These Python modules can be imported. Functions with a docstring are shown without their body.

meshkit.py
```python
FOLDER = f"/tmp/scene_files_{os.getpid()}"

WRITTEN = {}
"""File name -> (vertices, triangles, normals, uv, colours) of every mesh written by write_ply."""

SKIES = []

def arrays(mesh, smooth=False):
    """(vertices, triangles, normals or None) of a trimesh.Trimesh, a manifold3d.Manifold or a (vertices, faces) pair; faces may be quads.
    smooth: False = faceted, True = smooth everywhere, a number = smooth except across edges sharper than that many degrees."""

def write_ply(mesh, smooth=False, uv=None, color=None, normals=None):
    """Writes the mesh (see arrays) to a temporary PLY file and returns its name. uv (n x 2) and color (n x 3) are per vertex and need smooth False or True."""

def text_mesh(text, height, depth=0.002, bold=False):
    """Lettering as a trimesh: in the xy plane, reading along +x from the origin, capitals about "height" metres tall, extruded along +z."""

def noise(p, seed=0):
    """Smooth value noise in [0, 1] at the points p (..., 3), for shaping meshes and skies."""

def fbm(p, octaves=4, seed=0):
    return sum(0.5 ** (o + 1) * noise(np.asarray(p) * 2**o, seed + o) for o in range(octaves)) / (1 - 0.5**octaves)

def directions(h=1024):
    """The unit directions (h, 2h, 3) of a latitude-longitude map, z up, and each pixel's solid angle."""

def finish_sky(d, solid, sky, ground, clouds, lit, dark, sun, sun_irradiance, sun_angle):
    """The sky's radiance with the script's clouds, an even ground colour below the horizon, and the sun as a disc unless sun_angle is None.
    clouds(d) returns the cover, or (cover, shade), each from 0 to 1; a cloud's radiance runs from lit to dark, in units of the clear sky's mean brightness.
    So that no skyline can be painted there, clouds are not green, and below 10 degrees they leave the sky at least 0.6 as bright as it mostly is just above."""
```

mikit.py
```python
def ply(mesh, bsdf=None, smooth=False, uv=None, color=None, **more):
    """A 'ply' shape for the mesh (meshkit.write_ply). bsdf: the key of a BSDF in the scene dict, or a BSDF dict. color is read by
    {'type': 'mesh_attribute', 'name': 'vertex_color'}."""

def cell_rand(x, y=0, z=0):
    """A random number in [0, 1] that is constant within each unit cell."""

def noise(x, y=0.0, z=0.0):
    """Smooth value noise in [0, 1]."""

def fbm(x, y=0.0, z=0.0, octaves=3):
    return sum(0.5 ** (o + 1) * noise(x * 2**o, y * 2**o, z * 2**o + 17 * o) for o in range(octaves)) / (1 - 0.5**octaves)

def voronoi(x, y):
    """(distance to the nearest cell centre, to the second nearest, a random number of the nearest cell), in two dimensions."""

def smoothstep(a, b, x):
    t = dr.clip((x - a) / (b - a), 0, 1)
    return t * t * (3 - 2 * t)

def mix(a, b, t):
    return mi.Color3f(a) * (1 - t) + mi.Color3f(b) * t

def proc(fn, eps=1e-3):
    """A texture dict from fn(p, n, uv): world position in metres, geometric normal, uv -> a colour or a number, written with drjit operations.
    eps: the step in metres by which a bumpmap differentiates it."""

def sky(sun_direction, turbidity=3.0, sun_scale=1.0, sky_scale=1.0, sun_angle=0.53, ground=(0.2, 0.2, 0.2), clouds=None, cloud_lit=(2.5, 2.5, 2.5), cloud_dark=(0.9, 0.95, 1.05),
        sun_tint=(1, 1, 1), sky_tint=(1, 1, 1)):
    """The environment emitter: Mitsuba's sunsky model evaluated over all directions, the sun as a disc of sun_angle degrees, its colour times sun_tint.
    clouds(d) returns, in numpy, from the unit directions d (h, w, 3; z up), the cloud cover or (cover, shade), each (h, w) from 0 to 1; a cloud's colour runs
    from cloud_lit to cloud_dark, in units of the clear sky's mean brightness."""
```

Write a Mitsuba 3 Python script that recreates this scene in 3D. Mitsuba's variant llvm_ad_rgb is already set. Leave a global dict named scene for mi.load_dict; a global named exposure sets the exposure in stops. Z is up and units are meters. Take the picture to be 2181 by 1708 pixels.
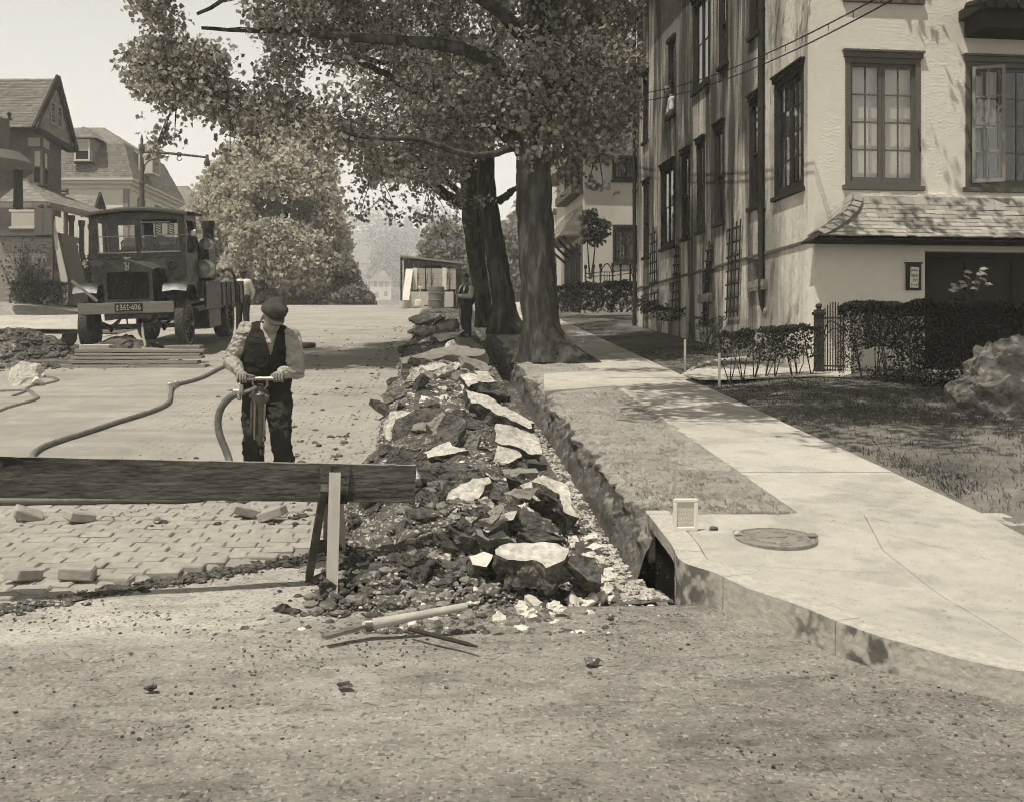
import math, random
import numpy as np, trimesh, manifold3d as m3
import mitsuba as mi, drjit as dr
import mikit, meshkit
from mikit import noise, fbm, smoothstep, mix, cell_rand
from shapely.geometry import Polygon, LineString, box as sbox
from shapely.ops import unary_union

T = mi.ScalarTransform4f
CH = 1.67                                    # eye height above the road at the tripod
scene = {'type': 'scene'}
labels = {}
# ------------------------------------------------------------------ camera, light, exposure
F = 2300.0 / 2181.0                          # focal length in picture widths
scene['camera'] = {'type': 'perspective', 'fov': math.degrees(2 * math.atan(0.5 / F)), 'fov_axis': 'x',
                   'principal_point_offset_x': 0.0, 'principal_point_offset_y': (854.0 - 760.0) / 1708.0,
                   'near_clip': 0.05, 'far_clip': 4000.0,
                   'to_world': T().look_at(origin=[0, 0, CH], target=[0, 10, CH], up=[0, 0, 1]),
                   'medium': {'type': 'ref', 'id': 'haze_air'}}
SUN = np.array([-0.30, -0.33, 1.0])
scene['sky'] = mikit.sky(SUN, turbidity=4.0, sun_scale=1.0, sky_scale=0.30, clouds=lambda d: np.exp(-3.6 * np.clip(d[..., 2], 0, 1)),
                         cloud_lit=(17.0, 16.6, 15.1), sun_tint=(1.0, 1.13, 1.33), sky_tint=(1.45, 1.05, 0.68))
exposure = 1.8
scene['haze_air'] = {'type': 'homogeneous', 'albedo': {'type': 'rgb', 'value': [0.97, 0.965, 0.95]}, 'sigma_t': 0.0012}

# ------------------------------------------------------------------ helpers
used = set()


def numbered(k):
    if k not in used:
        used.add(k)
        return k
    i = 1
    while f'{k}_{i:03d}' in used:
        i += 1
    used.add(f'{k}_{i:03d}')
    return f'{k}_{i:03d}'


def tag(key, label=None, cat=None, group=None, kind=None):
    d = labels.setdefault(key, {})
    for a, b in (('label', label), ('category', cat), ('group', group), ('kind', kind)):
        if b:
            d[a] = b
    if not d:
        labels.pop(key)
    return key


def thing(name, label, cat, group=None):
    return tag(numbered(name), label, cat, group)


def PL(m, mat, **kw):
    return mikit.ply(m, 'm_' + mat, **kw)


def obj(name, mesh, mat, parent=None, label=None, cat=None, group=None, kind=None, smooth=False, color=None, to=None):
    key = numbered((parent + '__' if parent else '') + name)
    m = mesh.mesh() if isinstance(mesh, MB) else mesh
    d = PL(m, mat, smooth=smooth, color=color) if not isinstance(m, dict) else m
    if to is not None:
        d = {**d, 'to_world': T(np.asarray(to, float))}
    scene[key] = d
    return tag(key, label, cat, group, kind)


def rotz(a):
    c, s = math.cos(a), math.sin(a)
    return np.array([[c, -s, 0], [s, c, 0], [0, 0, 1.0]])


def rotx(a):
    c, s = math.cos(a), math.sin(a)
    return np.array([[1.0, 0, 0], [0, c, -s], [0, s, c]])


def roty(a):
    c, s = math.cos(a), math.sin(a)
    return np.array([[c, 0, s], [0, 1.0, 0], [-s, 0, c]])


def M4(R=None, t=(0, 0, 0), s=1.0):
    m = np.eye(4)
    m[:3, :3] = (np.eye(3) if R is None else R) * s
    m[:3, 3] = t
    return m


BOXF = np.array([[0, 2, 3, 1], [4, 5, 7, 6], [0, 1, 5, 4], [2, 6, 7, 3], [0, 4, 6, 2], [1, 3, 7, 5]])


class MB:
    """Collects shapes into one mesh; frame is a 4 x 4 that places what is added."""

    def __init__(self, frame=None):
        self.v, self.f, self.n, self.frame = [], [], 0, frame

    def add(self, v, f):
        v = np.asarray(v, float)
        if len({len(q) for q in f}) > 1:
            f = [t for q in f for t in ([q] if len(q) == 3 else [[q[0], q[1], q[2]], [q[0], q[2], q[3]]])]
        f = np.asarray(f, int)
        if f.shape[1] == 4:
            f = np.vstack([f[:, [0, 1, 2]], f[:, [0, 2, 3]]])
        if self.frame is not None:
            v = v @ self.frame[:3, :3].T + self.frame[:3, 3]
        self.v.append(v)
        self.f.append(f + self.n)
        self.n += len(v)
        return self

    def mesh_(self, m, M=None):
        v = np.array(m.vertices)
        if M is not None:
            v = v @ M[:3, :3].T + M[:3, 3]
        return self.add(v, np.array(m.faces))

    def box(self, lo, hi, R=None, t=None):
        lo, hi = np.minimum(lo, hi), np.maximum(lo, hi)
        v = np.array([[x, y, z] for z in (lo[2], hi[2]) for y in (lo[1], hi[1]) for x in (lo[0], hi[0])], float)
        if R is not None:
            v = v @ np.asarray(R).T
        if t is not None:
            v = v + t
        return self.add(v, BOXF)

    def cbox(self, c, size, R=None, ch=0.0):
        h = np.asarray(size, float) / 2
        if ch <= 0:
            return self.box(-h, h, R, np.asarray(c, float))
        pts = []
        for sx in (-1, 1):
            for sy in (-1, 1):
                for sz in (-1, 1):
                    s = np.array([sx, sy, sz])
                    for k in range(3):
                        q = s * h
                        for j in range(3):
                            if j != k:
                                q[j] -= s[j] * min(ch, h[j] * .9)
                        pts.append(q)
        m = trimesh.convex.convex_hull(np.array(pts))
        v = np.array(m.vertices)
        if R is not None:
            v = v @ np.asarray(R).T
        return self.add(v + np.asarray(c, float), np.array(m.faces))

    def beam(self, p, q, w, h, up=(0, 0, 1)):
        """a bar from p to q, w across and h along up"""
        p, q, up = np.asarray(p, float), np.asarray(q, float), np.asarray(up, float)
        d = q - p
        L = np.linalg.norm(d)
        d /= L
        s = np.cross(d, up)
        if np.linalg.norm(s) < 1e-6:
            s = np.cross(d, [1.0, 0, 0])
        s /= np.linalg.norm(s)
        u = np.cross(s, d)
        v = np.array([p + d * L * a + s * w * b / 2 + u * h * c / 2 for c in (-1, 1) for b in (-1, 1) for a in (0, 1)])
        return self.add(v, BOXF)

    def tube(self, pts, r, n=8, cap=True):
        p = np.asarray(pts, float)
        r = np.broadcast_to(np.asarray(r, float), (len(p),))
        t = np.gradient(p, axis=0)
        t /= np.linalg.norm(t, axis=1, keepdims=True) + 1e-12
        a = np.cross(t[0], [0, 0, 1.0] if abs(t[0][2]) < .9 else [1.0, 0, 0])
        rows = []
        for i in range(len(p)):
            a = a - t[i] * (a @ t[i])
            a /= np.linalg.norm(a) + 1e-12
            b = np.cross(t[i], a)
            ang = np.arange(n) * 2 * np.pi / n
            rows.append(p[i] + r[i] * (np.cos(ang)[:, None] * a + np.sin(ang)[:, None] * b))
        v = np.vstack(rows)
        i, j = np.meshgrid(np.arange(len(p) - 1), np.arange(n), indexing='ij')
        q = np.stack([i * n + j, i * n + (j + 1) % n, (i + 1) * n + (j + 1) % n, (i + 1) * n + j], -1).reshape(-1, 4)
        f = np.vstack([q[:, [0, 1, 2]], q[:, [0, 2, 3]]])
        if cap:
            k = len(v)
            v = np.vstack([v, p[:1], p[-1:]])
            j = np.arange(n)
            e = (len(p) - 1) * n
            f = np.vstack([f, np.stack([j * 0 + k, (j + 1) % n, j], 1), np.stack([j * 0 + k + 1, e + j, e + (j + 1) % n], 1)])
        return self.add(v, f)

    def cyl(self, p, q, r, n=16, r2=None):
        return self.tube([p, q], [r, r if r2 is None else r2], n)

    def lathe(self, prof, c=(0, 0, 0), n=24, axis='z', R=None):
        """profile of (radius, height)"""
        prof = np.asarray(prof, float)
        ang = np.arange(n) * 2 * np.pi / n
        v = np.stack([prof[:, :1] * np.cos(ang), prof[:, :1] * np.sin(ang), prof[:, 1:2] + 0 * ang], -1).reshape(-1, 3)
        i, j = np.meshgrid(np.arange(len(prof) - 1), np.arange(n), indexing='ij')
        q = np.stack([i * n + j, i * n + (j + 1) % n, (i + 1) * n + (j + 1) % n, (i + 1) * n + j], -1).reshape(-1, 4)
        if R is None:
            R = {'z': np.eye(3), 'y': rotx(-math.pi / 2), 'x': roty(math.pi / 2)}[axis]
        return self.add(v @ R.T + np.asarray(c, float), q)

    def prism(self, poly, depth, M=None):
        """2d polygon (list of xy or shapely) extruded along +z by depth, then placed by M"""
        g = poly if hasattr(poly, 'exterior') else Polygon(poly)
        m = trimesh.creation.extrude_polygon(g, depth, engine='earcut')
        return self.mesh_(m, M)

    def grid(self, P):
        """P (n, m, 3) array of points"""
        n, m = P.shape[:2]
        i, j = np.meshgrid(np.arange(n - 1), np.arange(m - 1), indexing='ij')
        q = np.stack([i * m + j, (i + 1) * m + j, (i + 1) * m + j + 1, i * m + j + 1], -1).reshape(-1, 4)
        return self.add(P.reshape(-1, 3), q)

    def mesh(self):
        return trimesh.Trimesh(np.vstack(self.v), np.vstack(self.f), process=False)


def frame_xz(o, u, v):
    """4x4: local x -> u, local y -> up, local z -> v"""
    m = np.eye(4)
    m[:3, 0], m[:3, 1], m[:3, 2], m[:3, 3] = u, (0, 0, 1), v, o
    return m


def spline(pts, n=40):
    p = np.asarray(pts, float)
    from scipy.interpolate import CubicSpline
    t = np.concatenate([[0], np.cumsum(np.linalg.norm(np.diff(p[:, :3], axis=0), axis=1))])
    return CubicSpline(t, p, bc_type='natural')(np.linspace(0, t[-1], n))


# ------------------------------------------------------------------ the lie of the land
def H(y):
    """height of the street along the view"""
    y = np.asarray(y, float)
    a = 0.04 * y
    b = 0.24 + 0.087 * (y - 6)
    t = np.clip(y - 48, 0, 12)
    c = 3.894 + 0.087 * t - 0.006 * t * t
    d = 4.074 - 0.057 * (np.clip(y, 60, 140) - 60)
    e = d + 0.178 * np.clip(y - 375, 0, 725)
    return np.where(y < 6, a, np.where(y < 48, b, np.where(y < 60, c, e)))


def gp(px, py, off=0.0):
    """where the sight line through (px, py), in 2181 x 1708 pixels, meets the street plane raised by off"""
    k = (760.0 - py) / 2300.0
    lo, hi = 1.0, 54.0
    f = lambda y: CH + k * y - float(H(y)) - off
    ys = np.linspace(1.5, 54, 2000)
    d = CH + k * ys - H(ys) - off
    i = int(np.argmax(d < 0)) if (d < 0).any() else len(ys) - 1
    y = ys[i]
    return np.array([(px - 1090.5) / 2300.0 * y, y, float(H(y)) + off])


def at(px, py, Y):
    return np.array([(px - 1090.5) / 2300.0 * Y, Y, CH + (760.0 - py) / 2300.0 * Y])


def vfbm(x, y, z=0.0, o=4, seed=0):
    x, y = np.broadcast_arrays(np.asarray(x, float), np.asarray(y, float))
    return meshkit.fbm(np.stack([x, y, np.broadcast_to(np.asarray(z, float), x.shape)], -1), o, seed)


# ------------------------------------------------------------------ materials (a sepia print: warm greys)
def S(v, w=1.0):
    return (v, v * (1 - 0.05 * w), v * (1 - 0.18 * w))


def SC(v):
    return mi.Color3f(v, v * 0.95, v * 0.82)


def rgb(c):
    return {'type': 'rgb', 'value': list(c)}


def mat(name, v, rough=None, spec=0.3, metallic=0.0, bump=None, bscale=0.01, eps=2e-3, **kw):
    """v: a grey level, or a proc function"""
    tex = mikit.proc(v) if callable(v) else (v if isinstance(v, dict) else rgb(S(v)))
    if rough is None:
        b = {'type': 'diffuse', 'reflectance': tex}
    else:
        b = {'type': 'principled', 'base_color': tex, 'roughness': rough, 'specular': spec, 'metallic': metallic, **kw}
    if bump is not None:
        b = {'type': 'bumpmap', 'arbitrary': mikit.proc(bump, eps=eps), 'scale': bscale, 'bsdf': b}
    scene['m_' + name] = {'type': 'twosided', 'bsdf': b}
    return name


VC = {'type': 'mesh_attribute', 'name': 'vertex_color'}


def road_dirt(p, n, uv):
    a = fbm(p.x * 1.1 + p.y * .25, p.y * 1.6, 0, 4)
    b = fbm(p.x * 9, p.y * 9, 3, 4)
    c = noise(p.x * 70, p.y * 70, 1)
    band = smoothstep(.40, .62, fbm(p.x * .35 + 3.1, p.y * 1.0 - p.x * .30, 7, 3))
    v = .235 + .14 * (a - .5) + .12 * (b - .5) + .05 * (c - .5)
    v = v + (.04 + .12 * band) * smoothstep(.9, -1.6, p.x) * smoothstep(3.6, 4.9, p.y + .25 * p.x)
    v = v * (1 - .20 * smoothstep(.50, .75, fbm(p.x * 2.4 + p.y, p.y * 11 - p.x * 1.6, 11, 4)))
    v = v * (.80 + .22 * noise(p.x * 62, p.y * 62, 14) + .18 * noise(p.x * 115, p.y * 115, 15))
    v = v * (1 - .38 * smoothstep(.74, .84, noise(p.x * 58 + 9, p.y * 58, 16))) + .10 * smoothstep(.80, .88, noise(p.x * 66, p.y * 66, 18))
    return SC(v)


def road_bump(p, n, uv):
    return fbm(p.x * 14, p.y * 14, 0, 5) + .35 * noise(p.x * 80, p.y * 80, 5)


mat('road_dirt', road_dirt, bump=road_bump, bscale=.016)


def paving(p, n, uv):
    a = fbm(p.x * .8, p.y * .8, 0, 3)
    b = fbm(p.x * 7, p.y * 5, 3, 4)
    s = p.x + .07 * p.y
    row = dr.floor(p.y / .128)
    fy = p.y / .128 - row
    fx = s / .215 + .5 * row
    fx = fx - dr.floor(fx)
    j = smoothstep(.86, .95, fx) * smoothstep(.35, .75, noise(s * 2.2, p.y * 2.2, 4)) * smoothstep(46, 12, p.y)
    dust = smoothstep(-1.0, -5.0, p.x + .25 * (p.y - 9))
    v = .33 + .10 * (a - .5) + .09 * (b - .5) + .03 * smoothstep(20, 40, p.y)
    v = v * (1 - .55 * j * (1 - dust))
    v = v * (1 - .12 * smoothstep(.55, .7, noise(p.x * .9, p.y * 5, 9)))
    return SC(v)


mat('paving', paving, bump=lambda p, n, uv: fbm(p.x * 14, p.y * 14, 0, 4), bscale=.008)


def brick_col(p, n, uv):
    r = cell_rand(dr.floor((p.x + .07 * p.y) / .12), dr.floor(p.y / .128))
    return SC(.31 + .05 * r + .12 * (fbm(p.x * 20, p.y * 20, p.z * 20, 4) - .5) + .06 * (fbm(p.x * 1.5, p.y * 1.5, 0, 2) - .5))


mat('paver_brick', brick_col, bump=lambda p, n, uv: fbm(p.x * 40, p.y * 40, p.z * 40, 3), bscale=.005)


def concrete_col(p, n, uv):
    a = fbm(p.x * .9, p.y * .9, 0, 3)
    b = fbm(p.x * 12, p.y * 12, p.z * 12, 4)
    c = fbm(p.x * 3.3 + p.y, p.y * 3.3, 17, 4)
    return SC(.46 + .14 * (a - .5) + .12 * (b - .5) - .07 * smoothstep(.52, .72, c) + .05 * (noise(p.x * 150, p.y * 150, p.z * 150) - .5) - .12 * smoothstep(.86, .93, noise(p.x * 60, p.y * 60, 1)))


mat('concrete', concrete_col, bump=lambda p, n, uv: fbm(p.x * 50, p.y * 50, p.z * 50, 3), bscale=.003)


def curb_col(p, n, uv):
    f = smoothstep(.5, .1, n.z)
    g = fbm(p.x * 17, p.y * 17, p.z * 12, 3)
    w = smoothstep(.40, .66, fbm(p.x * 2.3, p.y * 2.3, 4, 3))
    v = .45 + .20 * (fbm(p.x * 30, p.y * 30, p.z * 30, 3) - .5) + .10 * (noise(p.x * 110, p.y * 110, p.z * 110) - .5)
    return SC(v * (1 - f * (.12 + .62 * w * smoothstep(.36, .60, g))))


mat('curb_stone', curb_col, bump=lambda p, n, uv: fbm(p.x * 40, p.y * 40, p.z * 40, 3), bscale=.006)


def soil_col(p, n, uv):
    a = fbm(p.x * 3, p.y * 3, p.z * 3, 4)
    b = fbm(p.x * 25, p.y * 25, p.z * 25, 3)
    c = noise(p.x * 70, p.y * 70, p.z * 70)
    v = .29 + .18 * (a - .5) + .24 * (b - .5) + .10 * (c - .5)
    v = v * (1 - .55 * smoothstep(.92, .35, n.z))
    return SC(dr.maximum(v, .03))


mat('soil', soil_col, bump=lambda p, n, uv: fbm(p.x * 22, p.y * 22, p.z * 22, 5), bscale=.03)


def lawn_col(p, n, uv):
    a = fbm(p.x * 1.3, p.y * 1.3, 0, 4)
    b = fbm(p.x * 18, p.y * 18, 2, 3)
    return SC(dr.maximum(.135 + .17 * (a - .45) + .09 * (b - .5), .025))


mat('lawn_ground', lawn_col, bump=lambda p, n, uv: fbm(p.x * 20, p.y * 20, p.z * 20, 4), bscale=.03)


def stucco_col(p, n, uv):
    a = fbm(p.x * .8, p.y * .8, p.z * .8, 3)
    b = fbm(p.x * 9, p.y * 9, p.z * 9, 3)
    return SC(.72 + .12 * (a - .5) + .08 * (b - .5))


mat('stucco', stucco_col, bump=lambda p, n, uv: fbm(p.x * 45, p.y * 45, p.z * 45, 2) + .6 * smoothstep(.5, .8, noise(p.x * 32, p.y * 32, p.z * 32)), bscale=.0045)


def stained_dappled(p, n, uv):
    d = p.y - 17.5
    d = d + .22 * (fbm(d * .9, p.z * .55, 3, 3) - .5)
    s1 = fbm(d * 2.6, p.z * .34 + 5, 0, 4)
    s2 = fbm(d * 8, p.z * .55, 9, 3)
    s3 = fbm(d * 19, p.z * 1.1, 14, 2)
    m = fbm(d * 1.1, p.z * .8, 27, 3)  # broad mottle paints sun dapples in among the real stains
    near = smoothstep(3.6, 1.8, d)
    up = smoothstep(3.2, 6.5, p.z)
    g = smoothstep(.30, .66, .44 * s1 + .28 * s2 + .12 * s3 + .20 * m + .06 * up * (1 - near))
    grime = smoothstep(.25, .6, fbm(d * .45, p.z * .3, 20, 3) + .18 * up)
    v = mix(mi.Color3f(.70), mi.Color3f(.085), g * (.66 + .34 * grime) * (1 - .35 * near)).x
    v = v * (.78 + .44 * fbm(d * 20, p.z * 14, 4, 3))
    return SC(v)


mat('stained_dappled_stucco', stained_dappled, bump=lambda p, n, uv: fbm(p.x * 25, p.y * 25, p.z * 25, 3), bscale=.010)


def bark_col(p, n, uv):
    a = fbm(p.x * 9, p.y * 9, p.z * 1.6, 4)
    return SC(.035 + .065 * smoothstep(.4, .7, a) + .03 * noise(p.x * 40, p.y * 40, p.z * 9))


mat('bark', bark_col, bump=lambda p, n, uv: fbm(p.x * 26, p.y * 26, p.z * 5, 4), bscale=.06, eps=4e-3)


def wood_col(p, n, uv):
    g = fbm(p.x * 2.5, p.y * 30, p.z * 38, 4)
    k = fbm(p.x * 5, p.y * 5, p.z * 9, 3)
    return SC(dr.maximum(.17 + .16 * (g - .5) + .14 * (k - .5), .02))


mat('old_wood', wood_col, bump=lambda p, n, uv: fbm(p.x * 4, p.y * 60, p.z * 70, 3), bscale=.006)


def pale_wood_col(p, n, uv):
    g = fbm(p.x * 26, p.y * 26, p.z * 3, 4)
    return SC(.42 + .22 * (g - .5))


mat('pale_wood', pale_wood_col)


def rubble_col(p, n, uv):
    a = fbm(p.x * 3, p.y * 3, p.z * 3, 3)
    b = fbm(p.x * 16, p.y * 16, p.z * 16, 4)
    v = .105 + .09 * (a - .5) + .15 * (b - .5)
    v = v + .30 * smoothstep(.60, .80, noise(p.x * 55, p.y * 55, p.z * 55)) * smoothstep(.42, .6, a)
    return SC(dr.maximum(v, .022))


mat('rubble_dirt', rubble_col, bump=lambda p, n, uv: fbm(p.x * 20, p.y * 20, p.z * 20, 5), bscale=.05)


def slab_col(p, n, uv):
    a = fbm(p.x * 5, p.y * 5, p.z * 5, 4)
    b = fbm(p.x * 40, p.y * 40, p.z * 40, 3)
    return SC(dr.maximum(.50 + .38 * (a - .5) + .38 * (b - .5) - .10 * smoothstep(.55, .75, noise(p.x * 22, p.y * 22, p.z * 22)), .04))


mat('slab_concrete', slab_col, bump=lambda p, n, uv: fbm(p.x * 24, p.y * 24, p.z * 24, 5), bscale=.035)
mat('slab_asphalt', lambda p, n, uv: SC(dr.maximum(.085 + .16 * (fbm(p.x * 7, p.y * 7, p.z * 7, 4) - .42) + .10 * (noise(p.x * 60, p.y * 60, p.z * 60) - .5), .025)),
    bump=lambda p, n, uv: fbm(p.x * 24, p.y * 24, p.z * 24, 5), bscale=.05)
mat('white_stone', lambda p, n, uv: SC(.62 + .22 * (fbm(p.x * 25, p.y * 25, p.z * 25, 3) - .5)))
mat('painted', VC, rough=.6)
scene['m_painted']['bsdf']['base_color'] = VC
mat('matte', VC)
scene['m_matte']['bsdf']['reflectance'] = VC
for nm, v in (('dark_trim', .045), ('mid_trim', .13), ('grey_trim', .26), ('pale_trim', .55), ('curtain', .42), ('reflection_sheet', .62), ('interior', .03), ('white_paint', .72), ('cream_siding', .62),
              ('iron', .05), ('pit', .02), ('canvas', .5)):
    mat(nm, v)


def shingle_col(p, n, uv):
    r = cell_rand(dr.floor(p.x / .21 + .5 * dr.floor(p.z / .17)), dr.floor(p.y / .3), dr.floor(p.z / .17))
    f = p.z / .17 - dr.floor(p.z / .17)
    return SC((.17 + .08 * r + .06 * (fbm(p.x * 2, p.y * 2, p.z * 2, 3) - .5)) * (1 - .5 * smoothstep(.16, .02, f)))


mat('far_shingle', shingle_col)
for i, v in enumerate((.27, .33, .38, .30)):
    mat(f'awning_shingle_{i}', (lambda k: lambda p, n, uv: SC(k + .12 * (fbm(p.x * 14, p.y * 5, p.z * 5, 3) - .5)))(v) if i < 1 else v)


def black_paint(p, n, uv):
    d = fbm(p.x * 6, p.y * 6, p.z * 6, 4)
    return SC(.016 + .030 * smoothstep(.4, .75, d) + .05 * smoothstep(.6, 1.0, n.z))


mat('truck_paint', black_paint, rough=.42, spec=.5)
mat('rubber', .06, rough=.7)
mat('steel', .35, rough=.35, metallic=.9)
mat('hose_rubber', lambda p, n, uv: SC(.13 + .08 * (fbm(p.x * 25, p.y * 25, p.z * 25, 3) - .5)), rough=.6)
scene['m_glass'] = {'type': 'thindielectric', 'int_ior': 1.5}


def leaf_mat(name, v, trans, vc=True):
    scene['m_' + name] = {'type': 'principledthin', 'base_color': VC if vc else rgb(S(v)), 'roughness': .5, 'spec_trans': 0.0, 'diff_trans': trans, 'eta': 1.4}
    return name


leaf_mat('leaf', .1, .95)
# ------------------------------------------------------------------ ground, street, pavement
rng = np.random.default_rng(11)


def sheet(name, xs, ys, zf, matname, lab=None, smooth=True, skew=True):
    X, Y = np.meshgrid(xs, ys)
    Xw = X - (.07 * Y if skew else 0)
    P = np.stack([Xw, Y, zf(X, Xw, Y)], -1)[:, ::-1]
    return obj(name, MB().grid(P), matname, smooth=smooth, kind='structure', label=lab)


def bank_line(y):
    """lateral place of the verge's broken edge"""
    return 1.53 + .10 * (vfbm(y * 1.3, 0 * y, 2, 3) - .5) * 2 + .05 * (vfbm(y * 6, 0 * y, 5, 3) - .5) * 2


# far terrain, under everything
ys = np.concatenate([np.linspace(-40, 8, 25), np.linspace(9, 70, 80), np.linspace(74, 370, 50), np.linspace(376, 1350, 80)])
xs = np.concatenate([np.linspace(-780, -24, 60), np.linspace(-22, 22, 60), np.linspace(24, 780, 60)])


def terrain_z(s, x, y):
    z = H(y) - .75
    left = np.clip((-14.5 - s) / 8, 0, 1)
    z = z + left * (.9 + .5 * np.clip((y - 30) / 15, 0, 1))
    right = np.clip((s - 4.0) / 1.5, 0, 1)
    z = z + right * .80
    far = np.clip((y - 60) / 60, 0, 1)
    return z + far * .6 + 5 * np.clip((y - 375) / 120, 0, 1) * (vfbm(x * .008, y * .008, 1) - .5)


sheet('ground', xs, ys, terrain_z, 'lawn_ground', skew=False)
labels['ground']['label'] = 'open ground running down past the crest and up the far hillside'

# street of pavers with its dusty bed
A0, A1 = gp(30, 1275), gp(660, 1172)
BRK = lambda x: A0[1] + (A1[1] - A0[1]) * (x - A0[0]) / (A1[0] - A0[0])      # the broken edge of the paving


def dusty(x, y):
    e = 9.6 + .9 * np.clip(-1.6 - x, 0, 3) * -.35 + 2.8 * np.clip((x + 3.0) / 1.6, 0, 1)
    return np.clip((y - e + .5 * (vfbm(x * 1.2, y * 1.2) - .5)) / 1.4, 0, 1)


def street_z(s, x, y):
    return H(y) - .016 + .019 * dusty(x, y) + .006 * (vfbm(x * 2, y * 2) - .5) - .06 * (y < BRK(x) + .03)


xs = np.linspace(-8.7, -.2, 90)
ys = np.concatenate([np.arange(6.0, 16, .06), np.linspace(16.1, 64, 200)])
sheet('street', xs, ys, street_z, 'paving')
labels['street']['label'] = 'dusty brick paved street climbing to the crest'

# single pavers: rows across the street
variants = []
for k in range(6):
    r = np.random.default_rng(k)
    m = MB().cbox((0, 0, 0), (.209, .122, .07), ch=.009).mesh()
    v = np.array(m.vertices)
    v += (r.random(v.shape) - .5) * .007
    variants.append(PL(trimesh.Trimesh(v, m.faces, process=False), 'paver_brick'))
loose_skip = [gp(535, 1103)[:2], gp(598, 1108)[:2]]
cand = []
row = 0
for yr in np.arange(6.1, 13.4, .128):
    s = -5.9 + (.107 if row % 2 else 0) + .03 * rng.random()
    while s < -.35:
        w = .215 + .012 * (rng.random() - .5)
        y = yr + .07 * 0
        x = s + w / 2 - .07 * y
        if y > BRK(x) + .07 + .05 * math.sin(x * 9) and dusty(np.array(x), np.array(y)) < .8 and x / y > -.51:
            tilt = rng.normal(0, .022, 2)
            z = float(H(y)) - .035 + rng.normal(0, .003) + (.01 if rng.random() < .03 else 0)
            if rng.random() > .012 and min(np.hypot(*(np.array([x, y]) - q)) for q in loose_skip) > .11:
                cand.append((y, x, z, tilt, rng.normal(0, .03)))
        s += w
    row += 1
cand.sort(key=lambda c: c[0])
grade = math.atan(.087)
for i, (y, x, z, tl, a) in enumerate(cand[:298]):
    R = rotx(grade + tl[0]) @ roty(tl[1]) @ rotz(a + .03 * math.sin(x * 3))
    obj('brick', variants[i % 6], None, 'street', to=M4(R, (x, y, z)))
rest = MB()
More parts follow.
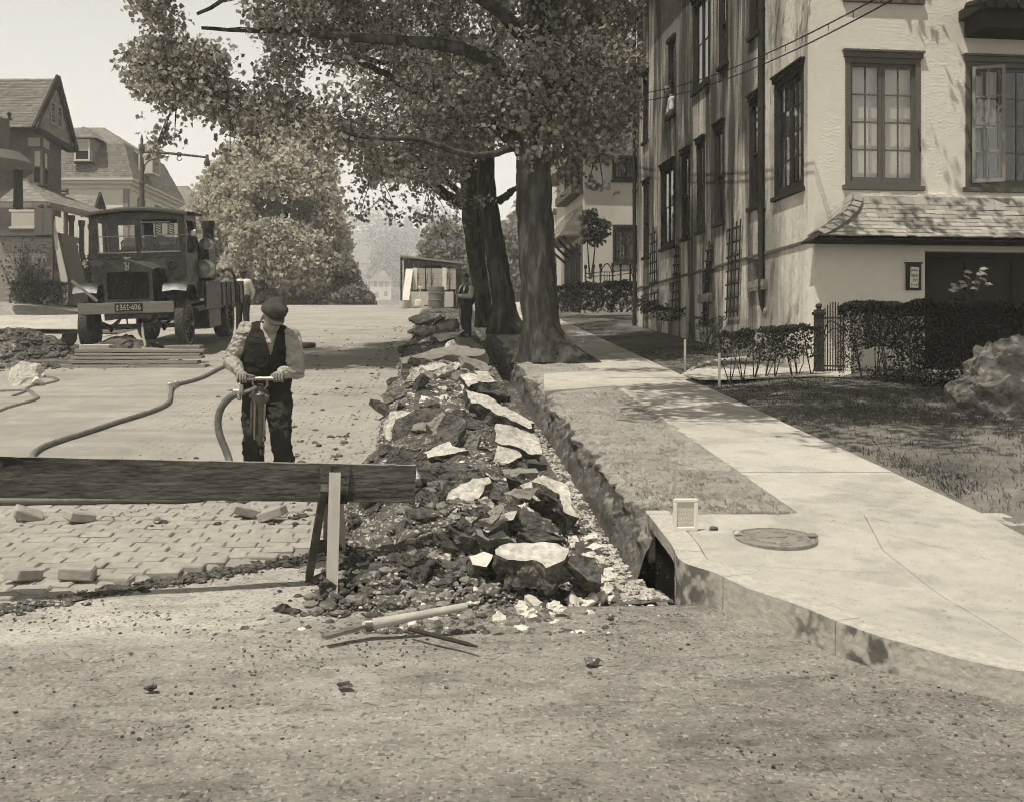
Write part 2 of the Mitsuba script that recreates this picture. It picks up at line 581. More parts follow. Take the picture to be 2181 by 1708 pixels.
for i, (y, x, z, tl, a) in enumerate(cand[298:]):
    rest.cbox((x, y, z), (.209, .122, .07), R=rotx(grade + tl[0]) @ roty(tl[1]) @ rotz(a), ch=.011)
obj('brick_field', rest, 'paver_brick', 'street', kind='stuff', label='farther pavers of the street, half under dust')
for i, (px, py, yw, tz) in enumerate(((525, 1100, .35, .30), (580, 1106, -.25, -.34), (170, 1112, .9, .25), (60, 1108, .5, .5), (505, 1068, -.4, .3), (165, 1234, .1, .1), (50, 1238, 1.2, .1))):
    g = gp(px, py)
    obj('loose_brick', variants[i % 6], None, to=M4(rotx(.2 * math.sin(i * 3)) @ roty(tz) @ rotz(yw), (g[0], g[1], g[2] + .045)),
        label=('brick heaved up at an angle just below the barrier plank', 'brick tilted beside a heaved brick on the street', 'flat brick lying loose on the pavers, left of middle', 'upturned brick near the left edge of the street',
               'loose brick under the worker behind the barrier plank', 'short broken brick at the edge of the torn paving', 'brick fallen in the dirt at the far left of the torn edge')[i], cat='brick')

# cross street in front, bare and dusty
xs = np.concatenate([np.linspace(-30, -5.5, 25), np.linspace(-5.4, 4.2, 220), np.linspace(4.5, 30, 25)])
ys = np.concatenate([np.linspace(-14, 2.4, 30), np.linspace(2.45, 7.6, 150)])


def cross_z(s, x, y):
    near = np.clip((BRK(x) + .12 - y) / .25, 0, 1)
    z = H(y) - .045 + .020 * (vfbm(x * 1.6, y * 2.2, 0, 4) - .5) + .012 * (vfbm(x * 9, y * 9, 3, 3) - .5)
    dip = np.clip((y - 6.30) / .6, 0, 1) * np.clip((x - .12) / .3, 0, 1)
    return z - .07 * (1 - near) - .30 * dip


sheet('cross_street', xs, ys, cross_z, 'road_dirt', skew=False)
labels['cross_street']['label'] = 'dirt strewn cross street in the foreground'

# crumbs: little stones and clods lying about
def crumb_mesh(pts, smin, smax, seed, flat=.6):
    r = np.random.default_rng(seed)
    ico = trimesh.creation.icosahedron()
    V, Fc = np.array(ico.vertices), np.array(ico.faces)
    n = len(pts)
    sz = smin + (smax - smin) * r.random(n) ** 4.0
    v = V[None] * (1 + .35 * (r.random((n, 12, 1)) - .5)) * sz[:, None, None] * np.stack([1 + .5 * r.random(n), .8 + .4 * r.random(n), np.full(n, flat)], -1)[:, None]
    a = r.random(n) * 6.3
    c, s_ = np.cos(a)[:, None], np.sin(a)[:, None]
    v = np.stack([v[..., 0] * c - v[..., 1] * s_, v[..., 0] * s_ + v[..., 1] * c, v[..., 2]], -1) + np.asarray(pts)[:, None]
    f = Fc[None] + 12 * np.arange(n)[:, None, None]
    return trimesh.Trimesh(v.reshape(-1, 3), f.reshape(-1, 3), process=False)


pts = []
for _ in range(13000):
    y = 3.0 + 4.3 * rng.random()
    x = -3.4 + 5.6 * rng.random()
    dens = .10 + .9 * (vfbm(x * 1.1, y * 1.5, 3) > .56)
    if rng.random() < dens and y < BRK(x) + .05 and not (x > 1 and y > 5.2):
        pts.append((x, y, float(H(y)) - .045 + .004))
for _ in range(500):
    x, y = rng.uniform(-2.6, -.4), rng.uniform(4.0, 5.0) 
    if vfbm(x * 1.6, y * 2.4, 8) > .50:
        pts.append((x, y, float(H(y)) - .045 + .004))
obj('road_crumbs', crumb_mesh(pts, .0016, .010, 5), 'rubble_dirt', kind='stuff', label='small stones and clods scattered over the dirt of the cross street', cat='crumbs')
pts = []
for _ in range(2600):
    x = -3.6 + 3.0 * rng.random()
    y = BRK(x) + rng.normal(-.05, .07)
    pts.append((x, y, float(H(y)) - .045 + .012 * rng.random()))
obj('edge_crumbs', crumb_mesh(pts, .006, .032, 6), 'rubble_dirt', kind='stuff', label='crumbled bedding along the torn edge of the brick paving', cat='crumbs')
pts = []
for _ in range(420):
    y = 8 + 26 * rng.random() ** 1.5
    s = -1.0 - 2.2 * rng.random() ** 2.5
    pts.append((s - .07 * y, y, float(H(y)) + .005))
obj('street_crumbs', crumb_mesh(pts, .008, .05, 7), 'rubble_dirt', kind='stuff', label='crumbs of rubble strewn on the street beside the long heap', cat='crumbs')

# trench and verge
yv = np.concatenate([np.arange(6.6, 14, .045), np.linspace(14.05, 24, 120), np.linspace(24.2, 50, 90)])
sv = np.concatenate([np.linspace(-.6, 1.2, 36), np.linspace(1.23, 1.46, 9)])
Y, Sx = np.meshgrid(yv, sv, indexing='ij')


def trench_z(s, y):
    dep = np.clip((y - 6.2) / 1.5, 0, 1)
    d = .30 * np.clip((s - .75) / .3, 0, 1) * dep + .03
    x = s - .07 * y
    return H(y) - d + .07 * (vfbm(x * 5, y * 5, 4) - .5) + .04 * (vfbm(x * 16, y * 16, 8) - .5)


Pt = np.stack([Sx - .07 * Y, Y, trench_z(Sx, Y)], -1)
obj('trench', MB().grid(Pt[:, ::-1]), 'rubble_dirt', smooth=True, kind='structure', label='shallow trench dug along the edge of the verge')
t = np.concatenate([np.linspace(0, 1, 16), np.linspace(1.04, 2, 34)])
Y, U = np.meshgrid(yv[yv > 7.66], t, indexing='ij')
E = bank_line(Y)
Sx = np.where(U < 1, 1.42 + (E - 1.42) * np.clip(U, 0, 1) ** .8, E + (2.70 - E) * (U - 1))
zt = trench_z(np.full_like(Y, 1.44), Y)
top = H(Y) + .135 + .03 * np.clip((2.2 - U) * 2, 0, 1) * 0 - .06 * np.clip((1.18 - U) / .18, 0, 1) ** 2
top = top + np.clip((U - 1.84) / .08, 0, 1) * (.045 * (vfbm((Sx - .07 * Y) * 7, Y * 7, 12, 3) - .42) - .02 * np.clip((U - 1.94) / .06, 0, 1))
bank = np.clip(U, 0, 1)
Z = np.where(U < 1, zt + (top - zt) * (bank ** .75), top)
X = Sx - .07 * Y
rough = np.clip(1.4 - np.abs(U - .75) * 1.6, .10, 1)
Z = Z + rough * .09 * (vfbm(X * 9, Y * 9, Z * 9, 4, 3) - .5) + .025 * (vfbm(X * 4, Y * 4, 1, 3) - .5)
X = X + rough * .16 * (vfbm(X * 6 + 5, Y * 6, Z * 6, 4, 5) - .5)
obj('verge', MB().grid(np.stack([X, Y, Z], -1)[:, ::-1]), 'soil', smooth=True, kind='structure', label='worn earth verge with a torn bank beside the trench')
verge_top = lambda y: float(H(y)) + .135


def grass_mesh(pts, hmin, hmax, seed, lean=.5, w=.004, n=1):
    r = np.random.default_rng(seed)
    p = np.repeat(np.asarray(pts), n, 0)
    k = len(p)
    p = p + np.stack([r.normal(0, .02, k), r.normal(0, .02, k), np.zeros(k)], -1) * (n > 1)
    h = hmin + (hmax - hmin) * r.random(k)
    a = r.random(k) * 6.28
    d = np.stack([np.cos(a), np.sin(a), 0 * a], -1)
    sd = np.stack([-np.sin(a), np.cos(a), 0 * a], -1) * w
    ln = (lean * r.random(k) * h)[:, None]
    up = np.stack([0 * a, 0 * a, h], -1)
    v = np.stack([p - sd, p + sd, p + up * .6 + d * ln * .4 + sd * .7, p + up + d * ln], 1)
    f = np.array([[0, 1, 2], [0, 2, 3]])[None] + 4 * np.arange(k)[:, None, None]
    return trimesh.Trimesh(v.reshape(-1, 3), f.reshape(-1, 3), process=False)


mat('dry_grass', .24)
mat('green_grass', .085)
pts = []
for _ in range(30000):
    y = 7.8 + 22 * rng.random() ** 1.7
    s = 1.56 + 1.04 * rng.random()
    x = s - .07 * y
    if rng.random() < .12 + .5 * (vfbm(x * 6, y * 6, 6) > .54) and not 15.7 < y < 18.1:
        pts.append((x, y, verge_top(y) - .006))
obj('verge_grass', grass_mesh(pts, .008, .032, 3, lean=2.2, w=.0035), 'dry_grass', kind='stuff', label='sparse dry grass on the worn verge', cat='grass')

# pavement slabs
def slab_poly(parent, name, poly, zoff, thick=.12, m='concrete', part=True):
    """a slab of the given outline whose top follows the land"""
    for g in getattr(poly, 'geoms', [poly]):
        if g.area < .004:
            continue
        for cut in (sbox(-50, -50, 50, 6.0), sbox(-50, 6.0, 50, 80)):
            h = g.intersection(cut)
            for q in getattr(h, 'geoms', [h]):
                if q.geom_type != 'Polygon' or q.area < .003:
                    continue
                mesh = trimesh.creation.extrude_polygon(q, thick, engine='earcut')
                if callable(zoff):
                    mesh = mesh.subdivide_to_size(.4)
                v = np.array(mesh.vertices)
                zo = zoff(v[:, 0], v[:, 1]) if callable(zoff) else zoff
                v[:, 2] = np.where(v[:, 2] > thick / 2, 0, -thick) + H(v[:, 1]) + zo
                obj(name, trimesh.Trimesh(v, mesh.faces, process=False), m, parent)


P2 = lambda px, py, off=.15: gp(px, py, off)[:2]
side_key = tag(numbered('sidewalk'), 'concrete slab sidewalk climbing between the verge and the lawn', kind='structure')
y = 7.78
k = 0
while y < 50:
    y2 = y + 1.52
    a = [(2.61 - .07 * y, y + .006), (3.93 - .07 * y, y + .006), (3.93 - .07 * y2, y2 - .006), (2.61 - .07 * y2, y2 - .006)]
    slab_poly('sidewalk', 'slab', Polygon(a), .15 + .004 * math.sin(k * 2.3))
    y, k = y2, k + 1
# driveway apron across the verge
slab_poly('sidewalk', 'slab', Polygon([P2(1160, 833), P2(1312, 822), P2(1268, 789), P2(1158, 797)]), .152)
# the corner: curb line, then the pavement behind it
CURB_PX = [(1374, 1088), (1412, 1137), (1436, 1172), (1463, 1203), (1514, 1222), (1583, 1253), (1673, 1284), (1763, 1322), (1860, 1358), (1960, 1386), (2060, 1410), (2151, 1427)]
zo_c = lambda x, y: .15 - .055 * np.clip((np.asarray(x) - 1.15) / 1.0, 0, 1) * np.clip((7.5 - np.asarray(y)) / 1.3, 0, 1)
cl = [gp(px, py, .15 - .055 * min(max((i - 3) / 6, 0), 1))[:2] for i, (px, py) in enumerate(CURB_PX)]
d = cl[-1] - cl[-3]
cl += [cl[-1] + d * .6 + (0, .03), cl[-1] + d * 2.2 + (0, .25), cl[-1] + d * 8 + (0, 1.6)]
curb_c = spline(np.array(cl), 90)
CURB = LineString(curb_c)
pad = Polygon(list(map(tuple, curb_c)) + [(12, 7.79), (2.0, 7.79), tuple(P2(1700, 1096)), tuple(P2(1480, 1096))])
pad = pad.buffer(0)
strip = CURB.buffer(.17, single_sided=True)
inner = pad.difference(CURB.buffer(.178, single_sided=True))
cuts = [LineString([P2(1440, 1199), P2(1915, 1206)]), LineString([P2(1840, 1098), P2(1880, 1163), P2(2150, 1333), P2(2400, 1470)]), LineString([P2(1700, 1096), P2(2200, 1200), P2(2600, 1280)])]
for c in cuts:
    inner = inner.difference(c.buffer(.0022))
corner_key = tag(numbered('street_corner'), 'concrete paved corner behind the curved curb', kind='structure')
slab_poly('street_corner', 'slab', inner, zo_c)
# lintel of the drain and the curb stones
curb_key = tag(numbered('curb'), 'curved stone curb with a storm drain opening at its end', kind='structure')
L = CURB.length
i0 = CURB.project(__import__('shapely').Point(*gp(1436, 1172, .15)[:2]))
i1 = CURB.project(__import__('shapely').Point(*gp(1388, 1105, .15)[:2]))
from shapely.ops import substring
bounds = [0, i1 * .55, i0 + .02, i0 + .62, i0 + 1.5, i0 + 2.5, i0 + 3.6, L]
for j in range(len(bounds) - 1):
    seg = substring(CURB, bounds[j] + .003, bounds[j + 1] - .003)
    pc = seg.buffer(.17, single_sided=True)
    mesh = trimesh.creation.extrude_polygon(pc, .34, engine='earcut')
    mesh = mesh.subdivide_to_size(.12)
    v = np.array(mesh.vertices)
    lift = v[:, 2]
    topz = H(v[:, 1]) + zo_c(v[:, 0], v[:, 1])
    depth = .085 if j == 1 else .34
    v[:, 2] = topz - depth * (1 - lift / .34) + .003
    # wear: chip the outer top edge
    v[:, :2] += .006 * (np.stack([vfbm(v[:, 0] * 9, v[:, 1] * 9, lift * 9, 3, 1), vfbm(v[:, 0] * 9, v[:, 1] * 9, lift * 9, 3, 2)], -1) - .5)
    obj('stone', trimesh.Trimesh(v, mesh.faces, process=False), 'curb_stone', 'curb')
seg = substring(CURB, bounds[1] + .0, bounds[2] + .0)
pc = seg.offset_curve(.05).buffer(.5, single_sided=True)
mesh = trimesh.creation.extrude_polygon(pc, .5, engine='earcut')
v = np.array(mesh.vertices)
v[:, 2] = H(v[:, 1]) + .15 - .09 - .5 + np.array(mesh.vertices)[:, 2]
obj('drain_pit', trimesh.Trimesh(v, mesh.faces, process=False), 'pit', 'curb')
# spill of stones before the drain
pts = []
for _ in range(700):
    q = gp(1325 + 38 * rng.normal(), 1226 + 17 * rng.normal())
    if q[0] < .93:
        pts.append((q[0], q[1], float(cross_z(0, np.array(q[0]), np.array(q[1]))) + .012 * rng.random()))
obj('drain_gravel', crumb_mesh(pts, .004, .030, 15), 'white_stone', kind='stuff', label='pale gravel spilled before the storm drain opening', cat='gravel')

# lawn on the right
xs = np.concatenate([np.linspace(3.86, 4.2, 12), np.linspace(4.3, 16, 70)])
ys = np.concatenate([np.arange(7.2, 20, .12), np.linspace(20.2, 52, 60)])
lawn_z = lambda s, x, y: H(y) + .14 + .06 * np.clip((s - 4) / 1.0, 0, 1) + .05 * (vfbm(x * 1.2, y * 1.2) - .5) - .02 * np.clip((4.1 - s) / .12, 0, 1) + np.clip((4.15 - s) / .1, 0, 1) * (.07 * (vfbm(x * 7, y * 7, 15, 3) - .40) - .05 * np.clip((3.92 - s) / .06, 0, 1))
sheet('lawn', xs, ys, lawn_z, 'lawn_ground')
labels['lawn']['label'] = 'shaded bare lawn between the sidewalk and the stucco house'
pts = []
for _ in range(60000):
    y = 7.8 + 14 * rng.random() ** 1.4
    s = 4.0 + 3.8 * rng.random()
    x = s - .07 * y
    if x / y < .50 and rng.random() < .12 + .88 * (vfbm(x * 1.5, y * 1.5, 2) > .53):
        pts.append((x, y, float(lawn_z(np.array(s), np.array(x), np.array(y))) - .005))
obj('lawn_grass', grass_mesh(pts, .015, .06, 4, lean=1.0, w=.004), 'green_grass', kind='stuff', label='thin short grass on the shaded lawn', cat='grass')

# side street and pavement on the far left
pl = lambda pts, off: Polygon([tuple(gp(px, py, off)[:2]) for px, py in pts])


def flat(name, poly, off, m, lab):
    mesh = trimesh.creation.extrude_polygon(poly, .02, engine='earcut').subdivide_to_size(1.5)
    v = np.array(mesh.vertices)
    v[:, 2] += H(v[:, 1]) + off - .02
    obj(name, trimesh.Trimesh(v, mesh.faces, process=False), m, kind='structure', label=lab)


flat('side_street', Polygon([(-9.7, 15), (-60, 15), (-60, 33.5), (-11.0, 30.2)]), -.02, 'paving', 'side street joining from the left')
flat('left_sidewalk', Polygon([(-10.75, 29.7), (-60, 33.0), (-60, 39.5), (-18, 37.0), (-13.4, 40), (-15.6, 70), (-14.0, 70), (-12.2, 40)]), .13, 'concrete', 'bright concrete sidewalk across the street on the left')
xs = np.linspace(-50, -13.2, 60)
ys = np.linspace(31, 75, 60)
left_z = lambda s, x, y: H(y) + .06 + np.clip((-12.8 - s) / 2.5, 0, 1) * np.clip((y - 36) / 2.5, 0, 1) * .42 - .55 * np.clip((38.2 - y + (x + 18) * .0) / 1.5, 0, 1) * (s < -14) + .08 * (vfbm(x * .8, y * .8) - .5)
sheet('front_yard', xs, ys, left_z, 'soil')
labels['front_yard']['label'] = 'dry grassy yard before the houses on the left'
# ------------------------------------------------------------------ the stucco house on the right
HU = np.array([1, .117, 0]) / math.hypot(1, .117)
HV = np.array([-.117, 1, 0]) / math.hypot(1, .117)
HO = np.array([4.905, 17.5, 0.0])
HF = np.eye(4)
HF[:3, 0], HF[:3, 1], HF[:3, 3] = HU, HV, HO          # local: x along the front, y along the side (into depth), z up
HBOT = 1.05


def fw(px, py, out=0.0):
    """pixel -> (along the front, height) on the front wall, out metres proud of it"""
    r = (px - 1090.5) / 2300.0
    o = HO - HV * out
    a = (o[0] - r * o[1]) / (r * HU[1] - HU[0])
    Y = o[1] + a * HU[1]
    return a, CH + (760 - py) / 2300 * Y


def sw(px, py):
    """pixel -> (depth along the side wall, height)"""
    r = (px - 1090.5) / 2300.0
    a = (HO[0] - r * HO[1]) / (r * HV[1] - HV[0])
    return a, CH + (760 - py) / 2300 * (HO[1] + a * HV[1])


Z5 = lambda zx, zy: ((1850 + zx / 2.44) * .727, (40 + zy / 2.44) * .727)
Z6 = lambda zx, zy: ((1850 + zx / 2.846) * .727, (600 + zy / 2.846) * .727)
LS = sw(1357, 400)[0]                     # length of the side wall
HTOP = 11.15
house = thing('stucco_house', 'tall stucco house with streaked side wall and a shingled hood over its door', 'house')


def win_holes(rects):
    return unary_union([sbox(*r) for r in rects])


# ---- side wall windows: (x0, x1, z0, z1) in wall coordinates
def swin(p_tl, p_tr, p_bl, p_br):
    a, b = sw(*p_tl), sw(*p_tr)
    c, e = sw(*p_bl), sw(*p_br)
    x0, x1 = (b[0] + e[0]) / 2, (a[0] + c[0]) / 2
    return (x0, (c[1] + e[1]) / 2, x1, (a[1] + b[1]) / 2)


side_w = {
    'w1': swin(Z5(1025, 510), Z5(1235, 370), Z5(1030, 1325), Z5(1230, 1232)),
    'w2': swin(Z5(848, 640), Z5(930, 580), Z5(850, 1395), Z5(933, 1360)),
    'w3': swin(Z5(597, 845), Z5(663, 785), Z5(599, 1515), Z5(666, 1475)),
    'w4': swin(Z5(470, 945), Z5(525, 905), Z5(472, 1570), Z5(527, 1532)),
    'w5': swin(Z5(360, 1020), Z5(418, 985), Z5(366, 1622), Z5(420, 1585)),
    'w6': swin(Z5(212, 1128), Z5(304, 1065), Z6(250, 378), Z6(370, 322)),
    'w7': swin(Z5(86, 1240), Z5(126, 1208), Z6(108, 440), Z6(152, 425)),
}
u4 = swin(Z5(270, 225), Z5(317, 165), Z5(266, 755), Z5(315, 705))
u5 = swin(Z5(86, 465), Z5(120, 425), Z5(86, 930), Z5(122, 898))
side_w['u4'], side_w['u5'] = u4, u5
zs, zt_ = u4[1], u4[3]
for nm, p0, p1 in (('u3', Z5(443, 590), Z5(562, 460)), ('u2', Z5(632, 395), Z5(692, 335)), ('u1', Z5(850, 185), Z5(925, 110))):
    a, b = sw(*p0), sw(*p1)
    side_w[nm] = (b[0], (a[1] + b[1]) / 2, a[0], (a[1] + b[1]) / 2 + (1.75 if nm != 'u3' else 2.0))
g0 = sw(*Z6(1000, 450))[0]
base_w = {'b1': swin(Z6(1005, 468), Z6(1100, 430), Z6(1020, 630), Z6(1105, 615)), 'b2': swin(Z6(592, 575), Z6(650, 560), Z6(592, 742), Z6(650, 725)),
          'b3': swin(Z6(300, 660), Z6(345, 648), Z6(320, 800), Z6(350, 790))}
belt_z = sw(1600, 548)[1]
front_w = {}
a0, a1 = fw(1800, 395), fw(1960, 128)
front_w['f1'] = (a0[0], a0[1], a1[0], a1[1])
b0 = fw(2056, 397)
front_w['f2'] = (b0[0], a0[1], b0[0] + (a1[0] - a0[0]), a1[1] - .01)
FW = 5.2
ga = fw(1955, 560)
front_w['door'] = (ga[0] + .12, HBOT + .05, ga[0] + 2.6, fw(1960, 535)[1])
for k in (0, 1):                                  # windows of the upper floors, above the picture
    front_w[f'g{k}'] = tuple(np.array(front_w[f'f{k + 1}']) + (0, 3.05, 0, 3.05)) if k == 0 else (2.75, 5.6 + 3.05 - .9, 3.9, 7.6)

# walls, with the openings cut through
side_poly = sbox(0, HBOT, LS, HTOP).difference(win_holes(list(side_w.values()) + list(base_w.values())))
Ms = HF @ np.array([[0, 0, 1, 0], [1, 0, 0, 0], [0, 1, 0, 0], [0, 0, 0, 1.0]])
obj('wall', MB(Ms).prism(side_poly, .28), 'stained_dappled_stucco', house, label='side wall of stucco with dark stains and sun dapples put into its colour')
front_poly = sbox(.283, HBOT, FW, HTOP).difference(win_holes(list(front_w.values())))
front_poly = front_poly.union(sbox(0, HBOT, .283, HTOP))
Mf = HF @ np.array([[1, 0, 0, 0], [0, 0, -1, .281], [0, 1, 0, 0], [0, 0, 0, 1.0]])
# the front is 283 mm thick and wraps the corner 3 mm proud of the side wall
fpoly = front_poly.union(sbox(-.003, HBOT, .1, HTOP))
obj('wall', MB(Mf).prism(fpoly, .283), 'stucco', house, label='pale rough stucco front wall')
core = MB(HF).box((.6, .6, HBOT), (.62, LS - .4, HTOP)).box((.6, .6, HBOT), (FW - .2, .62, HTOP)).box((0.3, LS - .3, HBOT), (FW, LS, HTOP)).box((FW - .02, .3, HBOT), (FW, LS, HTOP)).box((.3, .3, HTOP - .1), (FW, LS, HTOP))
obj('inner_wall', core, 'interior', house)
rf = MB(HF)
rf.add(np.array([[-.32, -.55, HTOP - .05], [FW + .5, -.55, HTOP - .05], [FW + .5, LS + .5, HTOP - .05], [-.32, LS + .5, HTOP - .05], [FW / 2, FW / 2, HTOP + 2.2], [FW / 2, LS - FW / 2, HTOP + 2.2]]),
       [[0, 1, 4], [1, 2, 5], [1, 5, 4], [2, 3, 5], [3, 0, 4], [3, 4, 5], [0, 3, 2], [0, 2, 1]])
obj('roof', rf, 'far_shingle', house)
bl = MB(HF)
bl.box((-.035, .0, belt_z - .03), (-.004, LS, belt_z + .02))
obj('belt_course', bl, 'mid_trim', house)


def window(fr, x0, z0, x1, z1, kind='sash', depth=.10, trim='dark_trim', hood=True, curtain=None, cols=2, rows=4, curt=None, label=None, open_sash=False, panes=True):
    """a window in local frame fr: x along the wall, y up, z outward"""
    w = MB(fr)
    t = .085
    w.box((x0, z0, -depth), (x0 + t, z1, .02)).box((x1 - t, z0, -depth), (x1, z1, .02))
    w.box((x0 + t, z1 - t, -depth), (x1 - t, z1, .018)).box((x0 + t, z0, -depth), (x1 - t, z0 + .06, .018))
    key = obj('window', w, trim, house, label=label)
    s = MB(fr)
    s.box((x0 - .05, z0 - .075, -.06), (x1 + .05, z0 - .003, .075))
    obj('sill', s, trim, key)
    if hood:
        h = MB(fr)
        h.box((x0 - .03, z1 + .003, -.02), (x1 + .03, z1 + .09, .05)).box((x0 - .05, z1 + .092, -.02), (x1 + .05, z1 + .125, .085))
        obj('hood', h, trim, key)
    ix0, ix1, iz0, iz1 = x0 + t, x1 - t, z0 + .06, z1 - t
    m = MB(fr)
    zg = -.07
    gl = []
    if kind == 'sash':
        zm = (iz0 + iz1) / 2
        for (lo, hi, dz) in ((iz0, zm + .02, -.01), (zm - .02, iz1, .018)):
            m.box((ix0, lo, zg + dz), (ix0 + .045, hi, zg + dz + .03)).box((ix1 - .045, lo, zg + dz), (ix1, hi, zg + dz + .03))
            m.box((ix0 + .045, lo, zg + dz), (ix1 - .045, lo + .05, zg + dz + .03)).box((ix0 + .045, hi - .05, zg + dz), (ix1 - .045, hi, zg + dz + .03))
            gl.append((ix0 + .045, lo + .05, ix1 - .045, hi - .05, zg + dz + .015))
        obj('sash', m, trim, key)
    else:
        half = (ix0 + ix1) / 2
        leaves = ((ix0, half - .004), (half + .004, ix1)) if kind == 'casement' else ((ix0, ix1),)
        for i, (a, b) in enumerate(leaves):
            m = MB(fr)
            e = .05
            zz = zg
            m.box((a, iz0, zz), (a + e, iz1, zz + .04)).box((b - e, iz0, zz), (b, iz1, zz + .04)).box((a + e, iz1 - e, zz), (b - e, iz1, zz + .04)).box((a + e, iz0, zz), (b - e, iz0 + e + .03, zz + .04))
            for c in range(1, cols):
                xx = a + e + (b - a - 2 * e) * c / cols
                m.box((xx - .011, iz0 + e + .03, zz + .006), (xx + .011, iz1 - e, zz + .034))
            for r in range(1, rows):
                zz2 = iz0 + e + .03 + (iz1 - iz0 - 2 * e - .03) * r / rows
                m.box((a + e, zz2 - .011, zz + .009), (b - e, zz2 + .011, zz + .031))
            k2 = obj('sash', m, trim, key)
            gl.append((a + e, iz0 + e + .03, b - e, iz1 - e, zz + .018, cols, rows))
    for g in gl:
        nx, nz = (g[5], g[6]) if len(g) > 5 and panes else (1, 1)
        for c in range(nx):
            for r in range(nz):
                xa, xb = g[0] + (g[2] - g[0]) * c / nx, g[0] + (g[2] - g[0]) * (c + 1) / nx
                za, zb = g[1] + (g[3] - g[1]) * r / nz, g[1] + (g[3] - g[1]) * (r + 1) / nz
                q = np.array([[xa, za, g[4]], [xb, za, g[4]], [xb, zb, g[4]], [xa, zb, g[4]]])
                if nx * nz > 1:
                    rr = np.random.default_rng(int(abs(xa * 997 + za * 131)))
                    q[:, 2] += (rr.random() - .5) * .012 * (np.array([0, 1, 1, 0]) - .5) + (rr.random() - .5) * .012 * (np.array([0, 0, 1, 1]) - .5)
                obj('pane', MB(fr).add(q, [[0, 1, 2, 3]]), 'glass', key)
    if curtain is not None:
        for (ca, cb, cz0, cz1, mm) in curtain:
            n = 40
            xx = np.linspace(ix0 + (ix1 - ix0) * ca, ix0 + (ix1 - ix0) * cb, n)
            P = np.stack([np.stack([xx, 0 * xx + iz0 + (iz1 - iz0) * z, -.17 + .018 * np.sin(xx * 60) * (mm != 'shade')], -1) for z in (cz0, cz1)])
            obj('curtain', MB(fr).grid(P), {'dark': 'grey_trim', 'shade': 'reflection_sheet'}.get(mm, 'curtain'), key, smooth=True)  # the palest sheet stands in for sky reflected in the glass
    return key


# side wall local frame: x along the wall, y up, z outward
MsO = HF @ np.array([[0, 0, -1, 0], [1, 0, 0, 0], [0, 1, 0, 0], [0, 0, 0, 1.0]])
MfO = HF @ np.array([[1, 0, 0, 0], [0, 0, -1, 0], [0, 1, 0, 0], [0, 0, 0, 1.0]])
for nm, r in side_w.items():
    big = nm in ('w1', 'w6', 'u3')
    cu = {'w1': [(.28, .62, .02, .98, 'c')], 'w2': [(.1, .8, .5, 1, 'dark')], 'w5': [(0, 1, .45, 1, 'dark')], 'w7': None, 'u3': [(.1, .9, .6, 1, 'dark')], 'w3': [(.1, .9, .62, 1, 'dark')]}.get(nm)
    if nm == 'u4':
        # the open window with the onlooker: upper sash only
        x0, z0, x1, z1 = r
        w = MB(MsO)
        t = .07
        w.box((x0, z0, -.1), (x0 + t, z1, .02)).box((x1 - t, z0, -.1), (x1, z1, .02)).box((x0 + t, z1 - t, -.1), (x1 - t, z1, .018)).box((x0 - .04, z0 - .07, -.06), (x1 + .04, z0 - .002, .07)).box((x0 - .04, z1 + .002, -.02), (x1 + .04, z1 + .1, .07))
        zm = z0 + (z1 - z0) * .47
        w.box((x0 + t, zm, -.06), (x1 - t, zm + .05, -.03)).box((x0 + t, z1 - t - .05, -.06), (x1 - t, z1 - t, -.03))
        key = obj('window', w, 'dark_trim', house, label='narrow window with its lower half raised open')
        obj('pane', MB(MsO).add([[x0 + t, zm, -.045], [x1 - t, zm, -.045], [x1 - t, z1 - t, -.045], [x0 + t, z1 - t, -.045]], [[0, 1, 2, 3]]), 'glass', key)
        continue
    window(MsO, *r, kind='casement' if big else 'sash', curtain=cu, cols=2 if nm == 'w1' else 1, rows=4 if nm == 'w1' else 2)
for nm, r in base_w.items():
    x0, z0, x1, z1 = r
    w = MB(MsO).box((x0, z0, -.26), (x1, z1, -.22))
    key = obj('basement_opening', w, 'interior', house)
    if nm != 'b3':
        bx = MB(MsO).box((x0 - .2, z0 - .22, .003), (x1 + .08, z0 - .03, .09))
        for i in range(9):
            a = x0 - .23 + i * (x1 - x0 + .33) / 9
            bx.cbox((a + .03, z0 - .13 + .02 * math.sin(i * 2.1), .092), (.07, .08, .02), ch=.008)
        obj('planter_box', bx, 'grey_trim', key, label='cast planter shelf under the basement opening')
window(MfO, *front_w['f1'], kind='casement', trim='mid_trim', cols=2, rows=4, curtain=[(0, .48, 0, 1, 'shade'), (.53, 1, 0, .97, 'shade')], label='front casement window of sixteen panes')  # pale sheets added behind the panes in place of reflected sky
k2 = window(MfO, *front_w['f2'], kind='casement', trim='mid_trim', cols=2, rows=4, curtain=[(.0, .5, .5, 1, 'c')], label='front casement window at the right edge with a leaf ajar')
for k in ('g0', 'g1'):
    window(MfO, *front_w[k], kind='casement', trim='mid_trim', panes=False)
for nm in ('f1', 'f2'):                              # iron stays on the frames
    x0, z0, x1, z1 = front_w[nm]
    for xx in ((x0 + .05, x1 - .05) if nm == 'f1' else (x0 + .05,)):
        m = MB(MfO).tube(np.array([[xx, z0 + .95, .03], [xx + .005, z0 + .75, .045], [xx + .01, z0 + .66, .05]]), .007, 6).tube(np.array([[xx, z0 + .70, .03], [xx + .02, z0 + .64, .06], [xx + .035, z0 + .58, .04]]), .012, 6)
        obj('window_stay', m, 'iron', house)
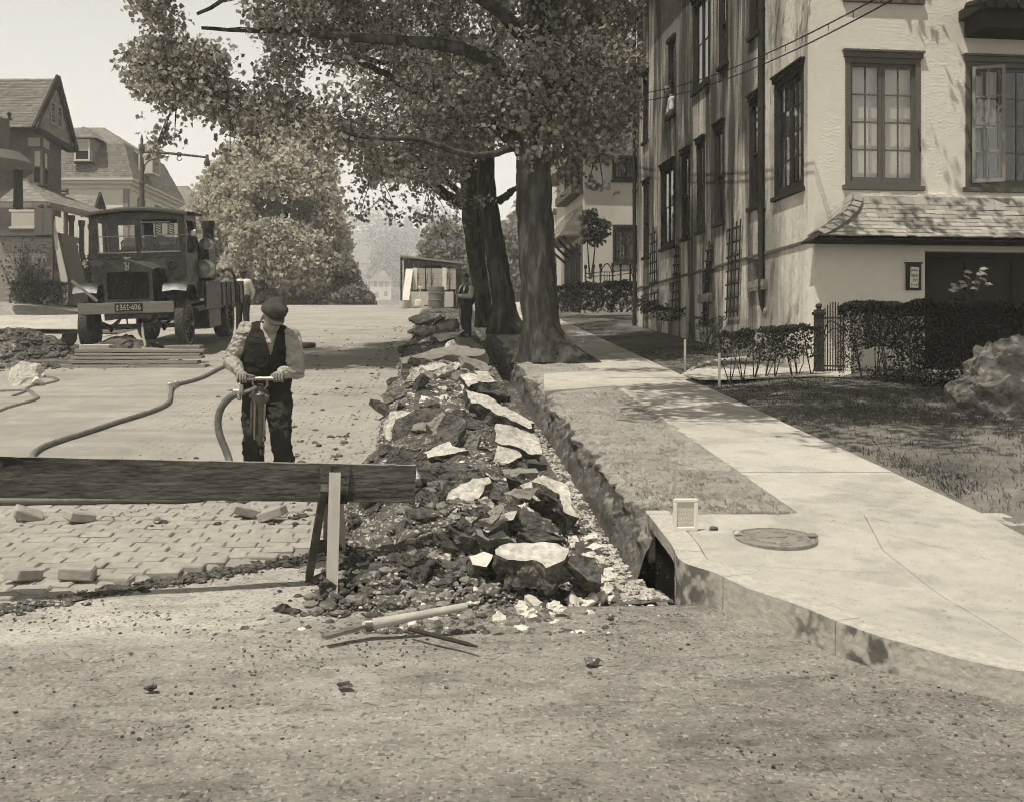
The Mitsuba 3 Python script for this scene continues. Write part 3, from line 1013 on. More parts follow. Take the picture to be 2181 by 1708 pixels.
# the open leaf of the right window
x0, z0, x1, z1 = front_w['f2']
lf = HF @ M4(rotz(-.42), (x0 + .10, -.03, 0)) @ np.array([[1, 0, 0, 0], [0, 0, -1, 0], [0, 1, 0, 0], [0, 0, 0, 1.0]])
m = MB(lf)
wl = .50
m.box((0, z0 + .07, 0), (.05, z1 - .09, .035)).box((wl - .05, z0 + .07, 0), (wl, z1 - .09, .035)).box((.05, z0 + .07, 0), (wl - .05, z0 + .13, .035)).box((.05, z1 - .14, 0), (wl - .05, z1 - .09, .035))
m.box((wl / 2 - .01, z0 + .13, .005), (wl / 2 + .01, z1 - .14, .03))
for r in (1, 2, 3):
    zz = z0 + .13 + (z1 - z0 - .27) * r / 4
    m.box((.05, zz - .01, .008), (wl - .05, zz + .01, .028))
kk = obj('open_leaf', m, 'grey_trim', house, label='casement leaf swung open')
obj('pane', MB(lf).add([[.05, z0 + .13, .018], [wl - .05, z0 + .13, .018], [wl - .05, z1 - .14, .018], [.05, z1 - .14, .018]], [[0, 1, 2, 3]]), 'glass', kk)

# downpipes
for (px, lab) in ((1629, 'long dark downpipe on the side wall'), (1357, 'downpipe at the far corner of the house')):
    a = min(sw(px, 300)[0], LS + .06)
    m = MB(HF)
    r = .055
    zb = belt_z - .55 if px > 1500 else HBOT + .6
    m.cyl((-.075, a, zb), (-.075, a, HTOP - .2), r, 10)
    for zz in (2.6, 4.3, 6.2, 8.0, 9.5):
        if zz > zb:
            m.cyl((-.075, a, zz), (-.075, a, zz + .09), r + .012, 10)
            m.box((-.06, a - .03, zz + .02), (0, a + .03, zz + .07))
    if px > 1500:
        m.tube([(-.075, a, zb), (-.075, a + .02, zb - .15), (-.03, a + .04, zb - .4), (.02, a + .05, zb - .5)], r * .95, 10)
    obj('downpipe', m, 'dark_trim', house, smooth=40, label=lab)
# eaves gutter of the side
obj('gutter', MB(HF).tube([(-.36, -.5, HTOP - .12), (-.36, LS + .5, HTOP - .12)], .07, 8), 'dark_trim', house, smooth=40)
# oval plaque low on the wall
a = sw(*Z6(1120, 890))
obj('wall_plaque', MB(MsO).lathe([(0, 0), (.06, 0), (.07, .02), (.05, .035), (0, .04)], (a[0], a[1], 0), 16), 'grey_trim', house)

# ---- the shingled hood over the front door
hz_top, hz_eave = fw(1810, 420)[1], fw(1760, 503, .62)[1]
xl_top = fw(1815, 420)[0]
xl_eave = fw(1738, 503, .62)[0]
XR = FW - .05


def hood_curve(t):
    """t 0 at the wall, 1 at the eave: (out, height)"""
    out = .06 + .60 * t ** .85 * (0.55 + .45 * t)
    return out, hz_top + (hz_eave - hz_top) * (t ** .82)


hood = numbered('stucco_house__door_hood')
under = MB(HF)
tt = np.linspace(0, 1, 10)
prof = np.array([hood_curve(t) for t in tt])
L_ = np.array([[xl_top + (xl_eave - xl_top) * (t ** 1.5), -o + .03, z - .03] for t, (o, z) in zip(tt, prof)])
Rr = np.array([[XR, -o + .03, z - .03] for (o, z) in prof])
under.grid(np.stack([L_, Rr]))
C_ = np.array([[xl_eave + (xl_top - xl_eave) * 0 + .02, -.0, z - .03] for (o, z) in prof])
C_[:, 0] = np.linspace(xl_top, xl_eave + .01, 10)
under.grid(np.stack([L_, C_]))
under.box((xl_eave, -.64, hz_eave - .06), (XR, 0.0, hz_eave - .035))
scene[hood] = PL(under.mesh(), 'dark_trim')
r = np.random.default_rng(5)
NR = 9
sh_mesh = MB()
for k in range(NR):
    t0, t1 = k / NR, min((k + 1) / NR + .035, 1.03)
    o0, z0 = hood_curve(max(t0 - .01, 0))
    o1, z1 = hood_curve(t1)
    tm = (k + .9) / NR
    x = xl_top + (xl_eave - xl_top) * (tm ** 1.5) + .02
    n0 = np.array([-(z0 - z1), -(o1 - o0)])
    n0 = np.array([(z0 - z1), (o1 - o0)]) / np.hypot(z0 - z1, o1 - o0)
    while x < XR:
        w = .15 + .13 * r.random()
        th = .016 + .008 * r.random()
        q = []
        for xx in (x, min(x + w - .006, XR)):
            for (o, z, lift) in ((o0, z0, .004), (o1, z1 + .004 * r.normal(), .020)):
                for h in (lift, lift + th):
                    q.append((xx, -o - n0[0] * h, z + n0[1] * h))
        q = np.array(q)
        m = trimesh.convex.convex_hull(q)
        obj('shingle', MB(HF).mesh_(m), f'awning_shingle_{int(r.integers(0, 4))}', hood)
        x += w
# hip tiles
for k in range(8):
    t0, t1 = k / 8, (k + 1.15) / 8
    p0 = np.array([xl_top + (xl_eave - xl_top) * t0 ** 1.5, -hood_curve(t0)[0] - .03, hood_curve(t0)[1] + .03])
    p1 = np.array([xl_top + (xl_eave - xl_top) * min(t1, 1.05) ** 1.5, -hood_curve(min(t1, 1.05))[0] - .05, hood_curve(min(t1, 1.05))[1] + .045])
    m = MB(HF)
    m.beam(p0 + (-.085, .03, -.01), p1 + (-.085, .03, -.01), .17, .02, up=(-.7, 0, .7)).beam(p0 + (.05, -.03, .01), p1 + (.05, -.03, .01), .14, .02, up=(.1, -.6, .8))
    obj('hip_tile', m, 'awning_shingle_0', hood)
rg = MB(HF)
for i in range(22):
    x = xl_top - .03 + i * .16
    rg.box((x, -.075, hz_top - .01 + .006 * r.normal()), (x + .165, .0, hz_top + .045 + .012 * r.normal()))
obj('mortar_ridge', rg, 'stucco', hood)
# upper hood at the right edge, dark underneath
m = MB(HF)
zb = fw(2090, 128)[1]
m.box((b0[0] - .12, -.75, zb + .62), (FW, 0.02, zb + .78)).box((b0[0] - .02, -.62, zb + .35), (FW, 0.02, zb + .62))
for i in range(14):
    m.tube([(b0[0] - .05 + .19 * i, -.2, zb + .80), (b0[0] - .05 + .19 * i, -.82, zb + .68)], .085, 8)
obj('upper_hood', m, 'dark_trim', house, label='dark tiled hood at the top right')

# door behind the hedge
x0, z0, x1, z1 = front_w['door']
m = MB(MfO)
m.box((x0, z0, -.28), (x1, z1, -.24))
for a in (0, .33, .66, .96):
    m.box((x0 + (x1 - x0) * a, z0, -.24), (x0 + (x1 - x0) * a + .09, z1, -.19))
m.box((x0, z1 - .1, -.24), (x1, z1, -.187)).box((x0, z0 + 1.0, -.24), (x1, z0 + 1.08, -.193))
dk = obj('door', m, 'dark_trim', house, label='dark glazed doors under the hood')
# notice on the wall beside the doors
nx0, nz0 = fw(1934, 617, .05)
nx1, nz1 = fw(1961, 566, .05)
nt = thing('wall_notice', 'framed paper notice on the stucco wall under the shingled hood', 'sign')
m = MB(MfO).box((nx0 - .02, nz0 - .01, .004), (nx1 + .012, nz1 + .03, .05)).box((nx0 - .045, nz1 + .03, .004), (nx1 + .03, nz1 + .05, .07))
obj('board', m, 'dark_trim', nt)
lean = MfO @ M4(rotz(-.05), ((nx0 + nx1) / 2, (nz0 + nz1) / 2, .056))
w_, h_ = (nx1 - nx0) * .66, (nz1 - nz0) * .86
pk = obj('paper', MB(lean).box((-w_ / 2, -h_ / 2, -.004), (w_ / 2, h_ / 2, 0)), 'white_paint', nt)
for txt, yy, hh in (('QUARTERS', .34, .030), ('FOR VENT', .08, .042), ('TEL 4.331', -.36, .034)):
    tm = meshkit.text_mesh(txt, hh, .002, bold=True)
    sx = w_ * .86 / (tm.bounds[1][0] - tm.bounds[0][0])
    tm.apply_scale([sx, 1, 1])
    obj('lettering', MB(lean).mesh_(tm, M4(None, (-w_ * .43 - tm.bounds[0][0], yy * h_ - hh / 2, .0005))), 'dark_trim', pk)
obj('lettering', MB(lean).box((-w_ * .2, -.12 * h_, .0005), (w_ * .38, -.07 * h_, .002)).box((-w_ * .2, -.19 * h_, .0005), (w_ * .38, -.15 * h_, .002)), 'grey_trim', pk)

mat('trellis_wood', .05)
# trellises against the side wall
def trellis(pts_top, pts_bot, lab, n=4, rungs=6, fan=1.0):
    a, b = sw(*pts_top[0]), sw(*pts_top[1])
    c, e = sw(*pts_bot[0]), sw(*pts_bot[1])
    k = thing('wall_trellis', lab, 'trellis', None)
    zt, zb = (a[1] + b[1]) / 2, (c[1] + e[1]) / 2
    for i in range(n):
        f = i / (n - 1)
        m = MB(MsO).beam((a[0] + (b[0] - a[0]) * f, zt - .12 * abs(f - .5) * 2 + .1 * (i % 2), .05), (c[0] + (e[0] - c[0]) * f, zb, .05), .035, .02, up=(0, 0, 1))
        obj('upright', m, 'trellis_wood', k)
    for j in range(rungs):
        f = (j + .6) / rungs
        x0 = a[0] + (c[0] - a[0]) * f
        x1 = b[0] + (e[0] - b[0]) * f
        z = zt + (zb - zt) * f
        m = MB(MsO).beam((x0 + .06, z, .072), (x1 - .06, z, .072), .02, .035, up=(0, 1, 0))
        obj('rung', m, 'trellis_wood', k)


trellis((Z6(838, 130), Z6(930, 130)), (Z6(812, 950), Z6(905, 930)), 'tall slatted trellis left of the long downpipe', 4, 7)
trellis((Z6(655, 330), Z6(690, 325)), (Z6(610, 1030), Z6(650, 1010)), 'dark trellis in the shaded strip of the side wall', 4, 8)
trellis((Z6(385, 315), Z6(410, 310)), (Z6(350, 985), Z6(415, 960)), 'ladder shaped trellis, third from the downpipe', 3, 9)
trellis((Z6(180, 195), Z6(220, 185)), (Z6(170, 690), Z6(228, 680)), 'narrow trellis near the far corner above the belt course', 4, 6)
trellis((Z6(105, 730), Z6(235, 695)), (Z6(100, 900), Z6(235, 900)), 'low wide trellis at the far foot of the wall', 6, 3)
# ------------------------------------------------------------------ the long heap of broken paving
rng = np.random.default_rng(21)


def heap_h(s, y):
    near = np.clip((y - 5.80 - .55 * vfbm(s * 1.7, 0 * y + 2, 8, 3) - .35 * np.clip(s - .1, 0, 1)) / 1.0, 0, 1) ** .7
    c = .08 + .10 * (vfbm(y * .5, 0 * y, 3, 3) - .5)
    w = .80 + .22 * (vfbm(y * .8, 0 * y + 4, 6, 3) - .5) + .14 * np.clip((7.2 - y) / 1.2, 0, 1)
    q = np.clip(1 - ((s - c) / w) ** 2, 0, 1)
    base = (.33 + .26 * (vfbm(y * .7, s * 1.2, 9, 3) - .5) - .10 * np.clip((7.3 - y) / 1.3, 0, 1)) * q ** .8
    return base * near * np.clip((47 - y) / 3, 0, 1) * (1 - .55 * np.clip((y - 25) / 7, 0, 1))


yv = np.concatenate([np.arange(5.75, 12, .035), np.arange(12, 22, .06), np.linspace(22.1, 47, 160)])
sv = np.linspace(-1.0, 1.12, 78)
Y, Sx = np.meshgrid(yv, sv, indexing='ij')
X = Sx - .07 * Y
hh = heap_h(Sx, Y)
live = np.clip(hh / .06, 0, 1)
Z = H(Y) - .075 + hh + live * (.10 * (vfbm(X * 6, Y * 6, 2, 4) - .5) + .07 * (vfbm(X * 19, Y * 19, 5, 3) - .5)) + .03 * np.clip((Y - 6.5) / .5, 0, 1)
obj('rubble_heap', MB().grid(np.stack([X, Y, Z], -1)[:, ::-1]), 'rubble_dirt', smooth=True, kind='structure', label='long low heap of dug up earth and rubble along the street')
heap_z = lambda x, y: float(H(y)) - .055 + float(heap_h(np.array(x + .07 * y), np.array(y)))

slab_mat = {'L': 'slab_concrete', 'D': 'slab_asphalt', 'W': 'white_stone', 'M': 'slab_mid'}
mat('slab_mid', lambda p, n, uv: SC(.24 + .14 * (fbm(p.x * 8, p.y * 8, p.z * 8, 4) - .5)), bump=lambda p, n, uv: fbm(p.x * 24, p.y * 24, p.z * 24, 5), bscale=.04)
# two sided slabs: pale seen face, broken body painted dark for its shade
def crack(mesh, amp, seed, keep=None):
    v = np.array(mesh.vertices)
    o = np.stack([meshkit.fbm(v * 9 + k * 31, 4, seed + k) - .5 for k in range(3)], -1)
    v = v + o * amp
    return trimesh.Trimesh(v, mesh.faces, process=False)


def traced_slab(pix, tilt, off, th, key, label, seed, name='broken_slab', cat='slab', group=None, front='D'):
    """pix: outline in 2181-pixel units of the face that is seen; tilt (side, towards us); a slab of real thickness lying on the heap"""
    pix = np.asarray(pix, float)
    c = pix.mean(0)
    Y = gp(c[0], min(c[1], 1320), off)[1]
    P0 = at(c[0], c[1], Y)
    n = np.array([tilt[0], -tilt[1], 1.0])
    n /= np.linalg.norm(n)
    pts = []
    for (px, py) in pix:
        d = at(px, py, 1.0) - (0, 0, CH)
        t = (P0 - (0, 0, CH)) @ n / (d @ n)
        pts.append(np.array([0, 0, CH]) + d * t)
    pts = np.array(pts)
    u = np.cross(n, [0, 1.0, 0])
    u /= np.linalg.norm(u)
    w = np.cross(n, u)
    o = pts.mean(0)
    q = np.stack([(pts - o) @ u, (pts - o) @ w], -1)
    poly = Polygon(q).buffer(0)
    if poly.geom_type != 'Polygon':
        poly = max(poly.geoms, key=lambda g: g.area)
    r = np.random.default_rng(seed)
    poly = poly.segmentize(.07)
    xy = np.array(poly.exterior.coords)[:-1]
    xy = xy + (np.stack([meshkit.fbm(np.c_[xy * 6, xy[:, :1] * 0 + seed], 3, seed), meshkit.fbm(np.c_[xy * 6, xy[:, :1] * 0 + seed + 9], 3, seed + 2)], -1) - .5) * .13 + r.normal(0, .007, xy.shape)
    poly = Polygon(xy).buffer(0)
    if poly.geom_type != 'Polygon':
        poly = max(poly.geoms, key=lambda g: g.area)
    mesh = trimesh.creation.extrude_polygon(poly, th, engine='earcut').subdivide_to_size(.042 if Y < 11 else .08 if Y < 16 else .16)
    v = np.array(mesh.vertices)
    depth = th - v[:, 2]
    low = np.clip(depth / th, 0, 1)
    v[:, :2] *= (1 + .05 * low[:, None])
    nz = meshkit.fbm(v * 7 + seed, 4, seed) - .5
    nx = meshkit.fbm(v * 9 + seed + 50, 3, seed + 1) - .5
    v[:, 2] += nz * (.05 + .10 * low)
    v[:, :2] += (nx * low * .22)[:, None] * np.sign(v[:, :2])
    fine = np.stack([meshkit.fbm(v * 22 + seed + 7 * k, 3, seed + k) - .5 for k in range(3)], -1)
    v += fine * (.012 + .055 * low[:, None])
    world = o + np.outer(v[:, 0], u) + np.outer(v[:, 1], w) + np.outer(v[:, 2] - th, n)
    mesh = trimesh.Trimesh(world, mesh.faces, process=False)
    if key in 'LW':                                  # the seen face pale, the broken body dark as painted shade
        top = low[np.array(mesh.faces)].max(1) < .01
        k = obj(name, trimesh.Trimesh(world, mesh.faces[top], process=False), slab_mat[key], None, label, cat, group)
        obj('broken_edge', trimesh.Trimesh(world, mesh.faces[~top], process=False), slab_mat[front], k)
    else:
        k = obj(name, mesh, slab_mat[key], None, label, cat, group)
    return k


ZA = lambda pts: [((1050 + x / 2.627) * .727, (1050 + y / 2.627) * .727) for x, y in pts]
ZB = lambda pts: [((1000 + x / 2.847) * .727, (650 + y / 2.847) * .727) for x, y in pts]
ZC = lambda pts: [((1600 + x / 2.423) * .727, (1300 + y / 2.423) * .727) for x, y in pts]
ZD = lambda pts: [((850 + x / 2.628) * .727, (1250 + y / 2.628) * .727) for x, y in pts]
SL = [
    (ZA([(1080, 1440), (1150, 1400), (1290, 1400), (1450, 1425), (1640, 1480), (1620, 1550), (1500, 1590), (1320, 1565), (1050, 1510)]), (.02, .42), .26, .17, 'L', 'large pale concrete slab at the near end of the heap, broken edge below painted dark for shade'),
    (ZA([(530, 1140), (780, 985), (1010, 920), (1035, 960), (860, 1105), (640, 1185), (450, 1200)]), (.10, .75), .34, .10, 'L', 'pale slab lying diagonally right of the barrier plank end'),
    (ZA([(1230, 945), (1400, 905), (1570, 950), (1640, 1080), (1695, 1245), (1560, 1165), (1400, 1080), (1330, 1060)]), (.55, .62), .24, .15, 'L', 'big flat slab sloping down to the trench on the right'),
    (ZA([(820, 235), (900, 262), (1120, 370), (1365, 480), (1335, 540), (1100, 430), (1040, 420), (870, 335)]), (.30, .65), .40, .14, 'L', 'long pale curbstone lying along the ridge of the heap'),
    (ZA([(1050, 490), (1180, 520), (1300, 575), (1385, 620), (1410, 735), (1240, 700), (1060, 640)]), (.45, .55), .26, .10, 'L', 'pale broken slab dipping towards the trench below the curbstone'),
    (ZA([(1045, 670), (1230, 705), (1285, 735), (1120, 790), (1005, 838)]), (.15, .60), .26, .10, 'L', 'triangular pale slab in the middle of the heap'),
    (ZA([(300, 470), (440, 405), (640, 395), (800, 440), (825, 515), (650, 605), (500, 655), (330, 640), (265, 560)]), (-.05, 1.1), .34, .24, 'D', 'big dark clod of asphalt at the street side of the heap'),
    (ZA([(780, 600), (925, 570), (945, 745), (835, 705)]), (.25, 3.5), .34, .07, 'M', 'grey square slab standing on edge in the heap'),
    (ZA([(435, 90), (560, 30), (770, 55), (745, 105), (610, 130)]), (-.10, .45), .36, .12, 'L', 'pale slab across the heap below the tree shadow'),
    (ZA([(620, 130), (760, 85), (790, 110), (740, 160), (650, 172)]), (.2, 1.4), .34, .12, 'M', 'angular block under the pale slab by the tree shadow'),
    (ZA([(780, 125), (870, 105), (1070, 175), (900, 195), (840, 225)]), (.15, .4), .42, .10, 'L', 'pale slab topping a dark block on the trench side'),
    (ZA([(900, 190), (1150, 205), (1158, 290), (920, 255)]), (.1, 3.0), .34, .22, 'D', 'dark squared block facing the street near the verge'),
    (ZA([(905, 90), (990, 88), (1030, 160), (950, 150)]), (.2, .6), .42, .06, 'L', 'small pale flag leaning at the trench edge'),
    (ZA([(1220, 1040), (1295, 960), (1390, 990), (1330, 1095), (1240, 1085)]), (-.3, 1.9), .40, .06, 'M', 'smooth grey plate propped on the sloping slab'),
    (ZA([(960, 1290), (1100, 1215), (1235, 1180), (1205, 1265), (1015, 1335)]), (-.15, .9), .34, .12, 'L', 'pale wedge of concrete above the near slab'),
    (ZA([(965, 1265), (1100, 1110), (1135, 1115), (1015, 1270)]), (-.6, 1.1), .40, .05, 'M', 'thin plate standing on edge behind the pale wedge'),
    (ZA([(490, 1310), (580, 1298), (592, 1395), (512, 1410)]), (-.2, 2.8), .20, .16, 'M', 'small upright cube of stone low on the heap'),
    (ZA([(590, 1200), (700, 1215), (722, 1290), (640, 1350), (600, 1300)]), (.3, 2.0), .26, .18, 'D', 'dark rough block under the diagonal slab'),
    (ZA([(820, 1135), (955, 1105), (985, 1195), (870, 1195)]), (.2, 1.6), .32, .14, 'D', 'dark chunk beside the end of the diagonal slab'),
    (ZA([(1225, 1105), (1340, 1190), (1500, 1350), (1250, 1335)]), (-.5, 1.8), .28, .12, 'D', 'dark triangular slab leaning in the near heap'),
    (ZA([(1265, 1352), (1450, 1335), (1565, 1400), (1400, 1412)]), (.1, .7), .26, .10, 'D', 'flat dark slab behind the large near slab'),
    (ZA([(920, 1350), (1140, 1295), (1185, 1365), (985, 1415)]), (-.1, 1.3), .26, .12, 'M', 'grey lump of concrete left of the large near slab'),
    (ZA([(860, 1515), (955, 1480), (1022, 1515), (965, 1590), (885, 1570)]), (-.2, 1.0), .20, .10, 'W', 'white stone at the left end of the large near slab'),
    (ZC([(170, 865), (235, 808), (335, 822), (432, 920), (430, 985), (300, 955)]), (.3, 1.2), .16, .18, 'D', 'dark oblong block at the right of the large near slab'),
    (ZA([(390, 735), (580, 690), (690, 655), (830, 712), (690, 742), (420, 775)]), (.0, .55), .34, .12, 'L', 'pale slab just above the barrier plank end'),
    (ZA([(460, 290), (482, 235), (700, 310), (662, 335)]), (.25, 1.5), .26, .07, 'D', 'dark plate of asphalt slanting across white stones'),
    (ZA([(212, 250), (310, 258), (312, 292), (216, 288)]), (0, 1.2), .08, .12, 'D', 'dark brick shaped block at the street edge of the heap'),
    (ZA([(205, 1520), (430, 1430), (470, 1480), (240, 1575)]), (-.1, 1.5), .14, .10, 'M', 'pale edged slab sunk in the dirt before the barrier leg'),
    (ZD([(500, 640), (610, 625), (720, 665), (620, 690), (470, 690)]), (.05, .6), .18, .12, 'L', 'pale chunk under the barrier plank'),
    (ZD([(440, 700), (600, 690), (740, 700), (720, 790), (500, 780)]), (.05, 2.2), .14, .16, 'D', 'dark chunk in the shade under the barrier plank'),
    (ZA([(130, 690), (200, 650), (330, 720), (250, 745), (170, 750)]), (-.2, 1.2), .2, .12, 'D', 'angular dark chunk at the street side above the plank'),
    (ZA([(440, 905), (560, 890), (760, 860), (740, 930), (520, 1010), (450, 1040)]), (0, 1.4), .3, .15, 'D', 'dark mass of asphalt right behind the plank end'),
    (ZA([(1005, 1300), (1010, 1290), (1120, 1285), (1110, 1330)]), (.3, 1.8), .28, .1, 'M', 'small grey wedge among the near slabs'),
    (ZA([(1080, 870), (1370, 850), (1380, 870), (1150, 920), (1060, 910)]), (.1, .7), .2, .07, 'M', 'thin bowed slab in the gap of the heap'),
    (ZB([(500, 1145), (800, 1060), (980, 1040), (1185, 1062), (1195, 1105), (900, 1122), (520, 1185)]), (-.08, .8), .40, .2, 'M', 'long rough slab lying right across the heap'),
    (ZB([(630, 1000), (790, 935), (1030, 910), (950, 965), (670, 1035)]), (-.1, .7), .40, .16, 'L', 'slab lying below the standing man, slanted to the street'),
    (ZB([(650, 930), (830, 845), (950, 830), (945, 885), (800, 905), (690, 955)]), (-.15, .7), .40, .14, 'M', 'slanted slab left of the standing man'),
    (ZB([(955, 950), (1060, 968), (1195, 1080), (1150, 1085), (1010, 1000)]), (.5, .8), .40, .1, 'M', 'narrow slab running down to the trench below the standing man'),
    (ZB([(1010, 1118), (1220, 1180), (1272, 1295), (1150, 1225), (1030, 1180)]), (.35, .9), .42, .1, 'M', 'slab tipped to the trench in the tree shade'),
    (ZB([(480, 1035), (620, 1035), (630, 1075), (490, 1075)]), (0, 1.2), .12, .1, 'D', 'flat dark stone at the street edge in the tree shade'),
    (ZB([(560, 800), (700, 760), (770, 800), (650, 850)]), (-.1, .8), .35, .12, 'D', 'dark slab far along the heap'),
    (ZB([(860, 820), (960, 810), (970, 860), (880, 870)]), (.1, .9), .4, .14, 'D', 'dark block close before the standing man'),
]
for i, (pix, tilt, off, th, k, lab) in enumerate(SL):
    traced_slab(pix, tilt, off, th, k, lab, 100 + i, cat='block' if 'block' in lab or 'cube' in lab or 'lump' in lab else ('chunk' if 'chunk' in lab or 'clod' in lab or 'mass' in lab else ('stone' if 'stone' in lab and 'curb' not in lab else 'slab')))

r0 = np.random.default_rng(77)
nth = {}
ORD = 'nearest second third fourth fifth sixth seventh eighth ninth tenth eleventh twelfth thirteenth fourteenth fifteenth sixteenth seventeenth eighteenth nineteenth twentieth twenty-first twenty-second twenty-third twenty-fourth'.split()
for i, y in enumerate(np.sort(6.9 + 27 * r0.random(54) ** 1.25)):
    s = .05 + .55 * r0.normal() * .8
    s = float(np.clip(s, -.65, .85))
    x = s - .07 * y
    n = int(r0.integers(5, 8))
    ang = np.sort(r0.random(n) * 6.28)
    rad = (.10 + .15 * r0.random()) * (.7 + .5 * r0.random(n))
    poly = Polygon(np.stack([rad * np.cos(ang) * 1.3, rad * np.sin(ang)], -1)).buffer(0)
    if poly.geom_type != 'Polygon' or poly.area < .03:
        continue
    th = .07 + .08 * r0.random()
    m = trimesh.creation.extrude_polygon(poly.segmentize(.09), th, engine='earcut').subdivide_to_size(.06)
    v = np.array(m.vertices)
    o = np.stack([meshkit.fbm(v * 8 + k * 31 + i, 4, i + k) - .5 for k in range(3)], -1)
    v += o * (.09, .09, .05)
    v += np.stack([meshkit.fbm(v * 24 + k * 13 + i, 3, i + k + 5) - .5 for k in range(3)], -1) * .035
    R = rotz(r0.random() * 6.28) @ rotx(r0.normal(0, .45)) @ roty(r0.normal(0, .35))
    v = (v - (0, 0, th / 2)) @ R.T + (x, y, heap_z(x, y) + .04 + .06 * r0.random())
    k = ('slab_concrete', 'slab_mid', 'slab_asphalt')[int(r0.integers(0, 3))]
    w = {'slab_concrete': 'pale', 'slab_mid': 'grey', 'slab_asphalt': 'dark'}[k]
    obj('flag_piece', trimesh.Trimesh(v, m.faces, process=False), k, None, (f'{w} broken flag nearest the camera on the rubble heap' if nth.setdefault(w, 0) == 0 else f'{ORD[min(nth[w], 23)]} {w} broken flag from the near end of the rubble heap'), 'slab', f'{w} broken flags of the heap')
    nth[w] += 1

# smaller chunks: a few shapes reused
def chunk_mesh(seed, flat):
    r = np.random.default_rng(seed)
    p = r.normal(0, 1, (11, 3))
    p /= np.linalg.norm(p, axis=1, keepdims=True) ** .75
    m = trimesh.convex.convex_hull(p * (.5, .4, .5 * flat))
    m = m.subdivide().subdivide()
    v = np.array(m.vertices)
    v += (meshkit.fbm(v * 14 + seed, 3, seed + 3)[:, None] - .5) * .16 * v / (np.linalg.norm(v, axis=1, keepdims=True) + .05)
    v += (meshkit.fbm(v * 6 + seed, 3, seed)[:, None] - .5) * .40 * v / (np.linalg.norm(v, axis=1, keepdims=True) + .05)
    return trimesh.Trimesh(v, m.faces, process=False)


kinds = (('asphalt_chunk', 'slab_asphalt', 'small dark chunk of broken asphalt in the rubble heap', 'dark chunks of the rubble heap', 190, .6),
         ('concrete_chunk', 'slab_concrete', 'small grey chunk of broken concrete in the rubble heap', 'grey chunks of the rubble heap', 80, .5),
         ('white_stone', 'white_stone', 'small white stone in the rubble heap', 'white stones of the rubble heap', 285, .75))
for name, mm, lab, grp, n, fl0 in kinds:
    vs = [PL(chunk_mesh(40 + i, fl0), mm) for i in range(7)]
    for i in range(n):
        y = 6.05 + 31 * rng.random() ** 1.6
        s = rng.normal(.08 if mm != 'white_stone' or 10.5 < y < 17 else .55, .42 if mm != 'white_stone' else .30)
        if mm == 'white_stone':
            u = rng.random()
            if u < .30:
                y = 6.3 + 2.6 * rng.random()
                s = .80 + .35 * rng.random()
            elif u < .60:
                y = 11.5 + 5.5 * rng.random()
                s = -.35 + .75 * rng.random()
        if mm == 'slab_asphalt' and i < 90:
            y = 6.3 + 2.6 * rng.random()
            s = rng.normal(-.05, .34)
        s = float(np.clip(s, -.85, 1.25))
        x = s - .07 * y
        sz = (.05 + .15 * rng.random() ** 1.8) * (1.5 if mm == 'slab_asphalt' and i < 90 else 1) * (1.0 if mm != 'white_stone' else .75)
        R = rotz(rng.random() * 6.28) @ rotx(rng.normal(0, .5)) @ roty(rng.normal(0, .4))
        z = heap_z(x, y) + sz * .12
        obj(name, vs[i % 7], None, None, lab, 'chunk' if 'chunk' in name else 'stone', grp, to=M4(R, (x, y, z), sz))
pts = []
for _ in range(28000):
    y = 5.8 + 34 * rng.random() ** 2.2
    s = rng.normal(.05, .46)
    if abs(s) > 1.05:
        continue
    x = s - .07 * y
    h = float(heap_h(np.array(s), np.array(y)))
    if h < .012 and rng.random() < .75:
        continue
    pts.append((x, y, float(H(y)) - .055 + h + .015 * rng.random()))
pts = np.array(pts)
sel = rng.random(len(pts))
ss_ = pts[:, 0] + .07 * pts[:, 1]
sel = np.where((sel > .80) & (ss_ < .35) & ((pts[:, 1] < 10.5) | (pts[:, 1] > 17)) & (rng.random(len(pts)) < .75), .3, sel)
obj('rubble_crumbs', crumb_mesh(pts[sel < .62], .004, .034, 8, .7), 'rubble_dirt', kind='stuff', label='dark crumbs of asphalt and earth covering the rubble heap', cat='crumbs')
obj('rubble_gravel', crumb_mesh(pts[sel > .80], .006, .034, 9, .7), 'white_stone', kind='stuff', label='white gravel mixed into the rubble heap', cat='gravel')
obj('rubble_grit', crumb_mesh(pts[(sel >= .62) & (sel <= .80)], .006, .05, 10, .6), 'slab_mid', kind='stuff', label='grey grit mixed into the rubble heap', cat='grit')
pts = []
for _ in range(900):
    y = 5.9 + 1.7 * rng.random()
    s = rng.normal(-.02, .40)
    h = float(heap_h(np.array(s), np.array(y)))
    if h > .02:
        pts.append((s - .07 * y, y, float(H(y)) - .06 + h))
obj('earth_clods', crumb_mesh(pts, .015, .075, 14, .7), 'rubble_dirt', kind='stuff', label='clods of dark earth at the near end of the rubble heap', cat='clods')
# pale bed of the trench
pts = []
for _ in range(5200):
    y = 6.7 + 8 * rng.random() ** 1.6
    s = .88 + .55 * rng.random()
    pts.append((s - .07 * y, y, float(trench_z(np.array(s), np.array(y))) + .004))
obj('trench_gravel', crumb_mesh(pts, .006, .035, 12, .7), 'slab_concrete', kind='stuff', label='pale gravel lying along the bottom of the trench', cat='gravel')
# ------------------------------------------------------------------ trees, hedges
rng = np.random.default_rng(31)


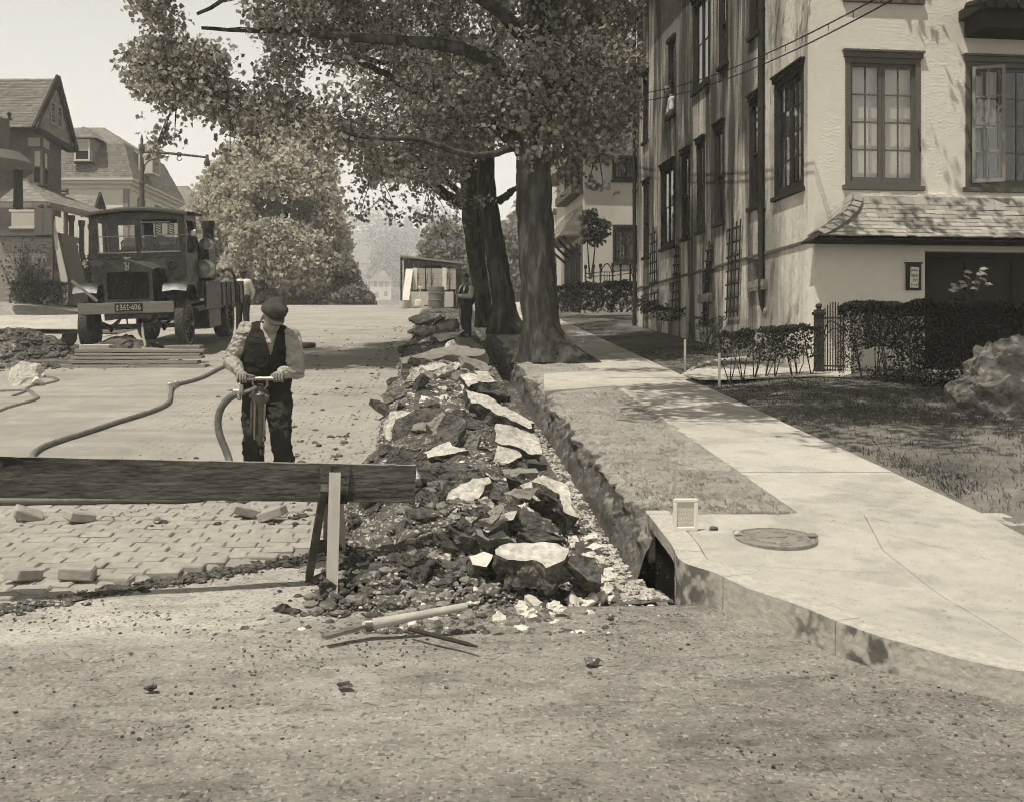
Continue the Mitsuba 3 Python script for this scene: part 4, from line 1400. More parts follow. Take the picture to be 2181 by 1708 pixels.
def foliage(pts, size, seed, grey, var=.35, up=.35, aspect=.85, fold=.25):
    """one folded leaf of four corners at every point; returns mesh and vertex colours"""
    r = np.random.default_rng(seed)
    p = np.asarray(pts, float)
    n = len(p)
    nrm = r.normal(0, 1, (n, 3))
    nrm /= np.linalg.norm(nrm, axis=1, keepdims=True)
    nrm[:, 2] += up
    nrm /= np.linalg.norm(nrm, axis=1, keepdims=True)
    d = r.normal(0, 1, (n, 3))
    d[:, 2] -= .7
    d -= nrm * (d * nrm).sum(1, keepdims=True)
    d /= np.linalg.norm(d, axis=1, keepdims=True)
    s = np.cross(nrm, d)
    L = size * (.7 + .6 * r.random(n))[:, None]
    a = p - d * L * .5
    t = p + d * L * .5
    c = p - d * L * .08
    l = c + s * L * aspect * .5 + nrm * L * fold * .5
    q = c - s * L * aspect * .5 + nrm * L * fold * .5
    v = np.stack([a, l, t, q], 1).reshape(-1, 3)
    f = (np.array([[0, 2, 1], [0, 3, 2]])[None] + 4 * np.arange(n)[:, None, None]).reshape(-1, 3)
    g = grey * (1 + var * (r.random(n) * 2 - 1))
    col = np.repeat(np.stack([g, g * .96, g * .80], -1), 4, 0)
    return trimesh.Trimesh(v, f, process=False), col


def clumps(cent, n, rad, seed, flat=.8):
    r = np.random.default_rng(seed)
    cent = np.asarray(cent, float)
    k = np.maximum(1, (n * (.6 + .8 * r.random(len(cent)))).astype(int))
    c = np.repeat(cent, k, 0)
    o = r.normal(0, 1, (len(c), 3))
    o /= np.linalg.norm(o, axis=1, keepdims=True)
    o *= (r.random(len(c)) ** .5)[:, None] * rad
    o[:, 2] *= flat
    return c + o


def trunk(pts, radii, seed, flutes=7, amp=.10, n=44, step=.06, flare=None):
    pts = np.asarray(pts, float)
    L = np.linalg.norm(np.diff(pts, axis=0), axis=1).sum()
    m = max(12, int(L / step))
    q = spline(np.column_stack([pts, radii]), m)
    c, r = q[:, :3], q[:, 3]
    ang = np.arange(n) * 2 * np.pi / n
    A, Zz = np.meshgrid(ang, c[:, 2])
    base = np.clip(1 - (c[:, 2] - c[0, 2]) / .9, 0, 1)[:, None]
    cx, sx = np.cos(A), np.sin(A)
    ridge = np.abs(meshkit.fbm(np.stack([cx * 7, sx * 7, Zz * 1.5], -1), 3, seed) - .5) * 2
    rr = r[:, None] * (1 + amp * (ridge * 2 - .8)) * (1 + base ** 2 * (.34 + .26 * np.cos(A * 5 + seed)))
    if flare is not None:
        rr = rr + flare[1] * base ** 2.5 * np.clip(np.cos(A - flare[0]), 0, 1) ** 4
    P = np.stack([c[:, :1] + rr * cx, c[:, 1:2] + rr * sx, np.broadcast_to(Zz, rr.shape)], -1)
    P = np.concatenate([P, P[:, :1]], 1)
    return MB().grid(P[:, ::-1])


def limb(pts, r0, r1, n=9, k=26, wob=.04, seed=0):
    q = spline(pts, k)
    r = np.random.default_rng(seed)
    q[1:-1] += r.normal(0, wob * r0, (k - 2, 3)) * 2
    return q, np.linspace(r0, r1, k) * (1 + .06 * r.normal(size=k))


# ---- the near street tree
near_t = thing('street_tree', 'big street tree with a straight trunk standing nearest on the verge', 'tree', 'street trees along the verge')
prof = [(1172, 772, 52, 20.0), (1162, 742, 47, 20), (1154, 700, 42, 20), (1147, 600, 40, 20), (1137, 400, 38, 20), (1140, 200, 36, 20), (1141, 40, 33, 20), (1143, -160, 30, 20), (1140, -420, 22, 20), (1130, -700, 10, 20)]
obj('trunk', trunk([at(x, y, Z) for x, y, w, Z in prof], [w / 115.0 for *_, w, Z in prof], 3, flare=(-.2, .42), n=60, step=.045), 'bark', near_t, smooth=True)
far_t = thing('street_tree', 'old street tree with a forked double trunk behind the standing man', 'tree', 'street trees along the verge')
sa = [(1034, 698, 18, 30.8), (1030, 661, 17.5, 30.6), (1026, 626, 17.5, 30.5), (1018, 575, 18.5, 30.2), (1012, 524, 20, 29.9), (1006, 472, 21, 29.6), (999, 380, 20, 29), (975, 250, 17, 28.4), (950, 80, 14, 27.8), (930, -120, 10, 27), (915, -300, 5, 27)]
sb = [(1083, 712, 34, 27.8), (1073, 650, 26, 28), (1058, 550, 23, 28), (1045, 472, 22, 28), (1034, 380, 21, 28), (1040, 250, 18, 28.2), (1060, 60, 15, 28.5), (1075, -150, 11, 29), (1080, -320, 5, 29)]
for i, st in enumerate((sa, sb)):
    obj('trunk', trunk([at(x, y, Z) for x, y, w, Z in st], [w / 2300.0 * Z for *_, w, Z in st], 13 + i, n=44), 'bark', far_t, smooth=True)
LIMBS = {
    near_t: [([(1120, 330, 20), (1088, 293, 20.2), (1020, 262, 20.6), (942, 231, 21), (850, 175, 21.3), (760, 130, 21.5)], .17, .05),
             ([(1126, 200, 20), (1060, 140, 19.6), (960, 100, 19.2), (820, 85, 19), (640, 70, 19), (430, 60, 19.3)], .15, .03),
             ([(1130, 90, 20), (1000, -20, 19), (820, -60, 18.6), (600, -40, 18.5), (420, 30, 18.8)], .15, .03),
             ([(1160, 260, 20), (1200, 200, 20.4), (1260, 150, 21), (1330, 120, 21.5)], .11, .03),
             ([(1150, 20, 20), (1230, -80, 19), (1330, -130, 18), (1500, -200, 16.5)], .15, .05),
             ([(1125, 300, 19.8), (1000, 330, 19.2), (900, 300, 18.9), (760, 290, 18.8), (640, 240, 18.8)], .08, .02)],
    far_t: [([(985, 436, 28.3), (940, 408, 27.5), (880, 365, 26.6), (820, 335, 26), (778, 317, 25.6)], .15, .06),
            ([(996, 372, 28.2), (965, 345, 27.6), (926, 338, 27), (870, 345, 26.4)], .12, .04),
            ([(985, 415, 28.2), (950, 385, 28), (918, 352, 27.8), (890, 330, 27.6)], .10, .03),
            ([(1064, 428, 28), (1080, 416, 28.5), (1100, 402, 29.4), (1150, 380, 30)], .11, .05),
            ([(975, 250, 28), (900, 170, 26), (800, 130, 25), (700, 117, 24.5)], .14, .04),
            ([(778, 317, 25.6), (720, 300, 25), (660, 250, 24.6)], .06, .02)],
}
for t, ls in LIMBS.items():
    for i, (pts, r0, r1) in enumerate(ls):
        q, r = limb([at(*p) for p in pts], r0, r1, seed=i)
        obj('branch', MB().tube(q, r, 9), 'bark', t, smooth=True)
CAN = Polygon([(250, 125), (268, 190), (300, 215), (345, 228), (372, 262), (400, 235), (440, 270), (480, 285), (520, 300), (560, 285), (600, 300), (680, 320), (740, 352), (765, 395), (800, 400), (900, 420), (985, 410),
               (1040, 330), (1100, 330), (1180, 380), (1240, 345), (1285, 370), (1345, 320), (1368, 250), (1370, -40), (1300, -260), (300, -260), (255, 30), (300, 62), (285, 95)])
HOLES = [(660, 330, 30), (1010, 470, 30), (345, 75, 18), (560, 170, 14), (500, 220, 16)]
pool = {near_t: [], far_t: []}
SPT = {}
CANI = CAN.buffer(-26)
import shapely
tries = 0
while tries < 7000:
    tries += 1
    px, py = 240 + 1110 * rng.random(), -260 + 690 * rng.random()
    if not CANI.contains(shapely.Point(px, py)) or any(math.hypot(px - a, py - b) < c for a, b, c in HOLES):
        continue
    if px < 560:
        Z = rng.uniform(18.3, 20.3)
    elif px < 760:
        Z = rng.uniform(18.6, 24)
    elif px < 1080:
        Z = rng.uniform(19, 29)
    else:
        Z = rng.uniform(18.8, 24.5)
    p = at(px, py, Z)
    g = meshkit.noise(p[None] * .75)[0]
    edge = CAN.exterior.distance(shapely.Point(px, py))
    if g < .43 + .03 * (px < 600) + (.08 if edge < 40 else 0):
        continue
    tr = far_t if (Z > 23.5 and px < 1150) else near_t
    pool[tr].append(p)
    if py < 0 and rng.random() < .35:
        pool[tr].append(at(px, py - 220 * rng.random(), Z + 1.5))
# sprays hanging below the rest
SPR = [(350, 285, 19, .45), (335, 310, 19, .35), (328, 326, 19, .22), (372, 300, 19, .25), (410, 246, 19, .24), (335, 232, 19, .35), (500, 300, 19, .38), (490, 322, 19, .26), (545, 312, 19, .3), (553, 335, 19, .2), (700, 335, 22, .4),
       (755, 370, 25, .4), (770, 410, 25.5, .5), (760, 445, 25.5, .35), (765, 465, 25.5, .22), (820, 440, 26, .5), (845, 455, 26, .35), (900, 455, 26, .45), (905, 472, 26, .3), (935, 430, 26.5, .5), (865, 400, 26, .6), (800, 400, 26, .5), (960, 400, 27, .5),
       (945, 490, 27.5, .3), (930, 500, 27.5, .25), (960, 470, 28, .4), (980, 440, 27.5, .4), (1030, 430, 27, .3), (1195, 390, 20.5, .35), (1210, 345, 21, .5), (1255, 385, 21.5, .35), (1285, 405, 21.5, .22), (1300, 340, 21.5, .35), (1110, 330, 19.0, .4), (1150, 250, 19.0, .45), (1130, 180, 18.9, .5), (1160, 320, 19.1, .3)]
spray = {near_t: [], far_t: []}
for (px, py, Z, r) in SPR:
    t = far_t if (Z > 24 and px < 1100) else near_t
    c = at(px, py, Z)
    for _ in range(max(4, int(34 * r))):
        spray[t].append(c + rng.normal(0, r * .42, 3) * (1, 1, .75))
    k = min(pool[t], key=lambda p: np.linalg.norm(p - c) + (0 if p[2] > c[2] else 3))
    SPT.setdefault(t, []).append((k, c))
# the crowns go on above the picture
for c, rad, t, n in (((-.5, 20, 14.5), (6.0, 4.5, 4.6), near_t, 150), ((-2, 27, 16.5), (6.5, 5, 4.6), far_t, 170), ((3.4, 19.5, 13), (3.2, 4, 3.6), near_t, 30)):
    for _ in range(n):
        o = rng.normal(0, 1, 3)
        o *= rng.random() ** .33 / np.linalg.norm(o)
        p = np.array(c) + o * rad
        if (p[2] - CH) / p[1] * 2300 > 790 and meshkit.noise(p[None] * .45)[0] > .48:
            pool[t].append(p)
twig = {near_t: MB(), far_t: MB()}
for t, sd in ((near_t, 5), (far_t, 6)):
    P = np.vstack([clumps(pool[t], 32, .40, sd), clumps(spray[t], 4, .13, sd)])
    m, c = foliage(P, .104, sd, .36, up=.45, var=.6)
    for a_, b_ in SPT.get(t, []):
        twig[t].tube(spline([a_, (a_ + b_) / 2 + (0, 0, .08), b_], 6), np.linspace(.016, .006, 6), 5, cap=False)
    obj('crown', m, 'leaf', t, color=c)
    cc = np.array(pool[t])
    for p in cc[::5]:
        j = np.argsort(np.linalg.norm(cc - p, axis=1))[1:3]
        for k in j:
            q = np.array([p, (p + cc[k]) / 2 + rng.normal(0, .06, 3), cc[k]])
            twig[t].tube(q, (.012, .010, .007), 4, cap=False)
    obj('twigs', twig[t], 'bark', t, kind='stuff')

# ---- a lawn tree standing to the right of the picture; its shade falls on the lawn and the house
lawn_t = thing('lawn_tree', 'tree beside the stucco house whose crown shades the lawn from just outside the view', 'tree')
obj('trunk', trunk([(8.9, 12.2, 1.0), (8.8, 12.2, 3.0), (8.3, 12.1, 5.5), (7.2, 12, 7.6), (5.5, 11.8, 9.0)], (.30, .26, .22, .16, .08), 23), 'bark', lawn_t, smooth=True)
P = []
for _ in range(2000):
    o = rng.normal(0, 1, 3)
    o *= rng.random() ** .4 / np.linalg.norm(o)
    p = np.array((4.0, 12.8, 8.8)) + o * (4.7, 5.2, 2.4)
    inview = (760 - (p[2] - CH) / p[1] * 2300) > -25 and p[0] / p[1] < .48
    if not inview and meshkit.noise(p[None] * .62)[0] > .58 and p[0] > -.6 and p[1] > 7.6 and not (p[1] > 13 and p[0] > 2.2 and rng.random() < .74):
        P.append(p)
for _ in range(900):
    p = np.array([rng.uniform(-.9, 2.4), rng.uniform(7.6, 18.5), rng.uniform(7.6, 9.6)])
    if (760 - (p[2] - CH) / p[1] * 2300) < -25 and meshkit.noise(p[None] * (.55, .9, .3))[0] > .60:
        P.append(p)
m, c = foliage(clumps(P, 26, .42, 9), .13, 9, .11, up=.5)
obj('crown', m, 'leaf', lawn_t, color=c)

# ---- the maple across the street and its neighbours
def leafy_tree(name, label, poly, Z, depth, n, clump_n, rad, leaf, grey, trunk_px, seed, group=None, holes=.30, tw=.18, fr=.55):
    t = thing(name, label, 'tree', group)
    pg = Polygon(poly)
    x0, y0, x1, y1 = pg.bounds
    r = np.random.default_rng(seed)
    P = []
    k = 0
    while len(P) < n and k < n * 12:
        k += 1
        px, py = r.uniform(x0, x1), r.uniform(y0, y1)
        if not pg.contains(shapely.Point(px, py)):
            continue
        e = pg.exterior.distance(shapely.Point(px, py)) / (.25 * min(x1 - x0, y1 - y0))
        dz = depth * min(1, e) ** .5
        p = at(px, py, Z + (r.uniform(-1, 1) if r.random() < .4 else -r.random() ** .4) * dz)
        if meshkit.noise(p[None] * fr + seed)[0] > holes:
            P.append(p)
    m, c = foliage(clumps(P, clump_n, rad, seed, .65), leaf, seed, grey, up=.55)
    obj('crown', m, 'leaf', t, color=c)
    w = MB()
    for tr in trunk_px:
        q = [at(px, py, Z + dz) for px, py, dz in tr]
        w.tube(spline(q, 14), np.linspace(tw, tw * .25, 14), 8)
    obj('trunk', w, 'bark', t, smooth=True)
    return t


leafy_tree('maple_tree', 'broad pale maple across the street behind the truck', [(425, 660), (418, 560), (400, 480), (425, 430), (430, 390), (470, 340), (520, 300), (560, 268), (610, 262), (660, 285), (700, 350), (712, 420), (728, 480), (735, 540), (740, 600), (735, 655)], 58, 3.6, 1500, 26, .75, .28, .55,
           [[(566, 660, 0), (560, 600, 0), (548, 480, 0), (540, 380, 0)], [(562, 600, 0), (600, 500, .6), (620, 400, .5)], [(560, 610, 0), (530, 560, -1.5), (505, 520, -2)]], 41, tw=.26)
leafy_tree('bush_tree', 'dark leafy bush low to the right of the maple', [(690, 655), (700, 600), (712, 555), (740, 560), (752, 600), (785, 640), (790, 656)], 56, 1.5, 260, 24, .55, .26, .26, [[(730, 656, 0), (728, 600, 0)]], 42, tw=.1)
leafy_tree('pale_tree', 'pale feathery tree behind the tool shed', [(905, 560), (915, 500), (930, 480), (975, 470), (1000, 500), (1100, 480), (1115, 560), (1120, 640), (985, 620)], 82, 3, 330, 22, 1.0, .42, .30, [[(960, 660, 0), (955, 520, 0)]], 43, tw=.15)
leafy_tree('pale_tree', 'pale tree seen in the gap right of the near trunk', [(1080, 650), (1080, 500), (1110, 430), (1180, 400), (1200, 520), (1195, 650)], 95, 3, 240, 22, 1.1, .45, .30, [[(1140, 660, 0), (1145, 500, 0)]], 44, tw=.15)
# saplings by the second house, and the two-stemmed one
# ---- far hillside wood: one mass
P, sizes = [], []
r = np.random.default_rng(51)
for _ in range(760):
    y = 400 + 690 * r.random() ** 1.1
    x = r.uniform(-.52, .52) * y
    px_, lim = x / y * 2300 + 1090.5, 0
    if any(a - 14 < px_ < b + 14 and y < Yh + 12 for a, b, Yh in ((788, 833, 535), (728, 760, 905), (742, 790, 697), (862, 930, 724))):
        continue
    hgt = r.uniform(14, 30)
    w = hgt * r.uniform(.28, .45)
    z0 = float(terrain_z(np.array(x), np.array(x), np.array(y)))
    k = int(70)
    o = r.normal(0, 1, (k, 3))
    o *= (r.random(k) ** .4 / np.linalg.norm(o, axis=1))[:, None]
    P.append(np.array([x, y, z0 + hgt * .55]) + o * (w, w, hgt * .5))
m, c = foliage(np.vstack(P), 4.0, 52, .22, up=.4)
obj('hillside_woods', m, 'leaf', kind='stuff', label='hazy wood covering the far hillside', cat='woods', color=c)

# ---- hedges
def hedge(name, label, base, w, h, n, leaf, grey, seed, stems=True, group=None, cat='hedge', dens=None, top_noise=.12, low=.0):
    """base: polyline of ground points; leaves fill a box w wide and h tall along it"""
    r = np.random.default_rng(seed)
    base = np.asarray(base, float)
    seg = np.linalg.norm(np.diff(base, axis=0), axis=1)
    cum = np.concatenate([[0], np.cumsum(seg)])
    u = r.random(n) * cum[-1]
    p = np.stack([np.interp(u, cum, base[:, k]) for k in range(3)], -1)
    d = (base[-1] - base[0]) / np.linalg.norm(base[-1] - base[0])
    s = np.array([-d[1], d[0], 0])
    hh = h * (1 + top_noise * 2 * (meshkit.fbm(np.stack([u * 2.2, u * 0, u * 0 + seed], -1), 3) - .5))
    q = r.random(n) ** .7
    sd = np.where(r.random(n) < .6, np.sign(r.random(n) - .5) * (1 - .25 * r.random(n)), r.uniform(-1, 1, n))
    z = np.where(r.random(n) < .3, hh * (1 - .12 * r.random(n)), hh * (low + (1 - low) * q))
    p = p + s * (sd * w / 2)[:, None] + np.stack([0 * z, 0 * z, z], -1)
    keep = meshkit.noise(p * 3.0) > .30 + .25 * np.clip(.5 - z / h, 0, 1)
    m, c = foliage(p[keep], leaf, seed, grey, up=.2)
    t = thing(name, label, cat, group)
    obj('leaves', m, 'leaf', t, color=c)
    if stems:
        st = MB()
        k = int(cum[-1] / .22)
        for i in range(k):
            f = (i + r.random()) / k * cum[-1]
            b = np.array([np.interp(f, cum, base[:, j]) for j in range(3)]) + s * r.normal(0, w * .15)
            for _ in range(3):
                e = b + s * r.normal(0, w * .3) + d * r.normal(0, .14) + (0, 0, h * r.uniform(.6, .95))
                st.tube([b, (b + e) / 2 + r.normal(0, .02, 3), e], (.010, .008, .004), 5, cap=False)
        obj('stems', st, 'bark', t)
    return t


lz = lambda x, y: np.array([x, y, float(lawn_z(np.array(x + .07 * y), np.array(x), np.array(y)))])
gl = lambda px, py: lz(*gp(px, py, .2)[:2])
big0, big1 = gl(1815, 806), gl(2130, 838)
hb = lambda p, q: [p + (q - p) * f for f in np.linspace(0, 1, 6)]
hedge('clipped_hedge', 'tall dark clipped hedge before the front door of the stucco house', hb(big0, big1 + (big1 - big0) * 1.2), .75, (805 - 640) / 2300 * big0[1], 52000, .036, .055, 61)
low0, low1 = gl(1545, 815), gl(1735, 802)
hedge('low_hedge', 'low open hedge with bare stems between the two stakes and the iron gate', hb(low0, low1), .35, .80, 4200, .042, .075, 62, low=.35)
sh0 = gl(1490, 750)
hedge('small_shrub', 'loose small shrub by the lawn edge left of the low hedge', hb(sh0, gl(1550, 735)), .5, .62, 900, .045, .085, 63, cat='shrub', low=.2)
hedge('small_shrub', 'shrub at the foot of the trellis under the planter shelf', hb(gl(1560, 716), gl(1640, 728)), .5, .55, 1300, .05, .06, 67, cat='shrub', low=.05)
hedge('boundary_hedge', 'dark hedge across the sidewalk end before the second house', hb(at(1195, 668, 36), at(1356, 664, 33)), .9, .92, 5200, .09, .055, 64)
hedge('foundation_plants', 'low plants along the far foot of the streaked wall', hb(at(1372, 664, 29), at(1440, 690, 25)), .5, .35, 900, .07, .07, 65, cat='plant', stems=False)
# ------------------------------------------------------------------ the compressor truck
TF = M4(None, (-7.87, 22.2, float(H(22.2)) + .09)) @ M4(rotz(.07)) @ M4(rotx(.080)) @ M4(roty(-.034))
truck = thing('compressor_truck', 'old dark truck carrying an air compressor, parked nose downhill on the street', 'truck')


def tb():
    return MB(TF)


def tobj(name, m, mt, parent=None, **kw):
    return obj(name, m, mt, parent or truck, **kw)


def wheel(x, y, r, w, name='wheel', twin=False):
    side = 1 if x > 0 else -1
    k = tobj(name, tb().lathe([(0, -w * .30), (r * .56, -w * .30), (r * .72, -w * .36), (r * .74, w * .36), (r * .60, w * .20), (r * .30, w * .18), (r * .24, w * .34), (0, w * .36)], (x, y, r), 36, R=roty(math.pi / 2 * side)), 'truck_paint', smooth=35)
    tob = tb().lathe([(r * .70, -w * .40), (r * .80, -w * .5), (r * .95, -w * .5), (r, -w * .40), (r, w * .40), (r * .95, w * .5), (r * .80, w * .5), (r * .70, w * .40)], (x, y, r), 40, R=roty(math.pi / 2))
    for i in range(26):                      # diamond tread
        a0 = i * 2 * math.pi / 26
        for sgn in (-1, 1):
            p = []
            for f in (-1, -.33, .33, 1):
                a = a0 + sgn * f * .16
                p.append((x + f * w * .42, y + (r + .004) * math.cos(a), r + (r + .004) * math.sin(a)))
            tob.tube(p, .009, 4, cap=False)
    tobj('tyre', tob, 'rubber', k)
    ring = tb().lathe([(r * .735, 0), (r * .75, .006), (r * .765, 0)], (x + side * w * .5, y, r), 40, R=roty(math.pi / 2 * side))
    tobj('rim', ring, 'steel', k, smooth=True)
    hub = tb().lathe([(0, .10), (.05, .10), (.075, .05), (.09, 0), (.13, -.02)], (x + side * w * .36, y, r), 18, R=roty(math.pi / 2 * side))
    for i in range(10):
        a = i * 2 * math.pi / 10
        hub.cbox((x + side * w * .22, y + r * .42 * math.cos(a), r + r * .42 * math.sin(a)), (.05, .035, .035), ch=.008)
    tobj('hub', hub, 'truck_paint', k)


wheel(.98, .74, .53, .20)
wheel(-.98, .74, .53, .20)
wheel(.93, 5.2, .55, .36, 'rear_wheel')
wheel(-.93, 5.2, .55, .36, 'rear_wheel')
m = tb()
for s in (-1, 1):
    m.box((s * .42 - .05, .05, .68), (s * .42 + .05, 7.0, .86))
    for k in range(4):                               # springs
        m.tube([(s * .55, .1 + .12 * k, .64 - .03 * k), (s * .55, .74, .52 - .03 * k), (s * .55, 1.4 - .12 * k, .64 - .03 * k)], .03, 6)
m.box((-.42, .06, .70), (.42, .16, .84)).box((-.42, 3.0, .70), (.42, 3.1, .84)).box((-.42, 6.4, .70), (.42, 6.5, .84))
tobj('frame', m, 'truck_paint')
ax = tb().beam((-.9, .74, .52), (.9, .74, .52), .09, .1).beam((-.6, .95, .47), (.75, .98, .49), .05, .05)
tobj('axle', ax, 'truck_paint')
ax = tb()
ax.cyl((0, 1.0, .62), (0, 5.2, .66), .07, 12).cyl((-.9, 5.2, .55), (.9, 5.2, .55), .1, 10)
ax.lathe([(0, -.2), (.2, -.12), (.24, 0), (.2, .12), (0, .2)], (0, 5.2, .55), 14, R=roty(math.pi / 2))
tobj('axle', ax, 'truck_paint', smooth=40)
ax = tb()
tobj('starting_crank', tb().tube([(0, -.06, .78), (0, .0, .62), (.0, -.02, .52), (.14, -.03, .50)], .016, 6).tube([(-.15, -.02, .64), (-.28, .0, .58), (-.22, .02, .50), (-.05, .1, .52)], .018, 6), 'iron')
bp = tobj('bumper', tb().cbox((0, -.02, .93), (1.92, .07, .23), ch=.008), 'bumper_wood') if mat('bumper_wood', lambda p, n, uv: SC(.20 + .12 * (fbm(p.x * 3, p.y * 9, p.z * 40, 4) - .5))) else None
lp = tobj('licence_plate', tb().cbox((.06, -.062, .945), (.56, .012, .17), ch=.004), 'dark_trim', label='dark number plate lettered 361-406 in white')
tm = meshkit.text_mesh('361·406', .105, .004)
w_ = tm.bounds[1][0] - tm.bounds[0][0]
PF = TF @ frame_xz((0.06, -.0685, .945), (1, 0, 0), (0, -1, 0))
tm.apply_translation((-tm.bounds[0][0], 0, 0))
tm.apply_scale([.41 / w_, 1, 1])
tobj('lettering', MB(PF).mesh_(tm, M4(None, (-.175, -.055, 0))), 'pale_trim', bp and lp)
for t, yy in (('A', .0), ('S', -.06)):
    tx = meshkit.text_mesh(t, .045, .004, bold=True)
    tobj('lettering', MB(PF).mesh_(tx, M4(None, (-.245, yy, 0))), 'pale_trim', lp)
# radiator and bonnet
sh = tb()
sh.box((-.50, .20, 1.05), (-.42, .36, 1.66)).box((.42, .20, 1.05), (.50, .36, 1.66)).box((-.50, .20, 1.02), (.50, .36, 1.10))
cap = [(-.53, 1.66), (.53, 1.66), (.53, 1.71), (.34, 1.79), (.16, 1.86), (.06, 1.92), (-.06, 1.92), (-.16, 1.86), (-.34, 1.79), (-.53, 1.71)]
sh.prism(cap, .20, np.array([[1, 0, 0, 0], [0, 0, -1, .37], [0, 1, 0, 0], [0, 0, 0, 1.0]]))
rad = tobj('radiator', sh, 'truck_paint')
core = tb().box((-.42, .26, 1.10), (.42, .34, 1.66))
tobj('core', core, 'interior', rad)
fin = tb()
for i in range(34):
    x = -.41 + .82 * i / 33
    fin.box((x - .0045, .235, 1.10), (x + .0045, .262, 1.66))
for k in range(5):
    fin.box((-.42, .243, 1.15 + k * .11), (.42, .258, 1.157 + k * .11))
tobj('fins', fin, 'dark_trim', rad)
em = tb().tube([(-.04, .155, 1.86), (0, .15, 1.80), (.05, .15, 1.74), (.03, .15, 1.70), (-.03, .15, 1.71)], .014, 6).tube([(0, .15, 1.86), (-.01, .15, 1.72)], .014, 6).tube([(.06, .155, 1.86), (.045, .15, 1.76)], .013, 6)
em.tube([(-.07, .25, 1.955), (.07, .25, 1.955)], .016, 6).cyl((0, .25, 1.90), (0, .25, 1.96), .045, 10)
tobj('badge', em, 'grey_trim', rad)
hood_sec = [(-.47, 1.05), (-.50, 1.5), (-.44, 1.72), (-.22, 1.84), (0, 1.87), (.22, 1.84), (.44, 1.72), (.50, 1.5), (.47, 1.05)]
P = np.array([[(x * (1 + .14 * f), .37 + .78 * f, z + .03 * f * (z > 1.3)) for x, z in hood_sec] for f in (0, .5, 1)])
tobj('bonnet', tb().grid(P[:, ::-1]), 'truck_paint', smooth=40)
m = tb()
for k in range(7):
    m.box((.505 + .01 * k, .52 + .08 * k, 1.22), (.52 + .01 * k, .56 + .08 * k, 1.48))
tobj('louvres', m, 'dark_trim')
# cab
CY0, CY1, CW = 1.12, 2.25, 1.0
front = sbox(-CW, .95, CW, 2.92).difference(win_holes([(-.83, 2.10, -.05, 2.78), (.08, 2.10, .86, 2.78)]))
m = tb().prism(front, .04, np.array([[1, 0, 0, 0], [0, 0, 1, CY0], [0, 1, 0, 0], [0, 0, 0, 1.0]]))
side = sbox(CY0 + .042, .95, CY1, 2.92).difference(win_holes([(CY0 + .2, 2.05, CY1 - .25, 2.75)]))
for s in (-1, 1):
    m.prism(side, .04, np.array([[0, 0, 1, s * CW - (.04 if s > 0 else 0)], [1, 0, 0, 0], [0, 1, 0, 0], [0, 0, 0, 1.0]]))
back = sbox(-CW + .042, .95, CW - .042, 2.92).difference(win_holes([(-.72, 2.12, -.15, 2.72), (.05, 2.02, .80, 2.74)]))
m.prism(back, .03, np.array([[1, 0, 0, 0], [0, 0, 1, CY1], [0, 1, 0, 0], [0, 0, 0, 1.0]]))
m.box((-.95, CY0 + .05, 1.2), (.95, CY1, 1.3))
cab = tobj('cab', m, 'truck_paint')
tr = tb()
for (x0, x1) in ((-.83, -.05), (.08, .86)):
    tr.box((x0 - .03, CY0 - .015, 2.07), (x1 + .03, CY0 - .002, 2.10)).box((x0, CY0 + .005, 2.42), (x1, CY0 + .03, 2.445))
    tr.box((x0 - .012, CY0 + .006, 2.1), (x0 + .012, CY0 + .03, 2.78)).box((x1 - .012, CY0 + .006, 2.1), (x1 + .012, CY0 + .03, 2.78))
tr.box((.08, CY0 - .03, 2.70), (.70, CY0 - .004, 2.73))
tobj('window_trim', tr, 'grey_trim', cab)
for (x0, x1) in ((-.83, -.05), (.08, .86)):
    for (z0, z1) in ((2.10, 2.42), (2.445, 2.78)):
        if not (x0 > 0 and z0 > 2.3):
            tobj('pane', tb().add([(x0, CY0 + .02, z0), (x1, CY0 + .02, z0), (x1, CY0 + .02, z1), (x0, CY0 + .02, z1)], [[0, 1, 2, 3]]), 'glass', cab)
rv = tb()
for i in range(17):
    x = -.96 + 1.92 * i / 16
    rv.lathe([(.014, 0), (.010, .008), (0, .011)], (x, CY0, 2.02), 7, R=rotx(math.pi / 2))
    if i % 2 == 0:
        rv.lathe([(.014, 0), (.010, .008), (0, .011)], (x, CY0, 1.93), 7, R=rotx(math.pi / 2))
for z in np.linspace(1.05, 1.95, 8):
    for x in (-.96, .96, .62, -.62):
        rv.lathe([(.016, 0), (.011, .009), (0, .012)], (x, CY0, z), 7, R=rotx(math.pi / 2))
rv.box((-CW, CY0 - .008, 1.965), (CW, CY0 - .001, 1.985))
tobj('rivets', rv, 'truck_paint', cab)
for s in (1, -1):
    tobj('porthole', tb().lathe([(.105, 0), (.105, .025), (.078, .03), (.078, -.01), (0, -.012)], (s * .70, CY0, 1.80), 22, R=rotx(math.pi / 2)), 'truck_paint', cab)
rf = []
for x in np.linspace(-1.10, 1.10, 13):
    rf.append([(x, y, 2.93 + .12 * (1 - (x / 1.1) ** 2) - .05 * max(0, (CY0 - y) / .25)) for y in (CY0 - .20, CY0, 1.7, CY1 + .22)])
P = np.array(rf)
tobj('roof', tb().grid(P).grid((P - (0, 0, .05))[::-1]).grid(np.stack([P[:, 0], P[:, 0] - (0, 0, .05)])).grid(np.stack([P[-1], P[-1] - (0, 0, .05)])).grid(np.stack([P[0] - (0, 0, .05), P[0]])), 'roof_canvas' if mat('roof_canvas', .10) else None, cab, smooth=30)
sw_ = tb().tube([(.36 + .23 * math.cos(a), 1.50 + .10 * math.sin(a), 2.22 + .21 * math.sin(a)) for a in np.linspace(0, 2 * math.pi, 25)], .016, 6, cap=False)
